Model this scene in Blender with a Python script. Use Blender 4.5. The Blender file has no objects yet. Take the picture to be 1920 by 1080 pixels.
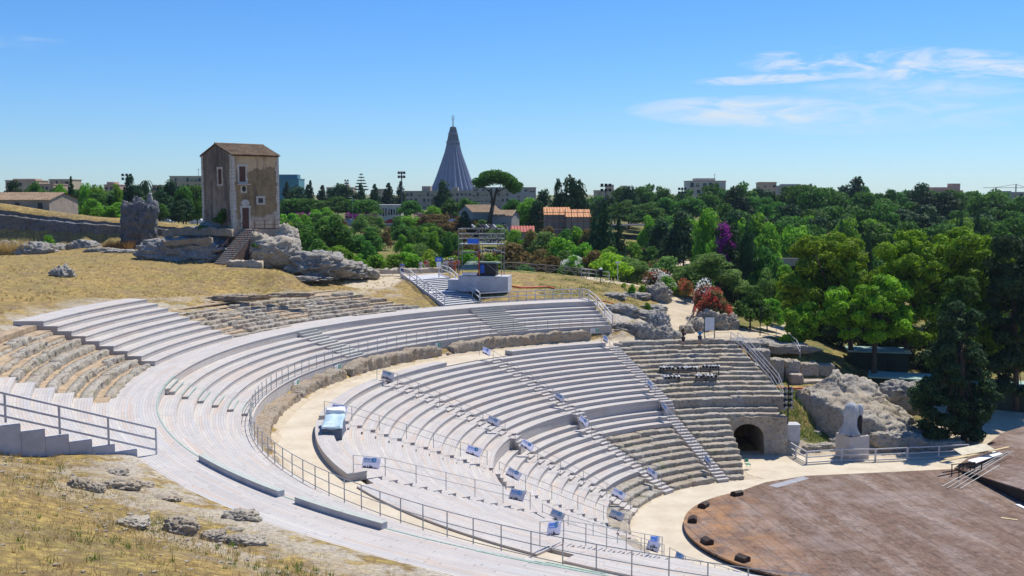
import bpy, bmesh, math, random
import numpy as np
from mathutils import Vector, Matrix, noise, Euler

# ------------------------------------------------------------------ camera, sky, sun
scn = bpy.context.scene
COL = scn.collection
F_PX, Y_HOR, CAM_Z = 1960.77, 364.16, 22.87
PITCH = math.atan((540 - Y_HOR) / F_PX)
cam_d = bpy.data.cameras.new('camera'); cam = bpy.data.objects.new('camera', cam_d); COL.objects.link(cam)
cam.location = (0, 0, CAM_Z); cam.rotation_euler = (math.pi / 2 - PITCH, 0, 0)
cam_d.sensor_width = 36; cam_d.lens = 36 * F_PX / 1920; cam_d.clip_start = .1; cam_d.clip_end = 20000
scn.camera = cam
scn.view_settings.view_transform = 'Standard'; scn.view_settings.look = 'None'
scn.view_settings.exposure = 0.12; scn.view_settings.gamma = 1
SUN_AZ, SUN_EL = 42, 60
w = bpy.data.worlds.new('World'); scn.world = w; w.use_nodes = True
nt = w.node_tree; N = nt.nodes; L = nt.links
bgn = N['Background']; bgn.inputs[1].default_value = .085
sky = N.new('ShaderNodeTexSky'); sky.sky_type = 'NISHITA'; sky.sun_disc = False
sky.sun_elevation = math.radians(SUN_EL); sky.sun_rotation = math.radians(SUN_AZ)
sky.air_density = 1.0; sky.dust_density = 0.15; sky.ozone_density = 3.0; sky.altitude = 50
tc = N.new('ShaderNodeTexCoord'); sp = N.new('ShaderNodeSeparateXYZ'); L.new(tc.outputs['Generated'], sp.inputs[0])
def mth(op, a, b=None, c=None, clamp=False, tree=None):
    t = tree or nt
    n = t.nodes.new('ShaderNodeMath'); n.operation = op; n.use_clamp = clamp
    for i, v in enumerate((a, b, c)):
        if v is None: continue
        if isinstance(v, (int, float)): n.inputs[i].default_value = v
        else: t.links.new(v, n.inputs[i])
    return n.outputs[0]
az = mth('MULTIPLY', mth('ARCTAN2', sp.outputs[0], sp.outputs[1]), 57.2958)
el = mth('MULTIPLY', mth('ARCSINE', sp.outputs[2]), 57.2958)
cb = N.new('ShaderNodeCombineXYZ'); L.new(az, cb.inputs[0]); L.new(el, cb.inputs[1])
def cloud(ca, ce, wa, we, tilt, sc, det, lo, hi, strength, seed):
    # one long thin cirrus bank, placed by azimuth and elevation in the real sky
    da = mth('SUBTRACT', az, ca); de = mth('SUBTRACT', mth('SUBTRACT', el, ce), mth('MULTIPLY', da, tilt))
    r = mth('ADD', mth('POWER', mth('ABSOLUTE', mth('DIVIDE', da, wa)), 2), mth('POWER', mth('ABSOLUTE', mth('DIVIDE', de, we)), 2))
    m = mth('SUBTRACT', 1, r, clamp=True)
    mp = N.new('ShaderNodeMapping'); L.new(cb.outputs[0], mp.inputs[0]); mp.inputs['Scale'].default_value = (sc, sc * 4.2, 1); mp.inputs['Location'].default_value = (seed, seed * .7, seed)
    mp.inputs['Rotation'].default_value = (0, 0, -math.atan(tilt) * 2)
    nz = N.new('ShaderNodeTexNoise'); nz.inputs['Scale'].default_value = 1; nz.inputs['Detail'].default_value = det; nz.inputs['Roughness'].default_value = .62; nz.inputs['Distortion'].default_value = .9
    L.new(mp.outputs[0], nz.inputs['Vector'])
    mr = N.new('ShaderNodeMapRange'); mr.inputs['From Min'].default_value = lo; mr.inputs['From Max'].default_value = hi; mr.interpolation_type = 'SMOOTHSTEP'
    L.new(nz.outputs['Fac'], mr.inputs['Value'])
    return mth('MULTIPLY', mth('MULTIPLY', mth('POWER', m, .6), mr.outputs[0]), strength)
cl = cloud(19.5, 6.55, 7.8, .95, -.05, .35, 9, .40, .72, .95, 3.1)
for args in ((26, 6.0, 5, .42, -.13, .5, 7, .25, .6, .95, 8.4), (12.6, 4.35, 6.6, .85, -.02, .3, 8, .28, .66, .9, 14.2), (18, 4.2, 9, 1.2, 0, .3, 6, .30, .75, .5, 5.5), (21, 5.3, 6, .5, -.03, .3, 7, .3, .7, .5, 51.),
             (13.6, 6.0, 4.2, .3, .02, .5, 7, .3, .6, .8, 21.), (0, 3.7, 3.6, .5, 0, .5, 6, .5, .85, .35, 27.), (25, 3.7, 4, .6, 0, .4, 6, .4, .8, .35, 31.), (-26.5, 7.4, 4, .5, 0, .4, 6, .45, .8, .3, 41.)):
    cl = mth('MAXIMUM', cl, cloud(*args))
hs = N.new('ShaderNodeHueSaturation'); hs.inputs['Saturation'].default_value = 1.12; hs.inputs['Value'].default_value = 1.2
tint = N.new('ShaderNodeMix'); tint.data_type = 'RGBA'; tint.blend_type = 'MULTIPLY'; tint.inputs[0].default_value = 1; L.new(sky.outputs[0], tint.inputs[6]); tint.inputs[7].default_value = (.69, .92, 1.27, 1)
L.new(tint.outputs[2], hs.inputs['Color'])
mx = N.new('ShaderNodeMix'); mx.data_type = 'RGBA'; L.new(cl, mx.inputs[0]); L.new(hs.outputs[0], mx.inputs[6]); mx.inputs[7].default_value = (8.6, 9.2, 9.6, 1)
L.new(mx.outputs[2], bgn.inputs[0])
sl = bpy.data.lights.new('sun', 'SUN'); sun = bpy.data.objects.new('sun', sl); COL.objects.link(sun)
sl.energy = 5.0; sl.angle = math.radians(.53); sl.color = (1, .95, .86)
sv = Vector((math.sin(math.radians(SUN_AZ)) * math.cos(math.radians(SUN_EL)), math.cos(math.radians(SUN_AZ)) * math.cos(math.radians(SUN_EL)), math.sin(math.radians(SUN_EL))))
sun.rotation_euler = sv.to_track_quat('Z', 'Y').to_euler(); sun.location = (60, 60, 120)

# ------------------------------------------------------------------ helpers
RNG = random.Random(11)
CX, CY = 22.03, 68.645                       # centre of the theatre
RAD = math.radians
def ray(x, y):
    dx = (x - 960) / F_PX; dy = -(y - 540) / F_PX
    return dx, math.cos(PITCH) + dy * math.sin(PITCH), -math.sin(PITCH) + dy * math.cos(PITCH)
def W(x, y, z):                              # photo point lying at height z
    d = ray(x, y); t = (z - CAM_Z) / d[2]; return Vector((d[0] * t, d[1] * t, z))
def D(x, y, Y):                              # photo point at distance Y
    d = ray(x, y); t = Y / d[1]; return Vector((d[0] * t, Y, CAM_Z + d[2] * t))
def pol(R, a, z): return Vector((CX + R * math.cos(RAD(a)), CY + R * math.sin(RAD(a)), z))
def topol(p): return math.hypot(p[0] - CX, p[1] - CY), math.degrees(math.atan2(p[1] - CY, p[0] - CX)) % 360

class MB:
    def __init__(s): s.v = []; s.f = []; s.smooth = False
    def box(s, c, d, rot=0, tilt=None):
        M = Matrix.Rotation(rot, 3, 'Z') if tilt is None else tilt
        c = Vector(c); b = len(s.v)
        for sx in (-.5, .5):
            for sy in (-.5, .5):
                for sz in (-.5, .5): s.v.append(tuple(c + M @ Vector((sx * d[0], sy * d[1], sz * d[2]))))
        for q in ((0, 1, 3, 2), (4, 6, 7, 5), (0, 4, 5, 1), (2, 3, 7, 6), (0, 2, 6, 4), (1, 5, 7, 3)): s.f.append([b + i for i in q])
        return s
    def bar(s, a, b, r, r2=None, n=6, cap=True):
        a = Vector(a); b = Vector(b); r2 = r if r2 is None else r2; d = (b - a)
        if d.length < 1e-6: return s
        q = d.to_track_quat('Z', 'Y'); k = len(s.v)
        for p, rr in ((a, r), (b, r2)):
            for i in range(n):
                t = 2 * math.pi * (i + .5) / n; s.v.append(tuple(p + q @ Vector((rr * math.cos(t), rr * math.sin(t), 0))))
        for i in range(n): s.f.append([k + i, k + (i + 1) % n, k + n + (i + 1) % n, k + n + i])
        if cap: s.f.append([k + i for i in range(n)][::-1]); s.f.append([k + n + i for i in range(n)])
        return s
    def sq(s, a, b, wd): return s.bar(a, b, wd * .7071, n=4)
    def lathe(s, prof, c=(0, 0, 0), n=16, fn=None):
        k = len(s.v)
        for j, (r, z) in enumerate(prof):
            for i in range(n):
                t = 2 * math.pi * i / n; rr = r * (fn(i, j) if fn else 1)
                s.v.append((c[0] + rr * math.cos(t), c[1] + rr * math.sin(t), c[2] + z))
        for j in range(len(prof) - 1):
            for i in range(n): s.f.append([k + j * n + i, k + j * n + (i + 1) % n, k + (j + 1) * n + (i + 1) % n, k + (j + 1) * n + i])
        s.f.append([k + i for i in range(n)][::-1]); s.f.append([k + (len(prof) - 1) * n + i for i in range(n)])
        return s
    def prism(s, pts, z0, z1):               # polygon (x,y[,z]) pulled up
        n = len(pts); k = len(s.v)
        for p in pts: s.v.append((p[0], p[1], z0))
        for p in pts: s.v.append((p[0], p[1], z1 if len(p) < 3 else p[2]))
        s.f.append([k + i for i in range(n)][::-1]); s.f.append([k + n + i for i in range(n)])
        for i in range(n): s.f.append([k + i, k + (i + 1) % n, k + n + (i + 1) % n, k + n + i])
        return s
    def arc(s, R0, R1, z0, z1, a0, a1, step=1.0, nose=.035):   # a bent wooden box with a nosing
        n = max(2, int(abs(a1 - a0) / step)); k = len(s.v)
        prof = [(R0 + nose, z0), (R0 + nose, z1 - .05), (R0, z1 - .05), (R0, z1), (R1, z1), (R1, z0)] if nose else [(R0, z0), (R0, z1), (R1, z1), (R1, z0)]
        m = len(prof)
        for i in range(n + 1):
            t = RAD(a0 + (a1 - a0) * i / n)
            for r, z in prof: s.v.append((CX + r * math.cos(t), CY + r * math.sin(t), z))
        for i in range(n):
            for j in range(m):
                q = [k + i * m + j, k + (i + 1) * m + j, k + (i + 1) * m + (j + 1) % m, k + i * m + (j + 1) % m]; s.f.append(q)
        s.f.append([k + j for j in range(m)]); s.f.append([k + n * m + j for j in range(m)][::-1])
        return s
    def raw(s, v, f):
        k = len(s.v); s.v += [tuple(p) for p in v]; s.f += [[k + i for i in q] for q in f]; return s
    def mesh(s, name, mat, fix=True):
        me = bpy.data.meshes.new(name); me.from_pydata(s.v, [], s.f)
        if fix:
            b = bmesh.new(); b.from_mesh(me); bmesh.ops.recalc_face_normals(b, faces=b.faces); b.to_mesh(me); b.free()
        if s.smooth: me.polygons.foreach_set('use_smooth', [True] * len(me.polygons))
        me.materials.append(mat); return me
    def build(s, name, mat, parent=None, loc=None):
        o = bpy.data.objects.new(name, s.mesh(name, mat)); COL.objects.link(o)
        if loc is not None: o.location = loc
        if parent is not None: o.parent = parent
        return o
LABELS = {}
def tag(o, label, cat, group=None):
    o['label'] = label; o['category'] = cat
    if group: o['group'] = group
    LABELS.setdefault(label, []).append(o.name)
    return o
def thing(name, label, cat, loc=(0, 0, 0), rz=0, group=None):
    o = bpy.data.objects.new(name, None); o.empty_display_size = .3; COL.objects.link(o)
    o.location = loc; o.rotation_euler = (0, 0, rz); return tag(o, label, cat, group)
def put(name, data, parent, loc=(0, 0, 0), rot=(0, 0, 0), sc=(1, 1, 1)):
    o = bpy.data.objects.new(name, data); COL.objects.link(o); o.location = loc; o.rotation_euler = rot; o.scale = sc
    if parent is not None: o.parent = parent
    return o
def structure(o): o['kind'] = 'structure'; return o

# ------------------------------------------------------------------ materials
MATS = {}
class NT:
    def __init__(s, name):
        s.m = bpy.data.materials.new(name); s.m.use_nodes = True; s.t = s.m.node_tree; s.n = s.t.nodes; s.l = s.t.links
        s.b = s.n['Principled BSDF']; s.b.inputs['Roughness'].default_value = .85; s.b.inputs['Specular IOR Level'].default_value = .25
        MATS[name] = s.m
    def mth(s, *a, **k): return mth(*a, tree=s.t, **k)
    def pos(s):
        return s.n.new('ShaderNodeNewGeometry').outputs['Position']
    def objco(s): return s.n.new('ShaderNodeTexCoord').outputs['Object']
    def noise(s, sc, det=5, rough=.6, vec=None, scale3=None, dist=0):
        n = s.n.new('ShaderNodeTexNoise'); n.inputs['Scale'].default_value = sc; n.inputs['Detail'].default_value = det; n.inputs['Roughness'].default_value = rough; n.inputs['Distortion'].default_value = dist
        v = vec or s.pos()
        if scale3:
            mp = s.n.new('ShaderNodeMapping'); mp.inputs['Scale'].default_value = scale3; s.l.new(v, mp.inputs[0]); v = mp.outputs[0]
        s.l.new(v, n.inputs['Vector']); return n.outputs['Fac']
    def ramp(s, fac, stops):
        r = s.n.new('ShaderNodeValToRGB'); e = r.color_ramp.elements
        while len(e) < len(stops): e.new(.5)
        for x, (p, c) in zip(e, stops): x.position = p; x.color = (*c, 1) if len(c) == 3 else c
        s.l.new(fac, r.inputs[0]); return r.outputs[0]
    def mix(s, fac, a, b, mode='MIX'):
        n = s.n.new('ShaderNodeMix'); n.data_type = 'RGBA'; n.blend_type = mode
        for i, v in ((0, fac), (6, a), (7, b)):
            if isinstance(v, (int, float)): n.inputs[i].default_value = v
            elif isinstance(v, tuple): n.inputs[i].default_value = (*v, 1)
            else: s.l.new(v, n.inputs[i])
        return n.outputs[2]
    def rng(s, v, a, b, c=0, d=1):
        n = s.n.new('ShaderNodeMapRange'); n.inputs[1].default_value = a; n.inputs[2].default_value = b; n.inputs[3].default_value = c; n.inputs[4].default_value = d
        s.l.new(v, n.inputs[0]); return n.outputs[0]
    def bump(s, h, strength=.5, dist=.05):
        n = s.n.new('ShaderNodeBump'); n.inputs['Strength'].default_value = strength; n.inputs['Distance'].default_value = dist
        s.l.new(h, n.inputs['Height']); s.l.new(n.outputs[0], s.b.inputs['Normal'])
    def col(s, c):
        if isinstance(c, tuple): s.b.inputs['Base Color'].default_value = (*c, 1)
        else: s.l.new(c, s.b.inputs['Base Color'])
        return s.m
def plain(name, c, rough=.7, var=.25, sc=3., metal=0, c2=None):
    m = NT(name); f = m.noise(sc, 4)
    m.col(m.mix(m.rng(f, .3, .7), tuple(x * (1 - var) for x in c), c2 or tuple(min(1, x * (1 + var * .6)) for x in c)))
    m.b.inputs['Roughness'].default_value = rough; m.b.inputs['Metallic'].default_value = metal; return m.m
def wood_mat(name, tones, green=0):
    # weathered boards laid along the arcs: every board has its own tone, thin real gaps between boards
    m = NT(name); g = m.n.new('ShaderNodeNewGeometry'); P = g.outputs['Position']
    sp_ = m.n.new('ShaderNodeSeparateXYZ'); m.l.new(P, sp_.inputs[0])
    x = m.mth('SUBTRACT', sp_.outputs[0], CX); y = m.mth('SUBTRACT', sp_.outputs[1], CY)
    R = m.mth('SQRT', m.mth('ADD', m.mth('MULTIPLY', x, x), m.mth('MULTIPLY', y, y))); A = m.mth('ARCTAN2', y, x)
    ns = m.n.new('ShaderNodeSeparateXYZ'); m.l.new(g.outputs['True Normal'], ns.inputs[0])
    flat = m.mth('GREATER_THAN', m.mth('ABSOLUTE', ns.outputs[2]), .5)
    u = m.mth('DIVIDE', m.mth('ADD', m.mth('MULTIPLY', R, flat), m.mth('MULTIPLY', sp_.outputs[2], m.mth('SUBTRACT', 1, flat))), .145)
    idx = m.mth('FLOOR', u); fr = m.mth('FRACT', u)
    wn = m.n.new('ShaderNodeTexWhiteNoise'); wn.noise_dimensions = '1D'; m.l.new(idx, wn.inputs['W'])
    along = m.mth('MULTIPLY', A, 11.0); patch = m.mth('FLOOR', m.mth('ADD', m.mth('MULTIPLY', A, 8.2), m.mth('MULTIPLY', m.mth('FLOOR', m.mth('DIVIDE', R, 1.72)), .37)))
    seg = m.mth('FLOOR', m.mth('ADD', along, m.mth('MULTIPLY', wn.outputs['Value'], 1.0)))
    cv = m.n.new('ShaderNodeCombineXYZ'); m.l.new(idx, cv.inputs[0]); m.l.new(seg, cv.inputs[1]); m.l.new(flat, cv.inputs[2])
    w2 = m.n.new('ShaderNodeTexWhiteNoise'); w2.noise_dimensions = '3D'; m.l.new(cv.outputs[0], w2.inputs['Vector'])
    c = m.ramp(w2.outputs['Value'], tones)
    cv2 = m.n.new('ShaderNodeCombineXYZ'); m.l.new(patch, cv2.inputs[0]); m.l.new(m.mth('FLOOR', m.mth('DIVIDE', R, 1.72)), cv2.inputs[1])
    w3 = m.n.new('ShaderNodeTexWhiteNoise'); w3.noise_dimensions = '2D'; m.l.new(cv2.outputs[0], w3.inputs['Vector'])
    c = m.mix(m.rng(w3.outputs['Value'], 0, 1, 0, .26), c, m.ramp(w3.outputs['Value'], [(0, (.48, .50, .53)), (.55, (.61, .59, .57)), (.8, (.62, .51, .43)), (1, (.58, .58, .55))]))
    stain = m.noise(.55, 6, .65); c = m.mix(m.rng(stain, .45, .70, 0, .32), c, (.40, .385, .37)); c = m.mix(m.rng(m.noise(2.2, 6, .75), .57, .74, 0, .28), c, (.32, .30, .285))
    grain = m.noise(9, 5, .7, scale3=(1, 1, 2.5)); c = m.mix(m.rng(grain, .3, .75, .22, 0), c, (.30, .29, .29))
    if green: c = m.mix(green, c, (.36, .50, .40))
    gap = m.mth('LESS_THAN', fr, .07); c = m.mix(m.mth('MULTIPLY', gap, .62), c, (.12, .115, .11))
    jn = m.mth('LESS_THAN', m.mth('FRACT', m.mth('ADD', along, m.mth('MULTIPLY', wn.outputs['Value'], 1.0))), .012); c = m.mix(m.mth('MULTIPLY', jn, .5), c, (.14, .13, .13))
    c = m.mix(1.0, c, (.925, .91, .885), 'MULTIPLY'); m.col(c); m.bump(m.mth('ADD', m.mth('MULTIPLY', m.mth('SUBTRACT', 1, gap), .6), m.mth('MULTIPLY', grain, .4)), .35, .012); m.b.inputs['Roughness'].default_value = .9
    return m.m
WOOD = wood_mat('weathered_boards', [(0, (.52, .485, .46)), (.25, (.585, .55, .52)), (.55, (.63, .59, .545)), (.75, (.56, .55, .55)), (.9, (.62, .50, .41)), (1, (.68, .645, .60))])
WOODG = wood_mat('greenish_boards', [(0, (.50, .52, .52)), (.5, (.60, .60, .58)), (1, (.66, .66, .64))], .28)
def stone_mat(name, base, dark, light, warm, sc=1., bumpd=.10, moss=.0):
    m = NT(name); f1 = m.noise(.9 * sc, 7, .68); f2 = m.noise(4.5 * sc, 6, .7); f3 = m.noise(.28 * sc, 4)
    c = m.mix(m.rng(f1, .35, .66), base, light); c = m.mix(m.rng(f3, .42, .66, 0, .65), c, warm)
    c = m.mix(m.rng(f2, .50, .30, 0, .85), c, dark)
    vo = m.n.new('ShaderNodeTexVoronoi'); vo.inputs['Scale'].default_value = 3.2 * sc; m.l.new(m.pos(), vo.inputs['Vector'])
    c = m.mix(m.rng(vo.outputs['Distance'], .16, .02, 0, .55), c, dark)
    if moss:
        g = m.noise(.8, 5, .7); c = m.mix(m.rng(g, .56, .66, 0, moss), c, (.20, .22, .06))
    m.col(c); m.bump(m.mth('ADD', m.mth('MULTIPLY', f2, .7), m.mth('ADD', m.mth('MULTIPLY', f1, .8), m.mth('MULTIPLY', vo.outputs['Distance'], .35))), .9, bumpd); m.b.inputs['Roughness'].default_value = .95
    return m.m
STONE = stone_mat('pale_limestone', (.335, .295, .24), (.085, .075, .06), (.47, .43, .36), (.39, .305, .205), 1, .10, .35)
ROCK = stone_mat('grey_limestone', (.275, .26, .235), (.06, .058, .055), (.42, .40, .365), (.32, .27, .20), .8, .16, .2)
WALLROCK = stone_mat('pitted_wall_rock', (.34, .28, .21), (.07, .06, .05), (.44, .38, .30), (.40, .28, .17), 1.6, .14, .1)
CLIFF = stone_mat('shaded_quarry_rock', (.11, .115, .13), (.025, .028, .034), (.19, .195, .205), (.20, .17, .13), .5, .25)  # dark bluish shade of the quarry face put into the rock colour
MASON = stone_mat('rubble_masonry', (.42, .36, .28), (.12, .10, .08), (.54, .48, .40), (.44, .34, .24), 2.2, .08)
STEEL = plain('galvanised_steel', (.42, .43, .42), .5, .15, 5, .35)
RAILW = plain('grey_painted_rail', (.55, .54, .55), .6, .18, 4)
DARKM = plain('black_metal', (.022, .022, .025), .45, .3, 6)
WHITEP = plain('white_paint', (.78, .77, .75), .6, .12, 3)
CONCR = plain('bare_concrete', (.50, .50, .52), .9, .2, 1.3)
REDP = plain('red_paint', (.42, .03, .025), .55, .2, 4)
BLUEP = plain('blue_paint', (.03, .12, .52), .5, .2, 3)
SKYB = plain('sky_blue_print', (.10, .42, .86), .6, .1, 3)
GREENP = plain('green_paint', (.03, .30, .16), .6, .1, 3)
GLASS = plain('dark_glass', (.03, .04, .05), .15, .2, 2)
DWOOD = plain('dark_wood', (.10, .055, .04), .8, .35, 6)
BARK = plain('bark', (.095, .075, .058), .95, .45, 5)
YWOOD = plain('yellow_timber', (.66, .50, .27), .7, .2, 4)
RUST = plain('rusty_iron', (.17, .07, .045), .8, .35, 8)
def tile_mat(name, c1, c2, c3, sc=6):
    m = NT(name); f = m.noise(sc, 5, .7); g = m.noise(.8, 4)
    m.col(m.mix(m.rng(g, .4, .65, 0, .6), m.ramp(f, [(.3, c1), (.5, c2), (.72, c3)]), c1)); m.bump(f, .5, .04); return m.m
TILE = tile_mat('old_roof_tiles', (.13, .09, .06), (.30, .205, .125), (.50, .39, .26))
EARTH = plain('trodden_earth', (.44, .33, .215), 1., .4, 2.2)
TILE2 = tile_mat('orange_roof_tiles', (.50, .23, .10), (.60, .30, .14), (.66, .38, .2), 3)
# ground: each zone is a real surface (attribute written per vertex): dry grass, bare earth, green grass, sand
m = NT('dry_hillside'); at = m.n.new('ShaderNodeAttribute'); at.attribute_name = 'zone'; sz = m.n.new('ShaderNodeSeparateColor'); m.l.new(at.outputs['Color'], sz.inputs[0])
n1 = m.noise(.16, 6, .62); n2 = m.noise(1.1, 6, .68); n3 = m.noise(7, 6, .75)
gr = m.ramp(n2, [(.30, (.25, .165, .08)), (.43, (.45, .30, .09)), (.56, (.60, .42, .11)), (.70, (.66, .49, .18))])
gr = m.mix(m.rng(n1, .45, .60, 0, .75), gr, m.mix(m.rng(n2, .4, .6), (.25, .22, .05), (.48, .38, .11))); gr = m.mix(m.rng(m.noise(.33, 6, .75), .50, .62, 0, .75), gr, m.mix(m.rng(n3, .35, .6), (.17, .105, .06), (.40, .29, .18)))
n4 = m.noise(2.6, 8, .82); gr = m.mix(m.rng(n4, .56, .47, 0, .7), gr, (.155, .105, .055)); gr = m.mix(m.rng(n4, .60, .70, 0, .6), gr, (.66, .55, .34))
gr = m.mix(m.rng(n3, .36, .62, .55, 0), gr, (.17, .12, .06))
green = m.ramp(n2, [(.3, (.05, .075, .015)), (.55, (.10, .14, .03)), (.72, (.20, .20, .06))])
sand = m.ramp(n2, [(.3, (.48, .39, .27)), (.6, (.60, .51, .37)), (.8, (.66, .58, .45))]); sand = m.mix(m.rng(n3, .35, .6, .35, 0), sand, (.40, .31, .2))
rk = m.ramp(n3, [(.32, (.17, .14, .11)), (.48, (.46, .41, .34)), (.64, (.66, .61, .53))])
c = m.mix(m.mth('MULTIPLY', sz.outputs[1], m.rng(m.noise(.5, 5, .7), .36, .56)), gr, green)
c = m.mix(m.mth('MULTIPLY', sz.outputs[2], m.rng(m.noise(.42, 7, .72), .43, .54)), c, rk)
c = m.mix(m.rng(m.mth('ADD', sz.outputs[0], m.mth('MULTIPLY', m.mth('SUBTRACT', n2, .5), .9)), .35, .6), c, sand)
GROUND = m.col(c); m.bump(m.mth('ADD', n3, m.mth('MULTIPLY', n2, 1.5)), .8, .10); m.b.inputs['Roughness'].default_value = 1
m = NT('pale_sand'); n2 = m.noise(.5, 6, .65); n3 = m.noise(5, 5, .7)
SAND = m.col(m.mix(m.rng(n3, .35, .6, .3, 0), m.ramp(n2, [(.3, (.50, .415, .30)), (.55, (.60, .52, .39)), (.75, (.66, .585, .46))]), (.45, .37, .26))); m.bump(n3, .4, .03)
def leaf_mat(name, c1, c2, c3, tr=.3):
    m = NT(name); oi = m.n.new('ShaderNodeObjectInfo'); f = m.noise(.55, 3); g = m.noise(6, 2)
    c = m.mix(m.rng(f, .35, .65), c1, c2); c = m.mix(m.rng(g, .45, .75, 0, .8), c, c3)
    hs = m.n.new('ShaderNodeHueSaturation'); m.l.new(m.rng(oi.outputs['Random'], 0, 1, .485, .515), hs.inputs['Hue']); m.l.new(m.rng(oi.outputs['Random'], 0, 1, .75, 1.2), hs.inputs['Value']); m.l.new(c, hs.inputs['Color'])
    m.l.new(hs.outputs[0], m.b.inputs['Base Color']); m.b.inputs['Roughness'].default_value = .75
    t = m.n.new('ShaderNodeBsdfTranslucent'); m.l.new(hs.outputs[0], t.inputs[0]); ms = m.n.new('ShaderNodeMixShader'); ms.inputs[0].default_value = tr
    m.l.new(m.b.outputs[0], ms.inputs[1]); m.l.new(t.outputs[0], ms.inputs[2]); m.l.new(ms.outputs[0], m.n['Material Output'].inputs[0]); return m.m
LPINE = leaf_mat('pine_needles', (.07, .17, .012), (.24, .46, .014), (.50, .70, .03), .30)
LDARK = leaf_mat('dark_needles', (.022, .06, .02), (.04, .095, .028), (.065, .13, .035), .25)
LPARK = leaf_mat('park_pine_needles', (.045, .135, .020), (.085, .22, .026), (.16, .31, .036), .4)
LBROAD = leaf_mat('bright_leaves', (.11, .28, .02), (.20, .42, .028), (.32, .53, .05), .48)
LOLIVE = leaf_mat('olive_leaves', (.12, .22, .045), (.19, .31, .06), (.28, .38, .11), .45)
LRUST = leaf_mat('rusty_leaves', (.17, .13, .04), (.28, .16, .06), (.16, .22, .045), .42)
LYEL = leaf_mat('yellow_green_leaves', (.24, .42, .02), (.36, .56, .03), (.46, .62, .06), .5)
FWHITE = leaf_mat('white_blossom', (.80, .80, .76), (.86, .86, .82), (.72, .76, .60), .5)
FRED = leaf_mat('red_blossom', (.60, .07, .06), (.68, .17, .10), (.50, .22, .07), .45)
FPURP = leaf_mat('purple_blossom', (.30, .02, .28), (.42, .04, .38), (.24, .02, .30), .35)
STRAW = leaf_mat('straw', (.58, .43, .17), (.66, .52, .24), (.46, .37, .12), .45)
REED = leaf_mat('orange_reeds', (.40, .20, .07), (.46, .27, .1), (.3, .17, .06), .3)
GRASS = leaf_mat('fresh_grass', (.09, .15, .02), (.14, .22, .03), (.22, .25, .06), .35)
HAZE = 0.00008
# ------------------------------------------------------------------ terrain
def RU(k): return 23.284 + .85 * (k - 1)
def ZU(k): return 4.994 + .299 * (k - 1) + (.09 if k == 13 else 0)
def RL(k): return 22.657 - .783 * (k - 1)
def ZL(k): return 4.082 - .331 * (k - 1)
def RD(k): return 45.4 + .9 * (k - 1)
def ZD(k): return 11.98 + .33 * (k - 1)
ZA, ZB, RA_, RB_ = 9.67, 11.65, 38.15, 43.153
CAVR = [0, 14.0, 22.6, 23.3, 33.4, 34.4, 36.6, 38.2, 43.0, 46.3]
CAVZ = [0, .0, 3.3, 4.1, 7.7, 8.2, 8.2, 8.9, 11.0, 11.42]
CP = []
def cp(p, z=None): CP.append((p[0], p[1], p[2] if z is None else z))
for a in range(130, 212, 6): cp(pol(46.6, a, 11.45))
for a in range(213, 257, 4): cp(pol(45.6, a, 11.66)); cp(pol(46.8, a, 11.9))
ST0, ST1, ST2, ST3 = W(835, 574, 11.65), W(898, 568, 11.65), W(770, 524, 13.25), W(842, 519, 13.25)
for v in (-.15, .5, 1.15):
    for u, z in ((0, 11.2), (.25, 11.5), (.5, 11.9), (.75, 12.3), (1, 12.8)): cp(ST0.lerp(ST1, v).lerp(ST2.lerp(ST3, v), u), z if v in (.5,) else z + .35)
for a in range(132, 166, 5): cp(pol(50, a, np.interp(a, [130, 150], [11.9, 12.3]))); cp(pol(54, a, np.interp(a, [130, 150, 165], [12.4, 13.1, 13.9]))); cp(pol(60, a, np.interp(a, [130, 150, 165], [13.0, 13.9, 14.5])))
for a in range(166, 202, 6): cp(pol(50, a, 12.9)); cp(pol(54.5, a, 14.45)); cp(pol(62, a, 14.95))
for a in range(202, 216, 4): cp(pol(50, a, 12.35)); cp(pol(54.5, a, 13.75)); cp(pol(62, a, 15.4))
for a in range(219, 262, 6): cp(pol(50, a, 12.75)); cp(pol(55, a, 14.5)); cp(pol(62, a, 16.4)); cp(pol(71, a, 18.6)); cp(pol(82, a, 20.4)); cp(pol(120, a, 24))
for (x, y, z) in ((0, 560, 14.9), (0, 520, 15.2), (0, 480, 15.9), (150, 540, 14.9), (150, 480, 15.8), (300, 475, 15.7), (420, 500, 15.2), (520, 508, 14.9), 
                  (754, 520, 13.1), (800, 512, 13.1), (862, 540, 12.7), (955, 545, 12.5), (900, 505, 13.2), (960, 507, 13.2), (1020, 512, 13.), (1040, 540, 12.3), (1100, 520, 12.5), (1100, 550, 11.75), (990, 550, 12.1),
                  (1130, 524, 12.2), (1200, 535, 11.1), (1262, 548, 10.2), (1300, 562, 9.8), (1270, 600, 8.8), (1250, 620, 8.5), (1250, 642, 8.2), (1200, 640, 8.2), (1310, 650, 8.2), (1380, 655, 8.0), (1330, 625, 8.2), (1420, 622, 7.9), (1190, 600, 9.8), (1150, 575, 11.),
                  (1355, 600, 8.4), (1390, 640, 7.6), (1440, 645, 7.5), (1500, 668, 6.6), (1570, 640, 5.2), (1620, 665, 4.6), (1500, 725, 4.4), (1500, 760, 3.6), (1530, 800, 1.7), (1510, 845, .4), (1480, 862, 0), (1640, 715, 3.2), (1700, 720, 2.2), (1720, 760, 1.0),
                  (1600, 862, 0), (1700, 850, .1), (1780, 835, .1), (1850, 780, .2), (1900, 740, .6), (1920, 690, 1.4), (1800, 690, 1.6), (1600, 900, 0), (1800, 900, 0), (1900, 1000, 0), (1450, 880, 0)): cp(W(x, y, z))
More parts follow.
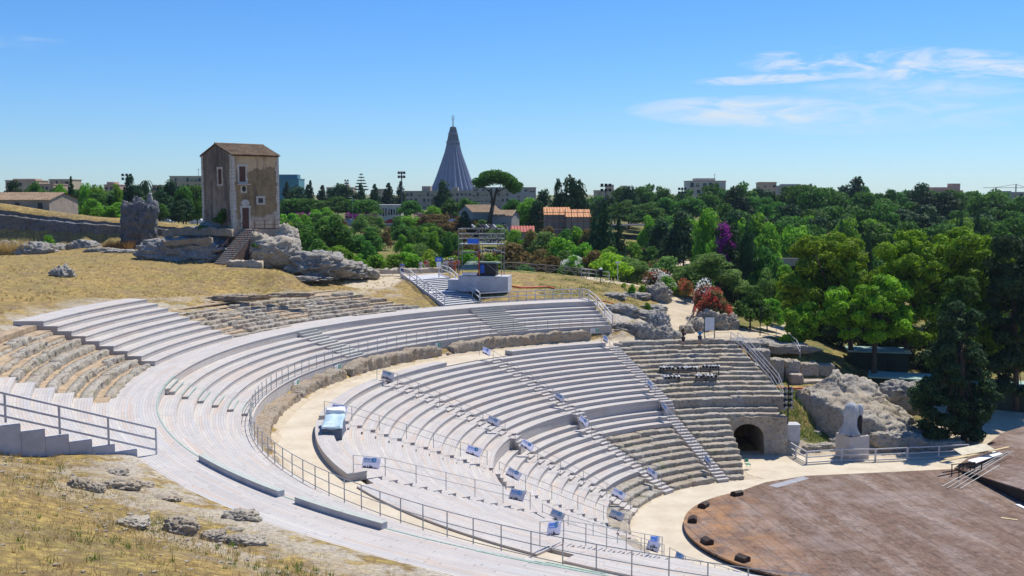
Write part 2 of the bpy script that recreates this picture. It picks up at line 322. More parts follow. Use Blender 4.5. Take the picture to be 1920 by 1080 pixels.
for a in (-95, -75, -50, -25, 0, 25, 45, 65): cp(pol(16, a, 0)); cp(pol(30, a, 0)); 
for x in (24.2, 26, 28, 30): cp((x, 99.5, 4.4)); cp((x, 101.4, 4.6)); cp((x, 104.6, 6.4))
for p in ((80, 60, 0), (110, 20, 0), (60, 20, 0), (110, 90, .5), (40, 40, 0), (40, 10, 2), (25, 20, 3),
          (-75, 143, 16.), (-58, 144, 16.), (-42, 140, 15.9), (-100, 140, 17), (-100, 158, 20.2), (-40, 158, 17.3), (-85, 200, 17.8), (-60, 200, 17.0), (-78, 173, 20.2), (-92, 176, 20.4), (-62, 172, 17.9), (-120, 200, 19), (-60, 230, 15.8), (-100, 240, 16.5),
          (-40, 150, 12.8), (-25, 150, 11.6), (-10, 145, 11.2), (5, 150, 10.6), (18, 150, 9.6), (-45, 180, 13.2), (-20, 180, 12.4), (0, 180, 10.5), (20, 175, 8.6), (-45, 215, 14.2), (-20, 215, 13.6), (0, 215, 12), (-60, 262, 15.2), (-35, 262, 15.2), (-10, 262, 15.2), (5, 262, 15), (-60, 290, 15.2), (0, 290, 15.2), (-110, 262, 15.6),
          (34, 140, 7), (30, 160, 7.6), (45, 130, 4.5), (60, 130, 2.6), (60, 160, 5), (90, 150, 3.5), (90, 200, 6.5), (40, 200, 8.8), (30, 238, 10), (45, 225, 9.6), (60, 240, 9.8), (20, 255, 12), (100, 250, 9), (60, 300, 12), (120, 320, 12), (160, 250, 9), (30, 300, 14), (150, 120, 2), (-160, 200, 21), (-160, 120, 20), (-120, 100, 18), (-100, 60, 20), (-90, 20, 22)): cp(p)
for a in range(0, 360, 30): cp((1200 * math.cos(RAD(a)), 1200 * math.sin(RAD(a)), 14)); cp((520 * math.cos(RAD(a)), 520 * math.sin(RAD(a)), 14.5))
for x in range(-88, -47, 5):
    tz = float(np.interp(x, [-88, -76, -72, -66, -62, -55, -48], [21.6, 21.2, 20.6, 19.7, 19.3, 18.7, 18.2])); cp((x, 147.2, 15.9)); cp((x, 150.2, tz + .05)); cp((x, 156, tz + .1))
CPA = np.array(CP, float)
_d = np.hypot(CPA[:, None, 0] - CPA[None, :, 0], CPA[:, None, 1] - CPA[None, :, 1])
_w = np.linalg.solve(_d + np.eye(len(CPA)) * .4, CPA[:, 2] - 12)
def hT(x, y, raw=False):
    x = np.atleast_1d(np.asarray(x, float)); y = np.atleast_1d(np.asarray(y, float))
    z = np.empty(len(x))
    for i in range(0, len(x), 8000):
        d = np.hypot(x[i:i + 8000, None] - CPA[None, :, 0], y[i:i + 8000, None] - CPA[None, :, 1]); z[i:i + 8000] = d @ _w + 12
    far = np.hypot(x, y); z = np.where(far > 1000, 14, z)
    R = np.hypot(x - CX, y - CY); A = np.degrees(np.arctan2(y - CY, x - CX)) % 360
    cav = np.interp(R, CAVR, CAVZ)
    inside = ((A > 107) & (A < 256) & (R < np.where(A > 213, 45.2, 46.3))) | ((A > 88) & (A <= 107) & (R < 33.6) & (R > 22.6)) | ((A > 101) & (A <= 107) & (R <= 22.6))
    orch = (R < 22) & ~inside
    orch |= (x > 19) & (x < 46) & (y > 40) & (y < 89.5) & ~inside
    orch |= (x > 19.2) & (x < 22.4) & (y > 88) & (y < 98.3)
    z = np.where(inside, cav, z); z = np.where(orch, 0, z)
    return z
def h1(x, y): return float(hT(x, y)[0])
def G(px, py):                               # where the line of sight through a photo point meets the ground
    d = ray(px, py); t = np.concatenate([np.arange(12, 160, .25), np.arange(160, 500, 1.)])
    X = d[0] * t; Y = d[1] * t; Z = CAM_Z + d[2] * t; hz = hT(X, Y)
    k = np.argmax(Z < hz); k = k if Z[k] < hz[k] else len(t) - 1
    return Vector((X[k], Y[k], hz[k]))
def axis(a, b, step, lim):
    v = list(np.arange(a, b + 1e-6, step)); s = step; lo = []; x = a
    while x > -lim: s *= 1.35; x -= s; lo.append(x)
    s = step; x = b; hi = []
    while x < lim: s *= 1.35; x += s; hi.append(x)
    return np.array(lo[::-1] + v + hi)
xs = axis(-62, 70, .62, 9000); ys = axis(6, 150, .62, 9000)
GX, GY = np.meshgrid(xs, ys); gx = GX.ravel(); gy = GY.ravel(); gz = hT(gx, gy)
Rg = np.hypot(gx - CX, gy - CY); Ag = np.degrees(np.arctan2(gy - CY, gx - CX)) % 360
nzv = np.array([noise.fractal(Vector((x * .35, y * .35, 3)), 1, 2, 4) if (-70 < x < 80 and 0 < y < 155) else 0 for x, y in zip(gx, gy)])
rough = np.where((Rg > 45.8) & ~((Rg < 36) & ((Ag < 97) | (Ag > 256))), .11, 0.); rough = np.where((gx > 19) & (gx < 50) & (gy > 40) & (gy < 90), 0, rough)
gz = gz + nzv * rough
def seg_d(px, py, pts):
    best = np.full(len(px), 1e9)
    for a, b in zip(pts, pts[1:]):
        ax, ay, bx, by = a[0], a[1], b[0], b[1]; l2 = (bx - ax) ** 2 + (by - ay) ** 2 + 1e-9
        t = np.clip(((px - ax) * (bx - ax) + (py - ay) * (by - ay)) / l2, 0, 1); best = np.minimum(best, np.hypot(px - ax - t * (bx - ax), py - ay - t * (by - ay)))
    return best
PATH_HILL = [W(1290, 650, 8.2), W(1268, 615, 8.5), W(1268, 590, 8.9), W(1292, 566, 9.7), W(1272, 552, 10.2), W(1220, 540, 10.9), W(1170, 530, 11.6), W(1120, 521, 12.4)]
PATH_TOP = [W(1120, 521, 12.4), W(960, 512, 13.0), W(800, 513, 13.1), W(740, 517, 13.2), W(690, 523, 13.5)]
PATH_LOW = [W(1200, 645, 8.2), W(1290, 645, 8.2), W(1345, 632, 8.1), W(1430, 620, 7.9), W(1480, 610, 7.5), W(1560, 600, 6)]
sandz = np.zeros(len(gx))
for pts, wd in ((PATH_HILL, 2.1), (PATH_LOW, 2.0), ([W(800, 513, 13.1), W(740, 517, 13.2), W(690, 525, 13.5)], 2.6)): sandz = np.maximum(sandz, 1 - np.clip((seg_d(gx, gy, pts) - wd * .7) / (wd * .7), 0, 1))
sandz = np.maximum(sandz, .42 * (1 - np.clip((seg_d(gx, gy, [W(690, 530, 13.6), W(520, 535, 14.3), W(330, 552, 14.7), W(60, 590, 14.9)]) - 1.0) / 2.0, 0, 1)))
sandz = np.where((Rg < 37.2) & (Rg > 33.5) & (Ag > 92) & (Ag < 256), 1, sandz)
sandz = np.where((Rg < 34) & ((Ag < 97) | (Ag > 256)) & (gy < 91), 1, sandz); sandz = np.where((gx > 42) & (gy < 112) & (gy > 95), .9, sandz); sandz = np.where((gx > 40) & (gy < 100) & (Rg > 20) & (gy > 0), 1, sandz); sandz = np.where(Rg < 23, 1, sandz)
greenz = np.where((gy > 130) & (gx > -45), .9, 0.); greenz = np.where((gy > 165), np.maximum(greenz, .55), greenz); greenz = np.where((gx > 24) & (gy > 100), .75, greenz); greenz = np.where(gy > 300, 1, greenz)
greenz = np.where((gx > 3) & (gx < 16) & (gy > 108) & (gy < 132), .35, greenz); greenz = np.where((gx > 23) & (gx < 31) & (gy > 89) & (gy < 99), .8, greenz)
rockz = np.clip(1 - np.abs(Rg - 48.4) / 3.8, 0, 1) * .8 * ((Ag > 216) & (Ag < 256)); rockz = np.maximum(rockz, np.clip(1 - np.abs(Rg - 54.5) / 3.5, 0, 1) * ((Ag > 128) & (Ag < 200)) * .8)
rockz = np.maximum(rockz, .9 * ((Ag > 92) & (Ag < 109) & (Rg > 34) & (Rg < 46) & (sandz < .5)))
g_ = MB(); nxg = len(xs); nyg = len(ys)
me = bpy.data.meshes.new('ground'); V = np.column_stack([gx, gy, gz]); ii = np.arange(nxg * nyg).reshape(nyg, nxg)
Fq = np.stack([ii[:-1, :-1], ii[:-1, 1:], ii[1:, 1:], ii[1:, :-1]], -1).reshape(-1, 4)
me.from_pydata(V.tolist(), [], Fq.tolist()); me.polygons.foreach_set('use_smooth', [True] * len(me.polygons))
ca = me.color_attributes.new('zone', 'FLOAT_COLOR', 'POINT'); ca.data.foreach_set('color', np.column_stack([sandz, greenz, rockz, np.ones(len(gx))]).ravel().astype(np.float32))
me.materials.append(GROUND); ground = bpy.data.objects.new('ground', me); COL.objects.link(ground); structure(ground)
vs_ = []; vf_ = []; na_ = 260; nr_ = 10
for i in range(na_ + 1):
    for j in range(nr_): a = 212.95 + 43 * i / na_; R = 45.36 + 3.6 * (j / (nr_ - 1)) ** 1.3; q = pol(R, a, 0); vs_.append((q.x, q.y, j, R, a))
hv_ = hT([v[0] for v in vs_], [v[1] for v in vs_]); VV = []
for (x, y, j, R, a), h in zip(vs_, hv_): u = j / (nr_ - 1); n_ = noise.fractal(Vector((x * 1.2, y * 1.2, 5)), .9, 2, 5); VV.append((x, y, (11.655 + .02 * n_) if j == 0 else (11.66 + max(0, h + .06 - 11.66)) * 1.0 + .12 * n_ * min(1, u * 3) * (1 - u) + (.04 if 0 < j < nr_ - 1 else -.12)))
me = bpy.data.meshes.new('ground_verge'); me.from_pydata(VV, [], [[i * nr_ + j, (i + 1) * nr_ + j, (i + 1) * nr_ + j + 1, i * nr_ + j + 1] for i in range(na_) for j in range(nr_ - 1)])
b_ = bmesh.new(); b_.from_mesh(me); bmesh.ops.recalc_face_normals(b_, faces=b_.faces); b_.to_mesh(me); b_.free(); me.polygons.foreach_set('use_smooth', [True] * len(me.polygons))
ca = me.color_attributes.new('zone', 'FLOAT_COLOR', 'POINT'); ca.data.foreach_set('color', np.array([(.25 * (j == 0), 0, .95 - .06 * j, 1) for _, _, j, _, _ in vs_], np.float32).ravel()); me.materials.append(GROUND); o = bpy.data.objects.new('ground_verge', me); COL.objects.link(o); structure(o)
# orchestra floor of pale sand, the passage (path) between lower and upper tiers
o = MB(); n = 90; pts = [pol(14.05, a, 0) for a in np.linspace(97, 256, 60)] + [Vector((40, 30, 0)), Vector((90, 40, 0)), Vector((90, 96, 0)), Vector((47, 91.2, 0)), Vector((24.2, 90.2, 0)), Vector((19.3, 90.2, 0)), Vector((19.3, 84, 0))]
o.raw([(p.x, p.y, .02) for p in pts], [list(range(len(pts)))]); structure(o.build('orchestra_floor', SAND))
o = MB(); o.arc(33.9, 37.2, 8.0, 8.26, 96, 256, nose=0); structure(o.build('passage_path', SAND))

# ------------------------------------------------------------------ seating
AIS = [111.8, 135.55, 160.2, 184.9, 209.4, 233.6]          # the radial stairs of the lower tiers
def adeg(R, wdt): return math.degrees(wdt / R)
WEDGE = [('second wedge from the arched gateway', 0), ('wide middle wedge facing the stage', 1), ('wedge beside the blue tarpaulin', 2), ('wedge below the passage wall seen from behind', 3), ('nearest wedge cut by the bottom edge of the photo', 4)]
def stone_row(R0, R1, z0, z1, a0, a1, seed, amp=.09, block=1.7, gap=0., drop=0., step=.16):
    # one continuous row of worn stone: cut into blocks by joints, chipped and pitted, worn low in places
    mb = MB(); mb.smooth = True; rg = random.Random(seed); Lr = math.radians(abs(a1 - a0)) * R0; pos = 0.0; st = []
    while pos < Lr - .01:
        ln = min(block * rg.uniform(.5, 1.9), Lr - pos); ln = Lr - pos if Lr - pos - ln < .4 else ln; n = max(3, int(ln / step)); dz = rg.uniform(-.05, .03) - drop * rg.random() ** 2; dr = rg.uniform(-.05, .06); low = rg.random() < gap
        for i in range(n + 1):
            e = i in (0, n); st.append((pos + (.012 if i == 0 else ln - .012 if i == n else ln * i / n), dz - (.05 if e else 0), dr + (.05 if e else 0), low))
        pos += ln
    prof = [(0, -.05), (0, .35), (0, .7), (.012, .93), (.06, 1.0), (.2, 1.0), (.6, .995), (1.0, .98), (1.0, -.05)]; m = len(prof)
    for s, dz, dr, low in st:
        t = RAD(a0 + (a1 - a0) * s / Lr); ct, sn = math.cos(t), math.sin(t)
        for j, (u, v) in enumerate(prof):
            r = R0 + dr + u * (R1 - R0 - dr); zt = z1 + dz - (.62 * (z1 - z0) * .5 if low else 0); z = z0 + v * (zt - z0)
            if j not in (0, 8):
                q = Vector((CX + r * ct + seed * 3.1, CY + r * sn, z)); f = noise.fractal(q * .9, 1, 2, 3); g = noise.fractal(q * 4.5, .8, 2, 3); c_ = noise.noise(q * 2.3)
                chip = max(0, c_ - .18) * 1.6
                if j < 5: r += amp * (f * .8 + g * .8) + amp * chip * 1.6
                z += amp * ((f * .45 + g * .35) if j > 4 else 0) - (amp * chip * 1.5 if 2 < j < 6 else 0)
            mb.v.append((CX + r * ct, CY + r * sn, z))
    for i in range(len(st) - 1):
        for j in range(m - 1): mb.f.append([i * m + j, (i + 1) * m + j, (i + 1) * m + j + 1, i * m + j + 1])
    mb.f.append(list(range(m))); mb.f.append([(len(st) - 1) * m + j for j in range(m)][::-1])
    return mb
WEDGE_LABEL = ['wooden seating wedge right of the sloping middle stairs, above worn stone rows', 'wide wooden seating wedge between the second and third aisle rails', 'curved wooden seating wedge beside the blue tarpaulin box', 'wooden seating wedge in the near curve below the long railing, seen from behind', 'wooden seating wedge at the bottom edge, nearest the round stage']
NWOOD_LOW = [3, 9, 10, 10, 10, 10]
WEDGE_LABEL.append('strip of wooden seating visible only through the bottom of the long railing')
AIS.append(258.)
for wi in range(6):
    t = thing('seating_wedge', WEDGE_LABEL[wi], 'seating', pol(23, (AIS[wi] + AIS[wi + 1]) / 2, 4), 0, 'wooden wedges of the lower seating')
    inv = Matrix.Translation(t.location).inverted()
    def kid(mb, name, mat):
        o_ = mb.build(name, mat, t); o_.matrix_parent_inverse = inv; return o_
    for k in range(13, 0, -1):
        R0 = RU(k); R1 = RU(k + 1) + .04 if k < 13 else 34.55; g0 = adeg(R0, .62); a0, a1 = AIS[wi] + g0, AIS[wi + 1] - g0
        if k == 13 and wi == 1: a0, a1 = 145.3, AIS[2] - g0
        if k == 13 and wi == 0: a1 = 131.0
        z0 = (ZU(k - 1) - .04) if k > 1 else 3.9
        mb = MB(); mb.arc(R0, R1, z0, ZU(k) if not (k == 13 and wi > 3) else 8.36, a0, a1); kid(mb, 'seat_row', WOOD)
    for k in range(1, NWOOD_LOW[wi] + 1):
        R0 = RL(k); g0 = adeg(R0, .55); mb = MB(); mb.arc(R0, (RL(k - 1) + .04) if k > 1 else 23.4, ZL(k + 1) - .04, ZL(k), AIS[wi] + g0, AIS[wi + 1] - g0); kid(mb, 'seat_row', WOOD)
    for k in range(NWOOD_LOW[wi] + 1, 13):
        R0 = RL(k); g0 = adeg(R0, .7); kid(stone_row(R0, RL(k - 1) + .1, max(0, ZL(k + 1) - .1), ZL(k) - .02, AIS[wi] + g0, AIS[wi + 1] - g0, 100 * wi + k, .055, 1.9), 'stone_row', STONE)
AIS.pop()
STL = ['steps beside the worn stone rows near the arched gateway', 'steps between the two wide wooden wedges', 'steps leading up left of the broad middle wedge', 'steps starting by the blue tarpaulin box', 'steps in the near wooden curve, seen from above', 'steps nearest the bottom edge beyond the long railing']
for ai, a in enumerate(AIS):
    t = thing('aisle_stairs', 'narrow wooden ' + STL[ai], 'stairs', pol(23, a, 4), 0, 'aisle stairs of the lower seating'); inv = Matrix.Translation(t.location).inverted()
    mb = MB()
    for k in range(12, 0, -1):
        for h in (0, 1):
            R0 = RU(k) + .425 * h; wd = adeg(R0, .6); mb.arc(R0 - .12, R0 + .46, ZU(k) - 1.0, ZU(k) - .15 + .15 * h - .006, a - wd, a + wd, nose=.02)
    for k in range(1, 13):
        for h in (0, 1):
            R0 = RL(k) + .39 * h; wd = adeg(R0, .53); mb.arc(R0 - .12, R0 + .42, max(-.1, ZL(k) - 1.0), ZL(k) - .165 + .165 * h - .006, a - wd, a + wd, nose=.02)
    for j in range(3): mb.arc(22.9 - .2 * j, 23.35, 3.6, 4.9 - .26 * j, a - 1.4, a + 1.4, nose=.02)
    o_ = mb.build('step_flight', WOOD, t); o_.matrix_parent_inverse = inv
# stone seats at the right end
t = thing('stone_seating', 'worn ancient stone seat rows rising from the sand to the passage beside the gateway arch', 'seating', pol(24, 100, 4)); inv = Matrix.Translation(t.location).inverted()
for k in range(13, 0, -1):
    R0 = RU(k); a1 = AIS[0] - adeg(R0, .65); xr = 24.4 - (k - 1) * .2; a0 = math.degrees(math.acos((xr - CX) / R0))
    o_ = stone_row(R0, RU(k + 1) + .15, ZU(k - 1) - .25 if k > 1 else 3.7, ZU(k) - .05, a0, a1, 500 + k, .075, 2.0, .0, .10).build('stone_row', STONE, t); o_.matrix_parent_inverse = inv
for k in range(1, 13):
    R0 = RL(k); a1 = AIS[0] - adeg(R0, .65); xr = 23.6 if k < 3 else 19.0 - max(0, k - 9) * .1; a0 = math.degrees(math.acos((xr - CX) / R0))
    o_ = stone_row(R0, RL(k - 1) + .15 if k > 1 else 23.4, max(0, ZL(k + 1) - .15), ZL(k) - .04, a0, a1, 540 + k, .075, 1.8, .0, .06).build('stone_row', STONE, t); o_.matrix_parent_inverse = inv
# wooden upper tier: walkway, seat rows, green edged stairs
SEC = [(108.2, 122.0), (127.4, 153.2), (156.9, 186.2), (190.6, 237.6), (241, 257)]
TIER_R = [42.2, 41.33, 40.5, 39.63, 38.8, 38.15]; RISE = (ZB - ZA - .55) / 5
TIER_Z = [ZA + RISE * (5 - i) for i in range(6)]
SECL = ['short upper wooden tier right of the broad stairs, below the hillside path', 'long upper wooden tier between the broad stairs and the narrow steps', 'upper wooden tier sweeping round the left bend', 'upper wooden tier in the near left curve, boards seen from above', 'upper wooden tier running out of the bottom of the photo']
for si, (a0, a1) in enumerate(SEC):
    t = thing('upper_tier', SECL[si], 'seating', pol(40.6, (a0 + a1) / 2, ZA), 0, 'wooden sections of the upper tier'); inv = Matrix.Translation(t.location).inverted()
    for i in range(6):
        R0 = TIER_R[i]; R1 = ([RB_ + .04] + TIER_R)[i] + .03; g0 = 0
        zb = TIER_Z[i + 1] - .04 if i < 5 else 8.9
        o_ = MB().arc(R0, R1, zb, TIER_Z[i], a0, a1).build('seat_row', WOOD, t); o_.matrix_parent_inverse = inv
    if si in (2, 3):
        pass
STR = [(122.0, 127.4, 'broad green edged stairs through the upper tier below the scaffold'), (153.2, 156.9, 'narrow green edged stairs through the upper tier above the long wall'), (186.2, 190.6, 'green edged stairs at the left bend of the upper tier'), (237.6, 241.0, 'green edged stairs at the bottom edge of the upper tier')]
for a0, a1, lb in STR:
    t = thing('tier_stairs', 'wooden ' + lb, 'stairs', pol(40.6, (a0 + a1) / 2, ZA), 0, 'stairs through the upper tier'); inv = Matrix.Translation(t.location).inverted(); mb = MB(); mg = MB()
    for i in range(6):
        R0 = TIER_R[i]; R1 = ([RB_ + .04] + TIER_R)[i] + .03
        mb.arc(R0, R1, TIER_Z[i + 1] - .04 if i < 5 else 8.9, TIER_Z[i] - .004, a0 + .02, a1 - .02)
        top = ([ZB] + TIER_Z)[i]; h = top - TIER_Z[i]
        if i == 0:
            mb.arc(R1 - .62, R1 - .3, TIER_Z[0], TIER_Z[0] + h * .34, a0 + .1, a1 - .1); mb.arc(R1 - .31, R1, TIER_Z[0], TIER_Z[0] + h * .67, a0 + .1, a1 - .1)
            mg.arc(R1 - .63, R1 - .57, TIER_Z[0] + h * .34, TIER_Z[0] + h * .34 + .012, a0 + .1, a1 - .1, nose=0); mg.arc(R1 - .32, R1 - .26, TIER_Z[0] + h * .67, TIER_Z[0] + h * .67 + .012, a0 + .1, a1 - .1, nose=0)
        else:
            mb.arc(R1 - .38, R1 - .03, TIER_Z[i], TIER_Z[i] + h * .5, a0 + .1, a1 - .1); mg.arc(R1 - .39, R1 - .33, TIER_Z[i] + h * .5, TIER_Z[i] + h * .5 + .012, a0 + .1, a1 - .1, nose=0)
        mg.arc(R1 - .03, R1 + .03, top, top + .012, a0, a1, nose=0)
    for b_, nm, mt in ((mb, 'step_flight', WOOD), (mg, 'green_edging', plain('green_edge', (.34, .46, .38), .8, .3, 8))): o_ = b_.build(nm, mt, t); o_.matrix_parent_inverse = inv
t = thing('wooden_walkway', 'broad curved boardwalk along the top of the upper tier', 'walkway', pol(44.6, 180, ZB)); inv = Matrix.Translation(t.location).inverted()
for b_, nm, mt in ((MB().arc(RB_, 46.25, ZB - .6, ZB, 107.8, 213), 'deck', WOOD), (MB().arc(RB_, 45.4, ZB - .6, ZB, 213, 257), 'deck', WOOD), (MB().arc(RB_ - .012, RB_ + .05, ZB, ZB + .012, 186, 257, nose=0), 'green_edging', MATS['green_edge'])): o_ = b_.build(nm, mt, t); o_.matrix_parent_inverse = inv
for (a0, a1, lb) in ((215.5, 224.9, 'long green topped wooden kerb beside the boardwalk edge'), (226.3, 232.5, 'shorter green topped wooden kerb nearer the bottom edge')):
    t = thing('kerb_board', lb, 'kerb', pol(43.2, (a0 + a1) / 2, ZB)); inv = Matrix.Translation(t.location).inverted()
    for b_, nm, mt in ((MB().arc(43.1, 43.36, ZB, ZB + .2, a0, a1, nose=0), 'board', CONCR), (MB().arc(43.09, 43.37, ZB + .2, ZB + .225, a0, a1, nose=0), 'green_top', WOODG)): o_ = b_.build(nm, mt, t); o_.matrix_parent_inverse = inv
# wooden blocks above the boardwalk
for (a0, a1, lb, back) in ((164.5, 181.0, 'nine row wooden seating block above the boardwalk on the upper left', 54.6), (198.5, 212.8, 'wooden seating block with stepped end wall at the left edge', 54.2)):
    t = thing('upper_block', lb, 'seating', pol(49, (a0 + a1) / 2, 12.5)); inv = Matrix.Translation(t.location).inverted()
    for k in range(1, 10):
        R0 = RD(k); aa1 = a1; R1 = RD(k + 1) + .04 if k < 9 else back
        o_ = MB().arc(R0, R1, (ZD(k - 1) - .05 if k > 1 else ZB - .4) - .5, ZD(k), a0 + .06 * k, aa1 - .01 * k).build('seat_row', WOOD, t); o_.matrix_parent_inverse = inv
    if a0 > 190:
        for k in range(1, 10):
            o_ = MB().arc(RD(k) - .02, RD(k + 1) - .03, 10.9 + .12 * k, ZD(k) + .02, 212.72, 212.98, nose=0).build('end_board', CONCR, t); o_.matrix_parent_inverse = inv
# worn stone rows above the boardwalk
for (a0, a1, lb, gp, amp) in ((181.4, 198.2, 'broken stone seat rows between two wooden blocks at the left', .22, .12), (130.5, 164.2, 'eroded stone seat rows above the boardwalk left of the white stairs', .25, .12), (213.5, 214.5, '', 0, 0)):
    if not lb: continue
    t = thing('stone_rows', lb, 'seating', pol(49, (a0 + a1) / 2, 12.5)); inv = Matrix.Translation(t.location).inverted()
    for k in range(1, 9):
        fade = .12 * k if a0 < 150 else 0
        aa0 = a0 + (k * .8 if a0 < 150 else 0)
        o_ = stone_row(RD(k) + .1, RD(k) + .50 + .12 * (k % 3), ZD(k) - .75 - fade, ZD(k) - .06 - fade * 1.1, aa0, a1, int(a0) * 9 + k, amp, 1.8, gp + (.05 if k in (4, 5) else 0), .12).build('stone_row', STONE, t); o_.matrix_parent_inverse = inv
    fill = MB()
    for k in range(1, 10): fill.arc(RD(k) + .3, RD(k + 1) + .2, ZD(k) - 1.3, ZD(k) - .22 - (.13 * k if a0 < 150 else 0), a0 + (k * .8 + .6 if a0 < 150 else 0), a1, nose=0)
    o_ = fill.build('earth_fill', EARTH, t); o_.matrix_parent_inverse = inv
# ------------------------------------------------------------------ passage wall
t = thing('cladding_wall', 'weathered board cladding behind the stone stretches of the passage wall', 'wall', pol(38.3, 170, 8.2)); inv = Matrix.Translation(t.location).inverted()
o_ = MB().arc(38.2, 38.5, 8.0, 8.97, 107.8, 257, nose=0).build('boards', WOOD, t); o_.matrix_parent_inverse = inv
def rough_wall(a0, a1, R0, R1, z0, top, seed, name, label, mat, amp=.13):
    mb = MB(); mb.smooth = True; n = int(math.radians(a1 - a0) * R0 / .16); k = 0; m = 13
    for i in range(n + 1):
        a = a0 + (a1 - a0) * i / n; e = min(i, n - i) * .16; tp = top + .28 * noise.fractal(Vector((a * .35, seed, 0)), 1, 2, 4) - max(0, .7 - e) * .5
        for j in range(m):
            if j < 7: r = R0; z = z0 + (tp - z0) * j / 6
            else: r = R0 + (R1 - R0) * (j - 6) / 6; z = tp
            q = pol(r, a, z); f = noise.fractal(q * .9, 1, 2, 3) * .8 + .9 * noise.fractal(q * 3.4, .8, 2, 3); r -= amp * (f + .2) * (1 if j < 9 else .2) - .05; z += amp * .6 * f * (1 if j > 4 else .3)
            mb.v.append(tuple(pol(r, a, z)))
    for i in range(n):
        for j in range(m - 1): mb.f.append([i * m + j, (i + 1) * m + j, (i + 1) * m + j + 1, i * m + j + 1])
    mb.f.append(list(range(m))); mb.f.append([n * m + j for j in range(m)][::-1])
    o_ = mb.build(name, mat); return tag(o_, label, 'wall', 'stone stretches of the passage wall')
for i, (a0, a1, tp, lb) in enumerate(((112.4, 137.2, 9.38, 'long pitted stone wall behind the widest wedge on the far side of the passage'), (139.6, 159.0, 9.4, 'pitted stone wall at the middle of the curved passage'), (160.2, 166.8, 9.25, 'short rounded stone wall left of the middle stretch'), (167.2, 173.0, 9.2, 'crumbling stone wall lump at the left bend of the passage'), (173.2, 197, 8.95, 'low crumbled stone wall ending in weeds at the left bend'), (137.7, 138.6, 8.9, 'single upright stone between two long passage walls'), (197.5, 250, 8.6, 'low stone wall under the near boardwalk railing'))):
    rough_wall(a0, a1, 37.15, 38.35, 8.0, tp, 31 + i, 'stone_wall', lb, WALLROCK)
# exit signs on the cladding
for i, (a, z, lb) in enumerate(((111.2, 9.25, 'green and white exit sign at the right end of the passage wall'), (139.2, 9.3, 'small green and white exit sign in the gap between two long stone walls'), (160.2, 9.3, 'green and white exit sign on boards above the rounded stone wall'), (171.2, 9.3, 'faded exit sign on boards at the left bend'))):
    p = pol(38.02, a, z); t = thing('exit_sign', lb, 'sign', p, RAD(a + 90), 'exit signs on the passage wall')
    put('panel', MB().box((0, 0, 0), (.95 if i != 1 else .55, .03, .42)).mesh('panel', WHITEP), t); put('green_field', MB().box((-.27, .02, .02), (.36, .02, .32)).mesh('green_field', GREENP), t)
    put('arrow', MB().box((-.3, .035, .02), (.06, .012, .2)).box((-.2, .035, .05), (.1, .012, .05)).box((.2, .02, .06), (.3, .01, .05)).box((.2, .02, -.08), (.24, .01, .04)).mesh('arrow', plain('pale_print', (.6, .66, .62)) if 'pale_print' not in MATS else MATS['pale_print']), t)

# ------------------------------------------------------------------ railings
def rail_thing(name, label, pts, mat, hs=(1.02, .56, .12), post=.03, railr=.022, every=1, group=None, square=False, cat='railing', extra=()):
    # pts: foot points; a post on each, rails between at heights hs
    t = thing(name, label, cat, pts[0], 0, group); inv = Matrix.Translation(t.location).inverted(); up = Vector((0, 0, 1))
    add = (lambda mb, a, b, r: mb.sq(a, b, r * 2)) if square else (lambda mb, a, b, r: mb.bar(a, b, r, n=5))
    for i, p in enumerate(pts):
        if i % every == 0 or i == len(pts) - 1:
            o_ = add(MB(), Vector(p), Vector(p) + up * hs[0], post * (1.5 if i in extra else 1)).build('post', mat, t); o_.matrix_parent_inverse = inv
    for h in hs:
        mb = MB()
        for a, b in zip(pts, pts[1:]): add(mb, Vector(a) + up * h, Vector(b) + up * h, railr)
        o_ = mb.build('rail', mat, t); o_.matrix_parent_inverse = inv
    return t
def arcpts(R, a0, a1, z, step):
    n = max(1, int(round(math.radians(abs(a1 - a0)) * R / step))); return [pol(R, a0 + (a1 - a0) * i / n, z) for i in range(n + 1)]
rail_thing('long_railing', 'long thin steel railing curving along the lowest step of the upper tier', arcpts(38.28, 109, 252, ZA, 1.32), STEEL, (1.06, .60, .14), .026, .019)
# left stepped railing
fp = [pol(RD(k) + .1 if k else 44.6, 212.85, ZD(k) if k else ZB) for k in (0, 2, 4, 6, 8, 9)]
rail_thing('stepped_railing', 'grey wooden three rail handrail climbing the stepped end wall at the left edge', [pol(44.55, 212.85, 11.6), pol(46.5, 212.85, 12.32), pol(48.4, 212.85, 13.02), pol(50.4, 212.85, 13.75), pol(52.3, 212.85, 14.45), pol(54.2, 212.85, 15.15)], RAILW, (1.18, .70, .24), .035, .04, square=True)
# aisle rails with banners
M_BAN = leaf_mat('banner_cloth', (.74, .74, .82), (.80, .80, .86), (.70, .70, .80), .5); M_INK = plain('banner_ink', (.05, .05, .07), .6, .2, 9)
_b = MB().box((0, 0, 0), (1.12, .025, .66)).mesh('panel', M_BAN)
SKYT = leaf_mat('sky_blue_cloth', (.14, .48, .84), (.15, .50, .86), (.12, .45, .82), .5)
_l = MB()
for i in range(9): _l.box((-.49 + i * .062, -.018, .20), (.036 if i % 3 else .02, .012, .15 if i % 2 else .13))
for i in range(13): _l.box((-.47 + i * .055, -.018, .055), (.03, .012, .045))
_l = _l.mesh('lettering', SKYT)
_q = MB().box((.15, -.018, .2), (.25, .014, .25)).mesh('logo_square', SKYT); _qf = MB().box((.15, -.03, .17), (.03, .012, .11)).box((.15, -.03, .255), (.045, .012, .045)).mesh('logo_figure', WHITEP)
rg = random.Random(3); pr = []
for i in range(23): pr += [(-.50 + i * .043, -.285 + (.22 * rg.random() ** 1.5 if i < 15 else .05 * rg.random()))]
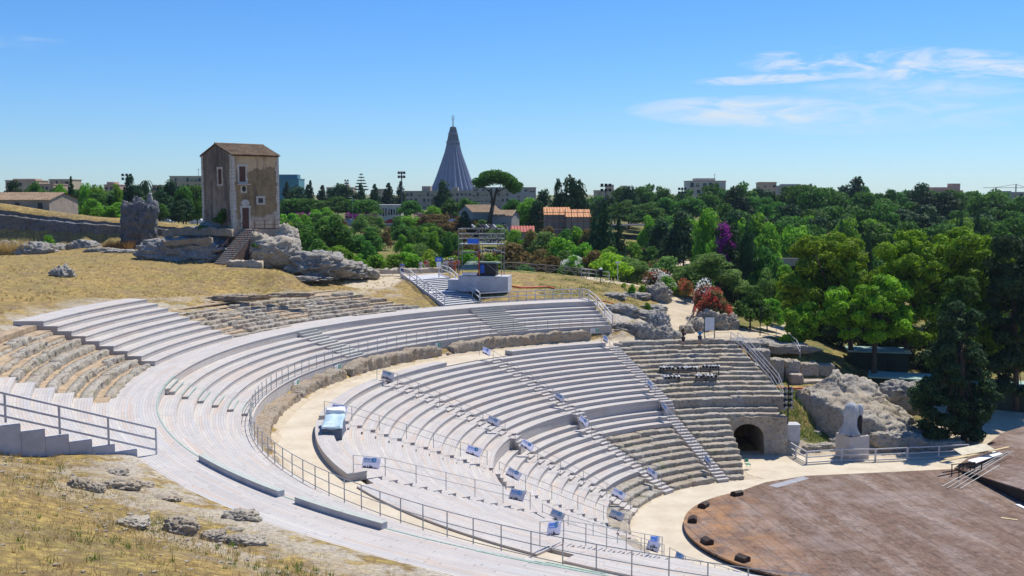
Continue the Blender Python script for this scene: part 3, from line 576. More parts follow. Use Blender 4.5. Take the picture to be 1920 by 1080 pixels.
_k = MB().raw([(x, -.02, -.315) for x, z in pr] + [(x, -.02, z) for x, z in pr], [[i, i + 1, 23 + i + 1, 23 + i] for i in range(22)]).mesh('drawing', M_INK)
BANL = ['at the top of', 'above the tall riser on', 'below the tall riser on', 'at the foot of']; AISN = ['the rail by the old stone seats', 'the rail left of the widest wedge', 'the rail by the curved wedge', 'the rail beside the blue tarpaulin', 'the rail in the near curve', 'the rail nearest the stage']
for ai, a in enumerate(AIS):
    off = 0.75 if ai < 3 else -.75
    def P(R):
        z = np.interp(R, [14, 22.7, 23.3, 33.5, 34.4], [.44, 4.08, 5.0, 8.6, 8.6]); return pol(R, a + adeg(R, off), float(z))
    for (r0, r1, lo) in ((34.2, 23.7, 0), (22.9, 14.2, 1)):
        n = 6 if lo == 0 else 5; pts = [P(r0 + (r1 - r0) * i / n) for i in range(n + 1)]
        if ai == 3 and lo == 0: pts = pts[:3] + pts[3:]
        rail_thing('aisle_rail', ('lower' if lo else 'upper') + ' thin steel aisle handrail, ' + AISN[ai], pts, STEEL, (.98, .52), .022, .017, group='thin aisle handrails with banners')
        for e, (i0, fr) in enumerate(((0, .55), (n - 1, .5))):
            p, q = pts[i0], pts[i0 + 1]; c = p.lerp(q, fr) + Vector((0, 0, .66)); d = (q - p).normalized()
            nrm = Vector((-d.y, d.x, 0)).normalized()
            if nrm.dot(Vector((0, 0, CAM_Z)) - c) > 0: nrm = -nrm
            xax = nrm.cross(Vector((0, 0, 1))) * -1; xax = d if d.dot(nrm.cross(Vector((0, 0, 1)))) < 0 else -d
            xax = d if Vector((d.x, d.y, 0)).dot(Vector((1, 0, 0))) > 0 else -d
            zax = xax.cross(nrm).normalized(); 
            if zax.z < 0: zax = -zax; 
            yax = zax.cross(xax)
            Mx = Matrix((xax * .88, yax, zax * .88)).transposed().to_4x4()
            t = thing('banner', 'blue white banner ' + BANL[lo * 2 + e] + ' ' + AISN[ai], 'banner', (0, 0, 0), 0, 'blue banners on the aisle handrails'); t.matrix_world = Matrix.Translation(c - yax * .05) @ Mx
            for nm, dt in (('panel', _b), ('lettering', _l), ('logo_square', _q), ('logo_figure', _qf), ('drawing', _k)): put(nm, dt, t)
# blue tarpaulin over the sound desk
t = thing('tarpaulin_box', 'box draped in pale blue and white tarpaulin on the upper seats beside the passage', 'covered box', W(626, 818, ZU(12)), RAD(4)); t.scale = (.82, 1.5, 1.0)
def drape(nm, mat, pts, parent):
    mb = MB(); mb.raw(pts, [[0, 1, 2, 3], [4, 5, 6, 7], [0, 1, 5, 4], [1, 2, 6, 5], [2, 3, 7, 6], [3, 0, 4, 7]]); me_ = mb.mesh(nm, mat)
    b = bmesh.new(); b.from_mesh(me_); bmesh.ops.subdivide_edges(b, edges=b.edges, cuts=7, use_grid_fill=True)
    for v in b.verts: v.co += Vector((noise.noise(v.co * 2.1), noise.noise(v.co * 2.1 + Vector((7, 0, 0))), noise.noise(v.co * 1.7 + Vector((0, 9, 0))))) * .09
    b.to_mesh(me_); b.free(); me_.polygons.foreach_set('use_smooth', [True] * len(me_.polygons)); return put(nm, me_, parent)
drape('skirt', plain('dark_blue_sheet', (.13, .16, .22), .5, .3, 2), [(-.72, -.75, -.25), (.72, -.75, -.25), (.72, 1.0, .0), (-.72, 1.0, .0), (-.70, -.7, .72), (.70, -.7, .78), (.66, .95, 1.25), (-.66, .95, 1.2)], t)
drape('cover', plain('blue_tarpaulin', (.40, .62, .72), .45, .25, 1.2, c2=(.70, .78, .80)), [(-.78, -.85, .70), (.78, -.85, .76), (.72, .98, 1.22), (-.72, .98, 1.18), (-.76, -.8, .82), (.76, -.8, .88), (.7, .95, 1.34), (-.7, .95, 1.3)], t)
drape('white_sheet', plain('white_sheet', (.80, .82, .80), .5, .1, 2), [(-.74, .55, 1.2), (.74, .55, 1.25), (.72, 1.08, 1.25), (-.72, 1.08, 1.2), (-.7, .6, 1.42), (.7, .6, 1.46), (.7, 1.02, 1.5), (-.7, 1.02, 1.46)], t)

# ------------------------------------------------------------------ stage
m = NT('stained_boards_with_sheen'); P_ = m.pos(); mp = m.n.new('ShaderNodeMapping'); mp.inputs['Rotation'].default_value = (0, 0, RAD(80.5)); m.l.new(P_, mp.inputs[0])
s_ = m.n.new('ShaderNodeSeparateXYZ'); m.l.new(mp.outputs[0], s_.inputs[0])
u = m.mth('DIVIDE', s_.outputs[1], 1.22); gap = m.mth('MAXIMUM', m.mth('LESS_THAN', m.mth('FRACT', u), .045), m.mth('LESS_THAN', m.mth('FRACT', m.mth('ADD', m.mth('DIVIDE', s_.outputs[0], 2.44), m.mth('MULTIPLY', m.mth('FLOOR', u), .5))), .018)); wn = m.n.new('ShaderNodeTexWhiteNoise'); wn.noise_dimensions = '1D'; m.l.new(m.mth('FLOOR', u), wn.inputs['W'])
st = m.noise(.45, 7, .68, vec=mp.outputs[0], scale3=(.42, 1.5, 1)); f2 = m.noise(3.2, 7, .75, vec=mp.outputs[0], scale3=(.6, 1.4, 1)); f3 = m.noise(.14, 5, .6)
c = m.ramp(f2, [(.30, (.085, .05, .034)), (.45, (.185, .118, .08)), (.60, (.275, .19, .14)), (.78, (.37, .28, .22))])
c = m.mix(m.rng(st, .47, .62, 0, .78), c, (.37, .315, .28)); c = m.mix(m.rng(m.noise(.3, 6, .7), .56, .74, 0, .45), c, (.27, .125, .07))  # pale streaks paint in a greyish sheen; the rusty patches are stains
c = m.mix(m.rng(wn.outputs['Value'], 0, 1, 0, .4), c, (.11, .075, .06)); c = m.mix(m.rng(m.noise(1.6, 9, .8), .52, .40, 0, .65), c, (.075, .045, .032)); c = m.mix(m.rng(f3, .52, .62, 0, .35), c, (.40, .36, .34))
sx = m.n.new('ShaderNodeSeparateXYZ'); m.l.new(P_, sx.inputs[0]); rx = m.mth('SUBTRACT', sx.outputs[0], CX); ry = m.mth('SUBTRACT', sx.outputs[1], CY); rr = m.mth('SQRT', m.mth('ADD', m.mth('MULTIPLY', rx, rx), m.mth('MULTIPLY', ry, ry)))
lft = m.rng(sx.outputs[0], 20, 13.5, 0, 1)
c = m.mix(m.mth('MULTIPLY', lft, m.rng(m.noise(.5, 6, .7), .42, .62, 0, .8)), c, (.46, .25, .10)); c = m.mix(m.mth('MULTIPLY', gap, .6), c, (.03, .02, .02))
c = m.mix(1.0, c, (.86, .79, .75), 'MULTIPLY'); STAGE = m.col(c); m.b.inputs['Roughness'].default_value = .72; m.bump(f2, .3, .02)
ring = [pol(10.35, a, 0) for a in np.linspace(236, 118, 70)]
far = [W(1435, 905, .3), W(1510, 893, .3), W(1600, 889, .3), W(1790, 880, .3)]
poly = ring + far + [Vector((60, 93, 0)), Vector((60, 40, 0)), Vector((24, 40, 0)), Vector((18, 54, 0))]
t = thing('round_stage', 'large rust stained round stage floor on the orchestra sand', 'stage', pol(0, 0, 0)); inv = Matrix.Translation(t.location).inverted()
top = MB(); top.prism([(p.x, p.y) for p in poly], .22, .34); o_ = top.build('stage_boards', STAGE, t); o_.matrix_parent_inverse = inv
skirt = MB(); skirt.prism([(CX + (p.x - CX) * .992, CY + (p.y - CY) * .992) for p in ring] + [(24, 75), (24, 60)], -.02, .218); o_ = skirt.build('dark_skirt', DARKM, t); o_.matrix_parent_inverse = inv
lip = [W(1440, 910, .3), W(1452, 904, .3), W(1507, 892, .3), W(1512, 896, .3)]
o_ = MB().raw([(p.x, p.y, .345) for p in [W(1441, 910, .345), W(1506, 893, .345), W(1518, 897, .345), W(1458, 914, .345)]], [[0, 1, 2, 3]]).build('entry_plate', plain('grey_plate', (.33, .33, .35), .7, .2, 2), t); o_.matrix_parent_inverse = inv
# raised ramp on the right
rp = [W(1789, 879, .34), W(1925, 948, .34), Vector((62, 60, .34)), Vector((70, 95, .34)), W(1960, 810, .34), W(1880, 822, .34)]
t = thing('stage_ramp', 'rusty brown sloping ramp with black side at the right edge of the stage', 'ramp', rp[0])
inv = Matrix.Translation(t.location).inverted(); hz = [.42, 1.45, 2.6, 2.2, 1.5, .9]
mb = MB(); mb.raw([(p.x, p.y, h) for p, h in zip(rp, hz)] + [(p.x, p.y, h - .1) for p, h in zip(rp, hz)], [[0, 1, 2, 3, 4, 5], [11, 10, 9, 8, 7, 6]] + [[i, (i + 1) % 6, 6 + (i + 1) % 6, 6 + i] for i in range(6)]); o_ = mb.build('ramp_boards', STAGE, t); o_.matrix_parent_inverse = inv
mb = MB(); cpt = Vector((sum(p.x for p in rp) / 6, sum(p.y for p in rp) / 6, 0)); rq = [p.lerp(cpt, .01) for p in rp]; mb.raw([(p.x, p.y, h - .1) for p, h in zip(rq, hz)] + [(p.x, p.y, .1) for p in rq], [[i, (i + 1) % 6, 6 + (i + 1) % 6, 6 + i] for i in range(6)]); o_ = mb.build('black_side', DARKM, t); o_.matrix_parent_inverse = inv
# stage monitors
_c = MB().raw([(-.5, -.4, 0), (.5, -.4, 0), (.5, .4, 0), (-.5, .4, 0), (-.5, -.3, .34), (.5, -.3, .34), (.5, .15, .5), (-.5, .15, .5), (-.5, .4, .36), (.5, .4, .36)], [[0, 1, 2, 3], [0, 1, 5, 4], [4, 5, 6, 7], [7, 6, 9, 8], [8, 9, 2, 3], [0, 4, 7, 8, 3], [1, 2, 9, 6, 5]])
_cm = _c.mesh('cabinet', plain('brown_box', (.055, .035, .028), .7, .3, 3)); _gr = MB().box((0, -.355, .17), (.8, .02, .24), tilt=None).mesh('grille', DARKM)
for (px, py, lb) in ((1381, 928, 'rearmost, under the stone steps'), (1317, 950, 'second from the rear'), (1291, 977, 'at the leftmost point of the rim'), (1308, 1020, 'below the leftmost one'), (1376, 1056, 'nearest the long railing')):
    p = W(px, py, .34); R_, a_ = topol(p); p = pol(9.75, a_, .34); t = thing('stage_monitor', 'dark wedge shaped box on the stage rim, ' + lb, 'stage box', p, RAD(a_ + 90), 'dark boxes along the stage rim'); t.scale = (.78, .78, .74); put('cabinet', _cm, t); put('grille', _gr, t)
# trestle with boards and poles
p0 = W(1812, 893, .34)
t = thing('trestle_table', 'black trestle frame on the stage edge by the ramp', 'table', p0, RAD(18)); mb = MB()
for x in (-1.1, 0, 1.1):
    for y in (-.4, .4): put('leg', MB().sq((x, y, 0), (x, y, .95), .06).mesh('leg', DARKM), t)
put('frame', MB().sq((-1.2, -.4, .95), (1.2, -.4, .95), .06).sq((-1.2, .4, .95), (1.2, .4, .95), .06).sq((-1.1, -.4, .5), (1.1, -.4, .5), .05).sq((-1.1, -.4, .2), (0, -.4, .9), .04).mesh('frame', DARKM), t)
def plank(label, p, q, wd, th, mat, nm='plank', cat='plank', roll=0):
    p = Vector(p); q = Vector(q); d = q - p; o_ = MB().box((0, 0, 0), (d.length, wd, th)).build(nm, mat); xq = d.to_track_quat('X', 'Z'); o_.rotation_euler = (xq @ Euler((roll, 0, 0)).to_quaternion()).to_euler(); o_.location = (p + q) / 2; return tag(o_, label, cat)
plank('wide pale board leaning across the trestle top', W(1796, 848, 1.5), W(1856, 837, 1.9), 1.35, .03, YWOOD if False else plain('pale_board', (.62, .55, .40), .7, .15, 2), roll=.15)
plank('white board lying on the ramp in front of the trestle', W(1822, 866, 1.15), W(1872, 848, 1.3), .75, .03, WHITEP, roll=.1)
plank('long yellow plank on the trestle, pointing left', W(1764, 866, 1.42), W(1892, 838, 1.55), .22, .05, YWOOD)
plank('second yellow plank under the long one', W(1772, 861, 1.34), W(1862, 845, 1.45), .25, .05, YWOOD)
for i, (a, b) in enumerate((((1766, 912), (1880, 851)), ((1776, 915), (1892, 846)), ((1788, 916), (1900, 845)), ((1800, 916), (1874, 872)))):
    mb = MB(); mb.bar(W(*a, .4), W(*b, 1.6), .03, n=6); tag(mb.build('metal_pole', STEEL), ['leftmost thin pole leaning from stage to ramp', 'second thin pole from the left leaning on the ramp', 'thin pole reaching highest on the ramp', 'short thin pole lying lowest against the ramp'][i], 'pole', 'thin poles leaning on the ramp')
plank('short yellow batten lying on the stage floor', W(1877, 971, .36), W(1908, 975, .36), .2, .05, YWOOD)
plank('white offcut lying at the right edge of the stage', W(1907, 946, .37), W(1925, 954, .37), .35, .06, WHITEP)
# ------------------------------------------------------------------ rail by the statue and the statue
rail_thing('white_railing', 'grey white square railing on the sand in front of the statue', [W(1475, 848, 0), W(1492, 860, 0), W(1512, 871, 0), W(1578, 866, 0), W(1641, 866, 0), W(1701, 863, 0), W(1760, 860, 0), W(1815, 857, 0)], RAILW, (1.1, .62, .16), .06, .045, square=True)
sb = Vector((29.6, 89.4, 0)); M_PLAS = leaf_mat('cloudy_plastic', (.56, .59, .62), (.70, .73, .76), (.78, .80, .82), .4)
t = thing('wrapped_statue', 'statue wrapped in cloudy plastic on a pale block pedestal', 'statue', sb, RAD(20))
put('pedestal', MB().box((0, 0, 1.05), (2.05, 1.9, 2.1)).mesh('pedestal', plain('pale_travertine', (.50, .46, .43), .8, .12, 1.2)), t); put('plinth_joint', MB().box((0, 0, 1.42), (2.062, 1.912, .02)).box((0, 0, .7), (2.062, 1.912, .02)).mesh('plinth_joint', CONCR), t)
put('base_slab', MB().box((0, 0, 2.13), (1.7, 1.5, .07)).mesh('base_slab', DARKM), t)
put('dark_figure', MB().lathe([(.34, 2.16), (.30, 2.9), (.33, 3.6), (.2, 3.95), (.16, 4.1), (.2, 4.3), (.12, 4.5)], (.52, -.1, 0), 14).mesh('dark_figure', DARKM), t)
mb = MB(); mb.smooth = True
mb.lathe([(.98, 2.17), (.86, 2.35), (.72, 2.6), (.62, 2.9), (.58, 3.2), (.57, 3.5), (.60, 3.8), (.61, 4.1), (.58, 4.4), (.46, 4.68), (.25, 4.86), (.05, 4.93)], (-.22, 0, 0), 48, lambda i, j: (1 + .24 * noise.noise(Vector((i * .35, j * .55, 2))) + .11 * math.sin(i * 1.55 + j * .5 + noise.noise(Vector((i * .2, j * .3, 4))) * 3)) * (1 if not 0 <= (i % 40) <= 4 else (.86 if j < 6 else 1)))
put('plastic_wrap', mb.mesh('plastic_wrap', M_PLAS), t)
mb = MB(); mb.smooth = True; mb.lathe([(.1, 3.15), (.2, 3.5), (.27, 3.9), (.3, 4.3), (.22, 4.65), (.05, 4.75)], (.62, -.12, 0), 14, lambda i, j: 1 + .15 * noise.noise(Vector((i * .7, j, 5)))); put('plastic_flap', mb.mesh('plastic_flap', M_PLAS), t)
# light stands
_lampB = MB().bar((0, -.2, 0), (0, .2, 0), .15, n=10).box((0, .24, 0), (.2, .1, .2)).mesh('housing', DARKM); M_LENS = plain('lamp_lens', (.35, .37, .40), .15, .2, 5); _lens = MB().bar((0, -.215, 0), (0, -.2, 0), .12, n=10).mesh('lens', M_LENS)
_lampW = MB().bar((0, -.22, 0), (0, .25, 0), .15, .13, n=10).mesh('housing', plain('grey_lamp_can', (.46, .46, .46), .5, .15, 5)); _lensD = MB().bar((0, -.235, 0), (0, -.22, 0), .125, n=10).mesh('lens', DARKM)
p = W(1477, 792, 2.9); p = D(1477, 790, 91.2)
t = thing('lamp_tower', 'black pole with a double column of eight floodlights beside the arched gateway', 'floodlights', (p.x, p.y, 2.0))
put('pole', MB().bar((0, 0, .2), (0, 0, 4.2), .06).sq((-.5, 0, .2), (.5, 0, .2), .06).mesh('pole', DARKM), t)
for i in range(4):
    for s in (-1, 1): l_ = put('floodlight', _lampB, t, (s * .24, -.1, 2.2 + i * .5), (.3, 0, 0), (1.15, 1.1, 1.15)); put('lens', _lens, l_)
p = D(1474, 818, 91.3); tag(MB().box((p.x + .4, 91.6, 1.25), (1.5, 1.2, 2.5)).box((p.x + .4, 91.6, 2.53), (1.56, 1.26, .06)).build('concrete_block', CONCR), 'tall grey board clad block between gateway and rail', 'block')
p = D(1460, 742, 93.5); t = thing('single_floodlight', 'single dark blue floodlight on the ledge above the gateway', 'floodlight', (p.x, p.y, p.z)); put('housing', MB().bar((0, -.3, 0), (0, .35, 0), .34, n=12).mesh('housing', plain('blue_black_lamp', (.05, .07, .11), .4, .2, 3)), t, (0, 0, 0), (0, 0, RAD(-50))); put('stand', MB().sq((0, 0, -1.0), (0, 0, 0), .08).mesh('stand', DARKM), t)
def lamp_rack(label, a, b, z, n, gaps, hgt, stand):
    a = Vector(a); b = Vector(b); t = thing('lamp_rack', label, 'floodlights', (a + b) / 2 - Vector((0, 0, stand)), math.atan2(b.y - a.y, b.x - a.x), 'racks of grey floodlights on the stone seats'); ln = (b - a).length
    put('bar', MB().sq((-ln / 2, .1, stand - .25), (ln / 2, .1, stand - .25), .07).sq((-ln / 2, .1, stand - .5), (ln / 2, .1, stand - .5), .05).mesh('bar', DARKM), t)
    for x in (-ln / 2 + .1, 0, ln / 2 - .1): put('post', MB().sq((x, .1, -.1), (x, .1, stand), .06).mesh('post', DARKM), t)
    for i in range(n):
        if i in gaps: continue
        l_ = put('floodlight', _lampW, t, (-ln / 2 + ln * (i + .5) / n, 0, stand), (RNG.uniform(-.1, .25), 0, RNG.uniform(-.5, .3)), (1.05, 1.05, 1.05)); put('lens', _lensD, l_)
lamp_rack('upper rack of grey floodlights on the stone seats, left half', D(1236, 691, 95.7), D(1308, 689, 95.6), 0, 13, (5,), .5, .95)
lamp_rack('upper rack of grey floodlights on the stone seats, right half', D(1312, 688, 95.6), D(1350, 687, 95.4), 0, 7, (0,), .5, .95)
lamp_rack('lower left rack of five floodlights on the stone seats', D(1243, 708, 94.3), D(1276, 706, 94.3), 0, 5, (), .5, .8)
lamp_rack('lower right rack of five floodlights on the stone seats', D(1303, 706, 94.3), D(1345, 704, 94.2), 0, 6, (), .5, .8)
# folding chair at the foot of the stone seats
p = W(1402, 880, .02); t = thing('folding_chair', 'small green folding chair on the sand by the stone seats', 'chair', p, .5)
put('seat', MB().box((0, 0, .45), (.42, .4, .03)).mesh('seat', GREENP), t); put('backrest', MB().box((0, .2, .72), (.42, .03, .26)).mesh('backrest', GREENP), t)
for s in (-.18, .18): put('leg', MB().bar((s, -.2, 0), (s, .2, .85), .014, n=5).mesh('leg', WHITEP), t); put('leg', MB().bar((s, .2, 0), (s, -.18, .45), .014, n=5).mesh('leg', WHITEP), t)
# ------------------------------------------------------------------ arched gateway
t = thing('arched_gateway', 'ancient stone gateway with a dark round arch at the foot of the stone seats', 'gateway', (21, 90.5, 0)); inv = Matrix.Translation(t.location).inverted()
ax, aw, ah = 20.75, 1.42, 1.45; mb = MB(); mb.smooth = False; prof = []
npt = 15
arch = [(ax - aw, 0)] + [(ax - aw * math.cos(math.pi * i / npt), ah + (1.35) * math.sin(math.pi * i / npt)) for i in range(npt + 1)] + [(ax + aw, 0)]
outer = [(18.9, 0), (18.9, 1.5), (18.9, 2.6)] + [(18.9 + 5.3 * i / 12, 3.42 + .1 * noise.noise(Vector((i * .9, 0, 0)))) for i in range(13)] + [(24.2, 1.8), (24.2, 0)]
def wallpiece(y0, y1):
    # triangulated ring between arch and outline, then pulled back
    b = bmesh.new(); A_ = [b.verts.new((x, y0, z)) for x, z in arch]; O_ = [b.verts.new((x, y0, z)) for x, z in outer]
    es = [b.edges.new((p, q)) for p, q in zip(A_, A_[1:])] + [b.edges.new((p, q)) for p, q in zip(O_, O_[1:])] + [b.edges.new((A_[0], O_[0])), b.edges.new((A_[-1], O_[-1]))]
    bmesh.ops.triangle_fill(b, edges=b.edges, use_beauty=True); bmesh.ops.subdivide_edges(b, edges=b.edges, cuts=3, use_grid_fill=True)
    bmesh.ops.triangulate(b, faces=b.faces)
    r = bmesh.ops.extrude_face_region(b, geom=list(b.faces)); 
    for g in r['geom']:
        if isinstance(g, bmesh.types.BMVert): g.co.y = y1
    bmesh.ops.recalc_face_normals(b, faces=b.faces)
    for v in b.verts:
        q = v.co.copy(); v.co += Vector((noise.fractal(q * .9, 1, 2, 4) * .06, noise.fractal(q * 1.1 + Vector((5, 0, 0)), 1, 2, 4) * .14, noise.fractal(q + Vector((0, 8, 0)), 1, 2, 4) * .06))
    me_ = bpy.data.meshes.new('arch_wall'); b.to_mesh(me_); b.free(); me_.materials.append(STONE); return me_
o_ = put('arch_wall', wallpiece(90.35, 92.2), t); o_.matrix_parent_inverse = inv
vault = MB(); vault.smooth = True; na = len(arch); y_s = [92.0, 93.5, 95.5, 98.5]
for y in y_s: vault.v += [(x + .03 * noise.noise(Vector((x, y, z))), y, z) for x, z in arch]
for i in range(len(y_s) - 1):
    for j in range(na - 1): vault.f.append([i * na + j, (i + 1) * na + j, (i + 1) * na + j + 1, i * na + j + 1])
vault.f.append([3 * na + j for j in range(na)]); o_ = vault.build('vault', WALLROCK, t); o_.matrix_parent_inverse = inv
# ------------------------------------------------------------------ rocks
BRUB = stone_mat('brown_rubble', (.29, .235, .17), (.06, .05, .04), (.42, .36, .28), (.33, .25, .16), 2.6, .12)
SHADEROCK = stone_mat('shaded_grey_rock', (.27, .27, .28), (.06, .06, .065), (.42, .42, .42), (.30, .26, .2), .9, .2)  # grey rock again, with the bluish tone of shade painted in
def rock_mesh(seed, sub=5, amp=.28, flat=.0, blocky=0., fr=1.3):
    b = bmesh.new(); bmesh.ops.create_icosphere(b, subdivisions=sub, radius=1); rg = random.Random(seed); off = Vector((rg.uniform(-50, 50), rg.uniform(-50, 50), rg.uniform(-50, 50)))
    for v in b.verts:
        n = v.co.normalized()
        if blocky: mxx = max(abs(n.x), abs(n.y), abs(n.z)); n = n.lerp(n / mxx * .85, blocky)
        f = noise.fractal(n * fr + off, 1, 2, 4) * amp * .9 + amp * 1.1 * (.35 - abs(noise.noise(n * fr * 2.1 + off))) + amp * .7 * (.3 - abs(noise.noise(n * fr * 4.6 + off))) + amp * .35 * noise.fractal(n * fr * 7 + off, .7, 2, 3)
        vd = noise.voronoi(n * fr * 2.4 + off)[0]; f += amp * .9 * (vd[0] - .35) - amp * 1.1 * max(0, .12 - (vd[1] - vd[0])) * 3
        v.co = n * (1 + f)
    me_ = bpy.data.meshes.new('rock'); b.to_mesh(me_); b.free(); me_.polygons.foreach_set('use_smooth', [True] * len(me_.polygons)); return me_
def rock(name, label, c, size, seed, mat=ROCK, rot=0, cat='rock', sub=5, amp=.28, blocky=0., group=None, fr=1.3):
    me_ = rock_mesh(seed, sub, amp, 0, blocky, fr); me_.materials.append(mat); o_ = bpy.data.objects.new(name, me_); COL.objects.link(o_)
    o_.location = c; o_.scale = size; o_.rotation_euler = (0, 0, rot); return tag(o_, label, cat, group)
def rockg(px, py, wpx, hpx, dep, seed, label, **k):   # rock whose foot is at the photo point
    p = G(px, py) if 'z' not in k else W(px, py, k.pop('z')); s = p.y / F_PX; wd = wpx * s / 2; hh = hpx * s
    k.setdefault('sub', 4 if wpx < 35 else 5); return rock('rock', label, (p.x, p.y + dep / 2, p.z + hh * .02), (wd, dep / 2, hh * .72), seed, **k)
# near left slope
for i, (px, py, wp, hp, dp, lb) in enumerate(((445, 982, 70, 24, .9, 'dark grey rock pair beside the boardwalk edge'), (330, 1003, 62, 34, .9, 'pitted grey boulder in the dry grass slope'), (455, 1028, 70, 22, .8, 'low dark rock below the boardwalk at the bottom'), (395, 1016, 50, 18, .6, 'low pale rock left of the bottom dark rock'), (215, 922, 70, 22, 1, 'flat pale rock in the middle of the dry slope'), (140, 918, 36, 22, .7, 'small dark rock on the upper dry slope'), (170, 925, 40, 18, .6, 'pale rock beside the small dark rock'), (240, 990, 56, 16, .8, 'flat whitish rock lying in yellow grass'), (215, 895, 40, 14, .7, 'low rock just below the stepped wall end'), (262, 918, 46, 12, .6, 'low rock slab right of the flat pale rock'), (300, 945, 60, 10, .9, 'wide low slab of pale rock on the slope'), (430, 1002, 40, 10, .5, 'thin rock ledge above the low dark rock'))):
    rockg(px, py, wp, hp, dp, 40 + i, lb, amp=.28, blocky=.2, sub=5, mat=STONE)
# field rocks
rockg(110, 520, 40, 24, 1.8, 70, 'lone rounded grey boulder in the dry grass field', amp=.35)
for i, (px, py, wp, hp, dp, lb) in enumerate(((60, 478, 75, 28, 3, 'sloping white rock at the left edge of the field'), (12, 474, 60, 24, 3, 'grey rock cut by the left edge of the photo'), (150, 466, 56, 18, 2.5, 'rounded white rock below the quarry wall'), (185, 473, 60, 10, 2, 'low long rock at the far edge of the field'), (105, 470, 30, 16, 2, 'small grey rock between two bushes at the field edge'), (225, 475, 60, 8, 2, 'flat rock strip before the orange reeds'))): rockg(px, py, wp, hp, dp, 80 + i, lb, amp=.3)
# quarry wall and rock pillar
q0 = D(-30, 445, 148); 
mb = MB(); mb.smooth = False; nx, nz_ = 110, 22
for i in range(nx + 1):
    x = -88 + 40 * i / nx
    for j in range(nz_ + 1):
        v = j / nz_; topz = np.interp(x, [-88, -76, -72, -66, -62, -55, -48], [21.6, 21.2, 20.6, 19.7, 19.3, 18.7, 18.2]) + .25 * noise.noise(Vector((x * .7, 1, 2)))
        z = 15.4 + v * (topz - 15.4); y = 148.5 + .35 * noise.fractal(Vector((x * .9, z * .22, 3)), .8, 2, 5) + (.8 if z < 16.9 else 0) + (.5 * (v > .9)); mb.v.append((x, y, z))
for i in range(nx):
    for j in range(nz_): a = i * (nz_ + 1) + j; mb.f.append([a, a + nz_ + 1, a + nz_ + 2, a + 1])
k = len(mb.v)
for i in range(nx + 1): x_, y_, z_ = mb.v[i * (nz_ + 1) + nz_]; mb.v.append((x_, 150.2, z_ - .25))
for i in range(nx): mb.f.append([i * (nz_ + 1) + nz_, (i + 1) * (nz_ + 1) + nz_, k + i + 1, k + i])
tag(mb.build('quarry_wall', CLIFF), 'long cut rock wall of the old quarry at left, coloured in bluish shade', 'rock wall')
pp = D(262, 465, 141); me_ = rock_mesh(5, 5, .22, 0, .55, 1.6); me_.materials.append(CLIFF)
t = thing('rock_pillar', 'tall eroded rock pillar with a stack of stones on top left of the old house', 'rock', (pp.x, pp.y, pp.z))
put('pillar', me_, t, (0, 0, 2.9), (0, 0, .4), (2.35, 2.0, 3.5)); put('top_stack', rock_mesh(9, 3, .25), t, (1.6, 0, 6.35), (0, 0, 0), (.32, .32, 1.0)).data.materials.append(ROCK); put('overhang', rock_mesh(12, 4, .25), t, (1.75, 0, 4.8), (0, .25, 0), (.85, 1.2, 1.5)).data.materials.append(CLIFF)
# right hillside rocks (beside the upper tier end and the path)
for i, (px, py, wp, hp, dp, lb) in enumerate(((1165, 590, 70, 21, 2.6, 'grey rock at the end of the white sloping rail'), (1205, 600, 60, 20, 2.4, 'grey rock mass in the middle of the hillside'), (1235, 566, 50, 40, 2.6, 'pale rounded rock against the sandy path bend'), (1225, 585, 50, 15, 2, 'low rock right of the green tuft'), (1190, 560, 60, 13, 2.4, 'rock ledge below two green tufts'), (1150, 560, 50, 12, 2, 'dark rock near the red hose'), (1238, 622, 44, 40, 2.2, 'tall pale rock beside the path foot'), (1195, 628, 40, 26, 1.8, 'square rock block at the passage end'), (1213, 640, 36, 38, 1.6, 'upright rock beside the crack at the passage end'), (1242, 642, 44, 34, 1.8, 'right rock of the group at the passage end'), (1172, 618, 60, 15, 2, 'layered rock right of the upper tier end'), (1265, 640, 30, 26, 1.4, 'small smooth rock by the woman in black'),
        (1340, 618, 60, 46, 3.2, 'large tan rock under the red oleander'), (1310, 622, 40, 30, 2, 'rock behind the white notice board'), (1368, 618, 40, 34, 2.6, 'rounded rock right of the red oleander'), (1290, 625, 26, 20, 1.4, 'rock at the foot of the path fence'))): rockg(px, py, wp, hp, dp, 110 + i, lb, amp=.30, blocky=.3, mat=STONE if i > 11 else ROCK, **({} if i > 11 else {}))
rock('rock', 'cut rock face ending the passage wall on the right', tuple(D(1166, 632, 106.0)), (2.1, .8, .95), 140, mat=WALLROCK, blocky=.8, amp=.15); 
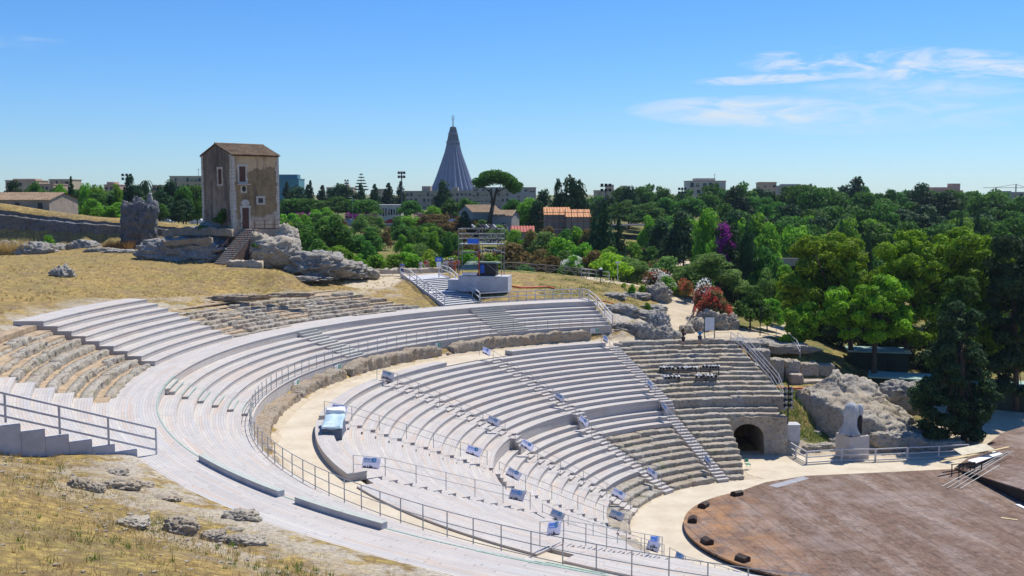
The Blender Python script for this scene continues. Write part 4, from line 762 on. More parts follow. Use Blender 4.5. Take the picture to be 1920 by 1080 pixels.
# big carved rock in the side entrance
def loft(name, label, secs, mat, seed, amp=.22, nu=14, nv=9, cat='rock'):
    S = np.array(secs, float); m_, k_ = S.shape[:2]; us = np.linspace(0, m_ - 1, (m_ - 1) * nu + 1); vs = np.linspace(0, k_ - 1, (k_ - 1) * nv + 1); mb = MB(); mb.smooth = True
    for u in us:
        i = min(int(u), m_ - 2); f = u - i; row_ = S[i] * (1 - f) + S[i + 1] * f
        for v in vs:
            j = min(int(v), k_ - 2); g = v - j; q = Vector(row_[j] * (1 - g) + row_[j + 1] * g); o_ = Vector((seed, 0, 0))
            d = Vector((noise.fractal(q * .55 + o_, .9, 2, 5), noise.fractal(q * .55 + o_ + Vector((9, 0, 0)), .9, 2, 5), noise.fractal(q * .6 + o_ + Vector((0, 9, 0)), .8, 2, 5))) * amp + Vector((1, -1, 1)) * (.15 * noise.fractal(q * 2.2 + o_, .7, 2, 4) - .16 * max(0, .25 - abs(noise.noise(q * 1.1 + o_)))); mb.v.append(tuple(q + d))
    n = len(vs)
    for i in range(len(us) - 1):
        for j in range(n - 1): mb.f.append([i * n + j, (i + 1) * n + j, (i + 1) * n + j + 1, i * n + j + 1])
    mb.f.append(list(range(n))); mb.f.append([(len(us) - 1) * n + j for j in range(n)][::-1]); return tag(mb.build(name, mat), label, cat)
loft('carved_rock', 'huge carved rock with a straight cut face behind the wrapped statue', [[(26.3, 95.6, 1.4), (26.4, 95.8, 4.6), (27.1, 96.6, 4.7), (27.7, 97.3, 4.7), (28.1, 98, 3.8), (28.3, 98.6, 2.5)], [(28.2, 93.8, .2), (28.4, 94.1, 4.1), (29.5, 95.8, 4.5), (30.0, 97.0, 5.9), (30.7, 98.4, 6.3), (31.2, 99.8, 3.0)], [(30.5, 91.9, -.2), (30.7, 92.3, 3.0), (32, 94.2, 3.7), (32.4, 96.2, 4.6), (33, 98, 5.6), (33.5, 99.6, 3.0)], [(33.2, 91.6, -.2), (33.6, 92.3, 2.1), (34.3, 94, 3.0), (34.7, 95.6, 3.8), (35, 97, 4.2), (35.6, 98.5, 2.2)], [(36.3, 92.6, -.2), (36.5, 93.2, 1.2), (37, 94.5, 1.6), (37.2, 95.4, 1.8), (37.4, 96.5, 2.0), (37.8, 98, .6)], [(38.6, 93.5, -.2), (38.7, 94, .3), (38.8, 95, .4), (38.9, 95.6, .4), (39, 96.3, .4), (39.1, 97.3, .1)]], STONE, 201, .34)
rock('carved_rock', 'white rock lying behind the shoulder near the dark tree', (37.3, 99.5, 3.2), (2.4, 1.2, 1.5), 204, mat=ROCK, rot=-.5, amp=.25)
rock('carved_rock', 'small white boulder beside the dark conifer', (39.6, 100.2, 3.6), (1.3, 1.0, 1.1), 205, mat=ROCK, amp=.25)
rock('carved_rock', 'upright stone post at the left end of the carved rock', (26.9, 95.4, 3.0), (.75, .6, 1.9), 206, mat=WALLROCK, amp=.18, blocky=.6)
for i, (x, y, z, a, b_, c_, lb) in enumerate(((33.2, 91.6, .7, 1.5, 1.0, 1.2, 'grey boulder right behind the statue pedestal'), (35.3, 91.9, .6, 1.6, .9, 1.0, 'broad boulder behind the white railing'), (38.2, 92.3, .3, 2.4, .8, .7, 'long low stone ledge behind the white railing at right'), (26.5, 90.9, .3, .9, .6, .55, 'squared stone behind the bend of the white railing'), (28.0, 91.3, .35, 1.0, .6, .55, 'flat stone left of the pedestal'), (25.6, 92.2, .7, .7, .8, .6, 'tilted stone beside the grey block'), (27.3, 93.3, 1.1, .7, .5, .5, 'split boulder in the grass left of the carved rock'), (28.9, 92.3, .6, .55, .5, .5, 'dark stone at the foot of the carved rock'), (26.4, 95.0, 2.0, 1.4, .5, .35, 'flat dark stone slab in the grass'), (31.6, 91.0, .2, 1.2, .5, .4, 'low stone hidden behind the pedestal'), (37.6, 94.6, .9, 1.1, .8, .5, 'pale stone beside the small lectern'))): rock('rock', lb, (x, y, z), (a, b_, c_), 220 + i, mat=STONE, amp=.22, blocky=.5)
# row of upright stone blocks
for i, (px, py0, py1, wp, Y, lb) in enumerate(((1424, 655, 718, 34, 101.5, 'tallest upright block, leftmost of the row above the gateway'), (1455, 672, 716, 26, 102.2, 'second upright block from the left in the row'), (1483, 675, 717, 28, 102.5, 'third upright block from the left in the row'), (1514, 680, 716, 34, 103, 'wide fourth block of the row'), (1545, 683, 712, 36, 103.4, 'low worn fifth block at the right of the row'), (1491, 700, 722, 24, 101.2, 'small tan cube block in front of the row'), (1515, 712, 724, 62, 101.2, 'long low tan block in front of the row'), (1408, 640, 660, 30, 103, 'dark top block behind the handrail'), (1412, 682, 704, 18, 99.6, 'stone block stepping down beside the handrail'))):
    a = D(px, py0, Y); b_ = D(px, py1, Y); s = Y / F_PX; hh = a.z - b_.z
    rock('stone_block', lb, (a.x, Y, (a.z + b_.z) / 2), (wp * s / 2 * 1.12, .95, hh / 2 * 1.15), 260 + i, mat=STONE if i not in (5, 6) else MASON, blocky=.93, amp=.10, cat='stone block')
rock('stone_ledge', 'long dark ledge stone lying above the upright blocks', (26.5, 105.5, 7.3), (4.2, 1.2, .55), 280, mat=ROCK, blocky=.6, amp=.2, rot=-.15)
rock('stone_ledge', 'grey striped rock on the brown slope above the blocks', (23.2, 104.5, 7.6), (2.4, 1.0, .75), 281, mat=ROCK, blocky=.4, amp=.28); rock('stone_ledge', 'flat grey rock left of the brown slope', (25.2, 108.0, 7.4), (2.2, 1.2, .5), 282, mat=ROCK, blocky=.4, amp=.28)
rock('stone_ledge', 'broken earth ledge of dark stone in the field above the stone rows', D(455, 558, 93), (2.4, .4, .26), 284, mat=WALLROCK, blocky=.4, amp=.4, rot=.12, sub=5); rock('stone_ledge', 'second broken stone ledge right of the first', D(545, 553, 95), (1.9, .4, .22), 285, mat=WALLROCK, blocky=.6, amp=.3, rot=.15)
# ------------------------------------------------------------------ old house on its rock
Yh = 118.0; pc = D(437, 430, Yh); FZ = pc.z                 # front corner of the house at floor height
PHI = RAD(45.5); rx = Vector((math.cos(PHI), math.sin(PHI), 0)); lx = Vector((-math.sin(PHI), math.cos(PHI), 0)); LN, WD, HT = 6.15, 6.7, 8.35
m = NT('stained_plaster'); ob = m.objco(); n1 = m.noise(.32, 6, .62, vec=ob); n2 = m.noise(1.3, 7, .7, vec=ob); n3 = m.noise(.9, 6, .65, vec=ob, scale3=(1.2, 1.2, .18)); so = m.n.new('ShaderNodeSeparateXYZ'); m.l.new(ob, so.inputs[0])
c = m.ramp(n2, [(.32, (.17, .12, .065)), (.5, (.26, .185, .10)), (.7, (.34, .25, .14))]); hgt = m.mth('ADD', m.rng(so.outputs[2], 5.2, 8.4), m.mth('MULTIPLY', m.mth('SUBTRACT', n1, .5), 1.6)); c = m.mix(m.rng(hgt, .5, .54), c, m.ramp(n2, [(.3, (.46, .33, .19)), (.7, (.58, .44, .27))]))
low = m.mth('ADD', m.rng(so.outputs[2], 3.2, .2), m.mth('MULTIPLY', m.mth('SUBTRACT', n1, .5), 2.0)); c = m.mix(m.rng(low, .55, .75), c, m.ramp(n2, [(.3, (.33, .27, .2)), (.7, (.50, .43, .34))])); c = m.mix(m.rng(n3, .50, .66, 0, .75), c, (.085, .07, .055))
PLAST = m.col(c); m.bump(n2, .5, .03)
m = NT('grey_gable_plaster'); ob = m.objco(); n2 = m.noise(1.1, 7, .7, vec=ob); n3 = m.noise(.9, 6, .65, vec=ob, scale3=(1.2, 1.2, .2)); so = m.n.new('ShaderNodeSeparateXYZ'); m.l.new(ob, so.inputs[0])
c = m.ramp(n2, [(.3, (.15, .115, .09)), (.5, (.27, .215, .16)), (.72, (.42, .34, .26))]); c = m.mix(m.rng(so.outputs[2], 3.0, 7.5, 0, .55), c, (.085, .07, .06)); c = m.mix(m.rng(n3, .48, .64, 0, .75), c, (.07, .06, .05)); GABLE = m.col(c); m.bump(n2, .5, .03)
t = thing('old_house', 'tall weathered tan house with tiled roof standing on the rock', 'house', (pc.x, pc.y, FZ), PHI)
# local frame: x along the front, y to the back
mb = MB(); b0 = -.9
mb.raw([(0, 0, b0), (LN, 0, b0), (LN, 0, HT), (0, 0, HT)], [[0, 1, 2, 3]]); mb.raw([(LN, 0, b0), (LN, WD, b0), (LN, WD, HT), (LN, WD / 2, HT + 1.25), (LN, 0, HT)], [[0, 1, 2, 3, 4]]); mb.raw([(LN, WD, b0), (0, WD, b0), (0, WD, HT), (LN, WD, HT)], [[0, 1, 2, 3]])
put('front_wall', mb.mesh('front_wall', PLAST, fix=False), t)
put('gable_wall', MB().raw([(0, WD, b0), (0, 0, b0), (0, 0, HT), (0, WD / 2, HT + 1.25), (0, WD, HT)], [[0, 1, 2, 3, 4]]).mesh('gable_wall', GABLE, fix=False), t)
mb = MB(); nr = 26
for s in (0, 1):                              # rows of barrel tiles
    for i in range(nr):
        x0 = -.12 + (LN + .24) * i / nr; x1 = x0 + (LN + .24) / nr; e = (WD / 2 + .32)
        for j in range(9):
            u0, u1 = j / 9, (j + 1.12) / 9
            def rp_(x, u, h): y = WD / 2 - e * u if s == 0 else WD / 2 + e * u; return (x, y, HT + 1.33 - (1.25 + .12) * u * 1.0 + h + .03 * (1 - (u * 9 % 1)) + .025 * noise.noise(Vector((i * 1.7, j * 2.3, s * 5))))
            k_ = len(mb.v); mb.v += [rp_(x0, u0, .0), rp_((x0 + x1) / 2, u0, .1), rp_(x1, u0, .0), rp_(x0, min(u1, 1.02), .03), rp_((x0 + x1) / 2, min(u1, 1.02), .14), rp_(x1, min(u1, 1.02), .03)]; mb.f += [[k_, k_ + 1, k_ + 4, k_ + 3], [k_ + 1, k_ + 2, k_ + 5, k_ + 4]]
roof = put('roof', mb.mesh('roof', TILE, fix=False), t)
put('ridge_tiles', MB().bar((-.15, WD / 2, HT + 1.36), (LN + .15, WD / 2, HT + 1.36), .13, n=8).mesh('ridge_tiles', TILE), roof)
put('roof_deck', MB().raw([(-.1, -.3, HT - .1), (LN + .1, -.3, HT - .1), (LN + .1, WD / 2, HT + 1.27), (-.1, WD / 2, HT + 1.27), (LN + .1, WD + .3, HT - .1), (-.1, WD + .3, HT - .1)], [[0, 1, 2, 3], [3, 2, 4, 5]]).mesh('roof_deck', DWOOD), roof)
for i in range(9): put('rafter_end', MB().box((.25 + i * .69, -.16, HT - .06), (.12, .34, .12)).mesh('rafter_end', DWOOD), roof)
PALE = plain('pale_dressed_stone', (.50, .46, .40), .9, .25, 3)
def quoin(nm, x, y, dx, dy):
    mb = MB(); rg = random.Random(len(nm) + int(x * 7)); z = b0
    while z < HT - .1: h = rg.uniform(.28, .42); wv = rg.uniform(.28, .55); mb.box((x + dx * wv / 2, y + dy * wv / 2, z + h / 2), (wv if dx else .05, wv if dy else .05, h - .02)); z += h
    put(nm, mb.mesh(nm, PALE), t)
quoin('corner_stones', 0, -.005, 1, 0); quoin('corner_stones', -.005, 0, 0, 1); quoin('corner_stones', LN, -.005, -1, 0); quoin('corner_stones', -.005, WD, 0, -1)
def opening(face, u, z0, wv, hv, door=False, fr=.22):
    def bx(mb, uc, zc, du, dz, th, out): return mb.box((uc, -out, zc), (du, th, dz)) if face == 'front' else mb.box((-out, uc, zc), (th, du, dz))
    o_ = put('door' if door else 'window', bx(MB(), u, z0 + hv / 2, wv, hv, .03, .02).mesh('opening', DWOOD if (door or hv > 1) else GLASS), t)
    f_ = MB(); rg = random.Random(int(u * 10)); z = z0 - (0 if door else .2)
    while z < z0 + hv: h = min(.32, z0 + hv - z + .01); e = rg.uniform(.8, 1.35); bx(f_, u - wv / 2 - fr * e / 2, z + h / 2, fr * e, h - .015, .06, .03); e = rg.uniform(.8, 1.35); bx(f_, u + wv / 2 + fr * e / 2, z + h / 2, fr * e, h - .015, .06, .03); z += h
    bx(f_, u, z0 + hv + .12, wv + fr * 2.6, .24, .07, .035)
    if not door: bx(f_, u, z0 - .1, wv + fr * 2, .2, .09, .045)
    put('frame', f_.mesh('frame', PALE), o_); s_ = MB()
    for i in range(1, 4 if hv > 1 else 2): bx(s_, u - wv / 2 + wv * i / (4 if hv > 1 else 2), z0 + hv / 2, .025, hv, .03, .035)
    put('shutter_slats', s_.mesh('shutter_slats', plain('red_brown_wood', (.17, .06, .04), .8, .3, 5) if 'red_brown_wood' not in MATS else MATS['red_brown_wood']), o_)
opening('front', 1.32, 5.35, .8, 1.72); opening('front', 3.62, 2.95, .62, .55); opening('front', 1.62, .05, .85, 2.35, True); opening('gable', 2.5, 5.1, .75, 1.7)
put('balcony_slab', MB().box((1.32, -.28, 5.06), (1.5, .55, .14)).mesh('balcony_slab', PALE), t); put('hole_ring', MB().box((1.45, -.03, 4.5), (.8, .06, .85)).box((1.45, -.05, 4.5), (.1, .04, .1)).mesh('hole_ring', PALE), t); put('hole', MB().lathe([(.30, 0), (.30, .02)], (0, 0, 0), 12).mesh('hole', DARKM), t, (1.47, -.07, 4.55), (math.pi / 2, 0, 0), (.85, 1.1, 1))
put('door_crest', MB().lathe([(.55, 0), (.5, .06)], (0, 0, 0), 14).mesh('door_crest', PALE), t, (1.62, -.02, 2.95), (math.pi / 2, 0, 0), (1, .75, 1))
# terrace, stairs, iron railing (all the stone base is one thing)
def LW(x, y, z): return Vector((pc.x, pc.y, 0)) + rx * x + lx * y + Vector((0, 0, z))
tt = thing('terrace_base', 'rubble stone terrace carrying the front of the old house', 'wall', (pc.x, pc.y, FZ), PHI)
put('rubble_wall', MB().box((3.9, -.75, -.95), (4.6, 1.5, 1.9)).mesh('rubble_wall', MASON), tt); put('terrace_edge', MB().box((3.9, -1.48, .04), (4.7, .1, .1)).mesh('terrace_edge', RUST), tt)
ir = MB()
for x in (1.9, 3.2, 4.5, 6.1): ir.sq((x, -1.45, 0), (x, -1.45, 1.0), .05)
for h in (.5, 1.0): ir.sq((1.9, -1.45, h), (6.1, -1.45, h), .04)
ir.sq((6.1, -1.45, 1.), (6.1, 0, 1.), .04); put('iron_railing', ir.mesh('iron_railing', RUST), tt)
ts = thing('stone_stairs', 'worn stone stairs climbing left to right up to the house door', 'stairs', (pc.x, pc.y, FZ), 0)
A = LW(1.65, -.95, FZ); B = D(415, 492, Yh - 4.3); B.z = h1(B.x, B.y); inv = Matrix.Translation(ts.location).inverted(); NS = 19; dv = (B - A); hd = Vector((dv.x, dv.y, 0)).normalized(); ang = math.atan2(hd.y, hd.x)
sm = MB(); tr_ = MB()
for i in range(NS):
    p = A.lerp(B, (i + .5) / NS); top_ = A.z + (B.z - A.z) * i / NS; l_ = dv.xy.length / NS
    sm.box((p.x, p.y, (top_ + B.z - .6) / 2 - .03), (l_ + .01, 1.75, top_ - B.z + .6 - .06), ang); tr_.box((p.x, p.y, top_ - .03), (l_ + .07, 1.85, .065), ang)
for b_, nm, mt in ((sm, 'step_body', plain('red_brown_stone', (.19, .135, .11), .9, .35, 3)), (tr_, 'tread_slabs', PALE)): o_ = b_.build(nm, mt, ts); o_.matrix_parent_inverse = inv
ir = MB(); sd = Vector((-hd.y, hd.x, 0)) * .85
for s in (1, -1):
    for i in (1, 6, 11, 16): p = A.lerp(B, i / NS) + sd * s; ir.sq(p, p + Vector((0, 0, 1.0)), .05)
    ir.sq(A.lerp(B, 1 / NS) + sd * s + Vector((0, 0, 1)), A.lerp(B, 16 / NS) + sd * s + Vector((0, 0, 1)), .05)
o_ = ir.build('iron_handrail', RUST, ts); o_.matrix_parent_inverse = inv
def wall_run(name, label, pts, th, mat, seed, cat='wall', hgt=1.2, fn=None):
    mb = MB(); mb.smooth = True; k_ = 0; L_ = 0; segs = []
    for a, b_ in zip(pts, pts[1:]):
        n = max(2, int((b_ - a).length / .25)); segs += [a.lerp(b_, i / n) for i in range(n)]
    segs.append(pts[-1]); m_ = 11
    for i, p in enumerate(segs):
        d = (segs[min(i + 1, len(segs) - 1)] - segs[max(i - 1, 0)]); nn = Vector((-d.y, d.x, 0)).normalized() * th / 2
        for j in range(m_):
            u = j / (m_ - 1); 
            if u < .4: q = p + nn + Vector((0, 0, hgt * u / .4))
            elif u < .6: q = p + nn * (1 - 2 * (u - .4) / .2) + Vector((0, 0, hgt))
            else: q = p - nn + Vector((0, 0, hgt * (1 - (u - .6) / .4)))
            f = noise.fractal(q * 1.5 + Vector((seed, 0, 0)), 1, 2, 4); mb.v.append(tuple(q + nn.normalized() * f * .16 + Vector((0, 0, .24 * f * (1 if .25 < u < .75 else 0)))))
    for i in range(len(segs) - 1):
        for j in range(m_ - 1): mb.f.append([i * m_ + j, (i + 1) * m_ + j, (i + 1) * m_ + j + 1, i * m_ + j + 1])
    mb.f.append(list(range(m_))); mb.f.append([(len(segs) - 1) * m_ + j for j in range(m_)][::-1]); o_ = mb.build(name, mat); return tag(o_, label, cat)
wall_run('rubble_wall', 'upper curved rubble wall left of the old house', [D(436, 443, 116.8), D(395, 441, 117.2), D(345, 441, 118.0), D(310, 446, 119.6)], .6, BRUB, 3, hgt=.85)
wall_run('rubble_wall', 'lower rubble wall on the rock left of the stairs', [D(398, 456, 115.0), D(350, 458, 115.2), D(312, 462, 115.8), D(306, 456, 117.5)], .6, BRUB, 8, hgt=.6)
wall_run('rubble_wall', 'low rubble footing at the foot of the house stairs', [D(428, 501, 112), D(462, 502, 111.5), D(492, 503, 111.4)], .7, MASON, 12, hgt=.75)
rock('outcrop', 'rock outcrop tinted with bluish shade under the rubble walls left of the stairs', D(350, 474, 118.5), (4.9, 3.0, 1.75), 301, mat=SHADEROCK, sub=5, amp=.26, blocky=.3); rock('outcrop', 'rock under the gable end behind the rubble walls', D(400, 456, 122), (3.6, 3.0, 2.2), 302, mat=ROCK, amp=.22, blocky=.3)
rock('outcrop', 'great overhanging pale boulder under the right corner of the house', D(519, 475, 115.6), (2.7, 2.5, 1.9), 303, mat=STONE, sub=5, amp=.17, blocky=.2); rock('outcrop', 'rock between the stairs and the great boulder', D(483, 470, 118.0), (1.5, 1.3, 1.9), 304, mat=STONE, amp=.2, blocky=.3)
rock('outcrop', 'rock standing behind the right corner of the terrace', D(538, 448, 118.5), (1.2, 1.6, 1.6), 307, mat=STONE, amp=.22)
rock('outcrop', 'rough grey rock slope right of the great boulder', D(590, 500, 115), (3.6, 2.6, 1.5), 305, mat=ROCK, sub=5, amp=.36, rot=-.2); rock('outcrop', 'low grey rock tail pointing towards the visitors', D(640, 508, 117), (3.0, 1.8, .95), 306, mat=ROCK, sub=5, amp=.36, rot=-.2); rock('outcrop', 'flat rock remnants in the dry grass below the rock slope', G(570, 524), (2.2, 1.2, .3), 308, mat=ROCK, amp=.4)
rock('outcrop', 'small triangular rock beside the path to the scaffold', D(697, 515, 118), (.9, .7, .6), 309, mat=STONE, amp=.2)
# ------------------------------------------------------------------ white stairs up from the boardwalk
B0 = W(835, 574, ZB); B1 = W(898, 568, ZB); T0 = W(770, 524, 13.25); T1 = W(842, 519, 13.25)
t = thing('entrance_stairs', 'wide grey white stairs with a landing leading down to the boardwalk', 'stairs', B0); inv = Matrix.Translation(t.location).inverted(); sm = MB(); se = MB(); NSt = 14
def SP(u, v): return B0.lerp(B1, v).lerp(T0.lerp(T1, v), u)
lv = []
for i in range(NSt):
    u0 = i / NSt * .88 + (.12 if i >= 7 else 0); u1 = (i + 1) / NSt * .88 + (.12 if i >= 6 else 0); z = ZB + (13.25 - ZB) * (i + 1) / NSt; lv.append((u0, z))
    q = [SP(u0, 0), SP(u0, 1), SP(u1, 1), SP(u1, 0)]; sm.prism([(p.x, p.y) for p in q], ZB - .3, z); q2 = [SP(u0 - .006, .02), SP(u0 - .006, .98), SP(u0 + .004, .98), SP(u0 + .004, .02)]; se.prism([(p.x, p.y) for p in q2], z - .118, z - .028)
q = [SP(.999, 0), SP(.999, 1), SP(1.35, 1), SP(1.35, 0)]; sm.prism([(p.x, p.y) for p in q], 12.2, 13.24)
side = MB(); d_ = (B0 - B1).normalized() * .12; side.raw([tuple(B0 + Vector((0, 0, -.3))), tuple(SP(1.3, 0) + Vector((0, 0, -1.6))), tuple(SP(1.3, 0)), tuple(SP(1, 0)), tuple(B0 + Vector((0, 0, .15)))] + [tuple(x + d_) for x in (B0 + Vector((0, 0, -.3)), SP(1.3, 0) + Vector((0, 0, -1.6)), SP(1.3, 0), SP(1, 0), B0 + Vector((0, 0, .15)))], [[0, 1, 2, 3, 4], [9, 8, 7, 6, 5], [0, 1, 6, 5], [1, 2, 7, 6], [2, 3, 8, 7], [3, 4, 9, 8], [4, 0, 5, 9]])
for b_, nm, mt in ((sm, 'step_flight', RAILW), (se, 'risers', plain('dark_riser', (.16, .18, .17), .9, .2, 3)), (side, 'side_panel', RAILW)): o_ = b_.build(nm, mt, t); o_.matrix_parent_inverse = inv
def stz(u): return float(np.interp(u, [0, .44, .56, 1, 1.4], [ZB, 12.45, 12.45, 13.25, 13.25]))
for s, lb, us in ((-.02, 'left handrail of the grey white stairs', [0, .22, .44, .56, .78, 1.0, 1.32]), (1.02, 'right handrail of the grey white stairs', [0, .22, .44, .56, .78, 1.0, 1.32])):
    rail_thing('stair_railing', lb, [Vector((SP(u, s).x, SP(u, s).y, stz(u))) for u in us], RAILW, (1.05, .55), .05, .045, square=True)
Tq = [pol(46.1, a, ZB) for a in np.linspace(119, 108.6, 9)]
rail_thing('white_top_railing', 'grey white railing along the far edge of the boardwalk right of the stairs', [W(900, 569, ZB)] + Tq, RAILW, (1.05, .58, .1), .045, .04, square=True)
rail_thing('sloping_railing', 'grey white railing sloping down at the right end of the upper tier', [pol(46.1, 108.3, ZB), pol(44.4, 108.2, ZB), pol(42.2, 108.1, 11.1), pol(40.2, 108.1, 10.4), pol(38.2, 108.1, ZA)], RAILW, (1.05, .6, .15), .045, .04, square=True)
# handrail at the right side of the stone seats, and rails near the signboard
for dx, lb in ((0, 'left pale handrail down the right side of the stone seats'), (.7, 'right pale handrail beside the upright blocks')):
    rail_thing('stone_handrail', lb, [Vector((21.6 + dx, 102.4, 8.3)), Vector((22.2 + dx, 100, 7.7)), Vector((23.0 + dx, 97.5, 6.6)), Vector((23.8 + dx, 95, 5.4)), Vector((24.4 + dx * .4, 93, 4.0))], RAILW, (1.0, .55), .03, .03)
rail_thing('path_barrier', 'thin steel barrier by the visitors on the passage path', [W(1322, 650, 8.2), W(1340, 642, 8.2), W(1370, 641, 8.1), W(1392, 655, 8.0)], STEEL, (1.0, .5), .025, .02)
rail_thing('curved_barrier', 'thin pale barrier round the brown slope above the stone blocks', [W(1455, 632, 7.7), W(1475, 640, 7.6), W(1493, 655, 7.4), W(1500, 670, 7.2)], RAILW, (.95, .5), .03, .025)
# notice boards and posts
p = W(1330, 642, 8.2); t = thing('notice_board', 'white notice board on two posts beside the man in blue', 'sign', p, .1); put('board', MB().box((0, 0, 1.85), (1.0, .06, 1.35)).mesh('board', WHITEP), t); put('frame', MB().sq((-.52, 0, 1.15), (-.52, 0, 2.55), .07).sq((.52, 0, 1.15), (.52, 0, 2.55), .07).sq((-.52, 0, 2.55), (.52, 0, 2.55), .07).mesh('frame', plain('dark_green', (.02, .06, .035), .6)), t)
for s in (-.5, .5): put('leg', MB().sq((s, 0, 0), (s, 0, 1.2), .07).mesh('leg', MATS['dark_green']), t)
p = D(823, 512, 121); t = thing('blue_signpost', 'signpost with a blue panel over a white panel beside the visitors', 'sign', (p.x, p.y, h1(p.x, p.y))); put('post', MB().sq((0, 0, 0), (0, 0, 2.6), .12).mesh('post', RAILW), t); put('blue_panel', MB().box((0, -.07, 2.45), (.82, .05, .5)).mesh('blue_panel', BLUEP), t); put('white_panel', MB().box((0, -.07, 1.9), (.55, .04, .55)).mesh('white_panel', WHITEP), t); put('lettering', MB().box((0, -.1, 2.5), (.55, .012, .06)).box((0, -.1, 2.38), (.45, .012, .05)).mesh('lettering', WHITEP), t)
p = W(1158, 526, 11.9); t = thing('signpost', 'tall thin post with a small pale panel in front of the bright bush', 'sign', p); put('post', MB().sq((0, 0, 0), (0, 0, 2.35), .1).mesh('post', RAILW), t); put('panel', MB().box((0, -.06, 2.3), (.6, .04, .2)).mesh('panel', WHITEP), t)
p = W(1126, 533, 11.9); t = thing('lamp_post', 'short dark path lamp post by the white fence', 'lamp', p); put('post', MB().bar((0, 0, 0), (0, 0, 1.5), .05).bar((0, 0, .9), (0, 0, 1.75), .2, .26, n=10).mesh('post', DARKM), t); put('cap', MB().lathe([(.2, 1.75), (.22, 1.9), (.1, 2.02)], (0, 0, 0), 10).mesh('cap', WHITEP), t)
p = W(1425, 630, 7.9); tag(MB().bar((p.x, p.y, p.z), (p.x, p.y, p.z + 2.9), .05).box((p.x, p.y, p.z + 2.95), (.22, .22, .2)).build('thin_post', DARKM), 'thin dark post standing on the low path by the pines', 'post')
p = D(598, 468, 150); t = thing('small_sign', 'small white sign on a post among the bushes right of the old house', 'sign', (p.x, p.y, h1(p.x, p.y))); put('post', MB().sq((0, 0, 0), (0, 0, p.z - h1(p.x, p.y) + .3), .08).mesh('post', RAILW), t); put('panel', MB().box((0, -.06, p.z - h1(p.x, p.y) + .5), (.6, .04, .5)).mesh('panel', WHITEP), t)
p = W(1688, 806, .6); t = thing('lectern', 'small blue grey lectern panel on the rock behind the railing', 'sign', (38.2, 93.6, 1.1)); put('post', MB().sq((0, 0, 0), (0, 0, 1.25), .3).mesh('post', plain('slate_blue', (.10, .13, .18), .6)), t); put('panel', MB().box((0, 0, 1.3), (2.3, .5, .04)).mesh('panel', RAILW), t)
# rustic fences
def xfence(name, label, pts, h=1.05, cross=True, mat=None, gap=1.9):
    mat = mat or BARK_F; t = thing(name, label, 'fence', pts[0]); inv = Matrix.Translation(t.location).inverted(); P = [pts[0]]
    for a, b_ in zip(pts, pts[1:]):
        n = max(1, int((b_ - a).length / gap)); P += [a.lerp(b_, i / n) for i in range(1, n + 1)]
    P = [Vector((p.x, p.y, h1(p.x, p.y))) for p in P]; up = Vector((0, 0, 1))
    for p in P: o_ = MB().bar(p, p + up * h, .055).build('post', mat, t); o_.matrix_parent_inverse = inv
    mb = MB()
    for a, b_ in zip(P, P[1:]):
        mb.bar(a + up * h * .97, b_ + up * h * .97, .045); mb.bar(a + up * h * .5, b_ + up * h * .5, .035)
        if cross: mb.bar(a + up * .1, b_ + up * h * .95, .035); mb.bar(b_ + up * .1, a + up * h * .95, .035)
    o_ = mb.build('rails', mat, t); o_.matrix_parent_inverse = inv; return t
BARK_F = plain('old_fence_wood', (.30, .26, .22), .9, .3, 5)
xfence('rustic_fence', 'dark rustic fence with crossed bars along the top of the slope behind the scaffold', [W(944, 508, 13.2), W(1000, 507, 13.1), W(1060, 511, 12.9), W(1100, 521, 12.5)])
xfence('path_fence', 'low rustic fence along the outer side of the winding path', [W(1165, 522, 11.8), W(1215, 533, 11.2), W(1260, 541, 10.6), W(1290, 548, 10.2), W(1308, 562, 9.8)], cross=False)
xfence('path_fence', 'rustic fence down the right side of the path foot', [W(1308, 562, 9.8), W(1300, 595, 8.9), W(1285, 625, 8.4)], cross=False, h=.95)
xfence('pale_fence', 'pale square fence at the far end of the winding path', [W(1090, 522, 12.4), W(1118, 517, 12.4), W(1142, 521, 12.3)], cross=False, mat=RAILW)
rail_thing('far_fence', 'thin fence along the far sloping park road', [W(1173, 478, 10), W(1205, 487, 10), W(1240, 494, 9.8), W(1270, 500, 9.6)], STEEL, (1.1, .6), .03, .025)
o_ = MB().raw([W(1168, 462, 10.3), W(1185, 462, 10.3), W(1300, 492, 9.9), W(1275, 500, 9.7), W(1165, 474, 10.2)], [[0, 1, 2, 3, 4]]).build('park_road', SAND); structure(o_)
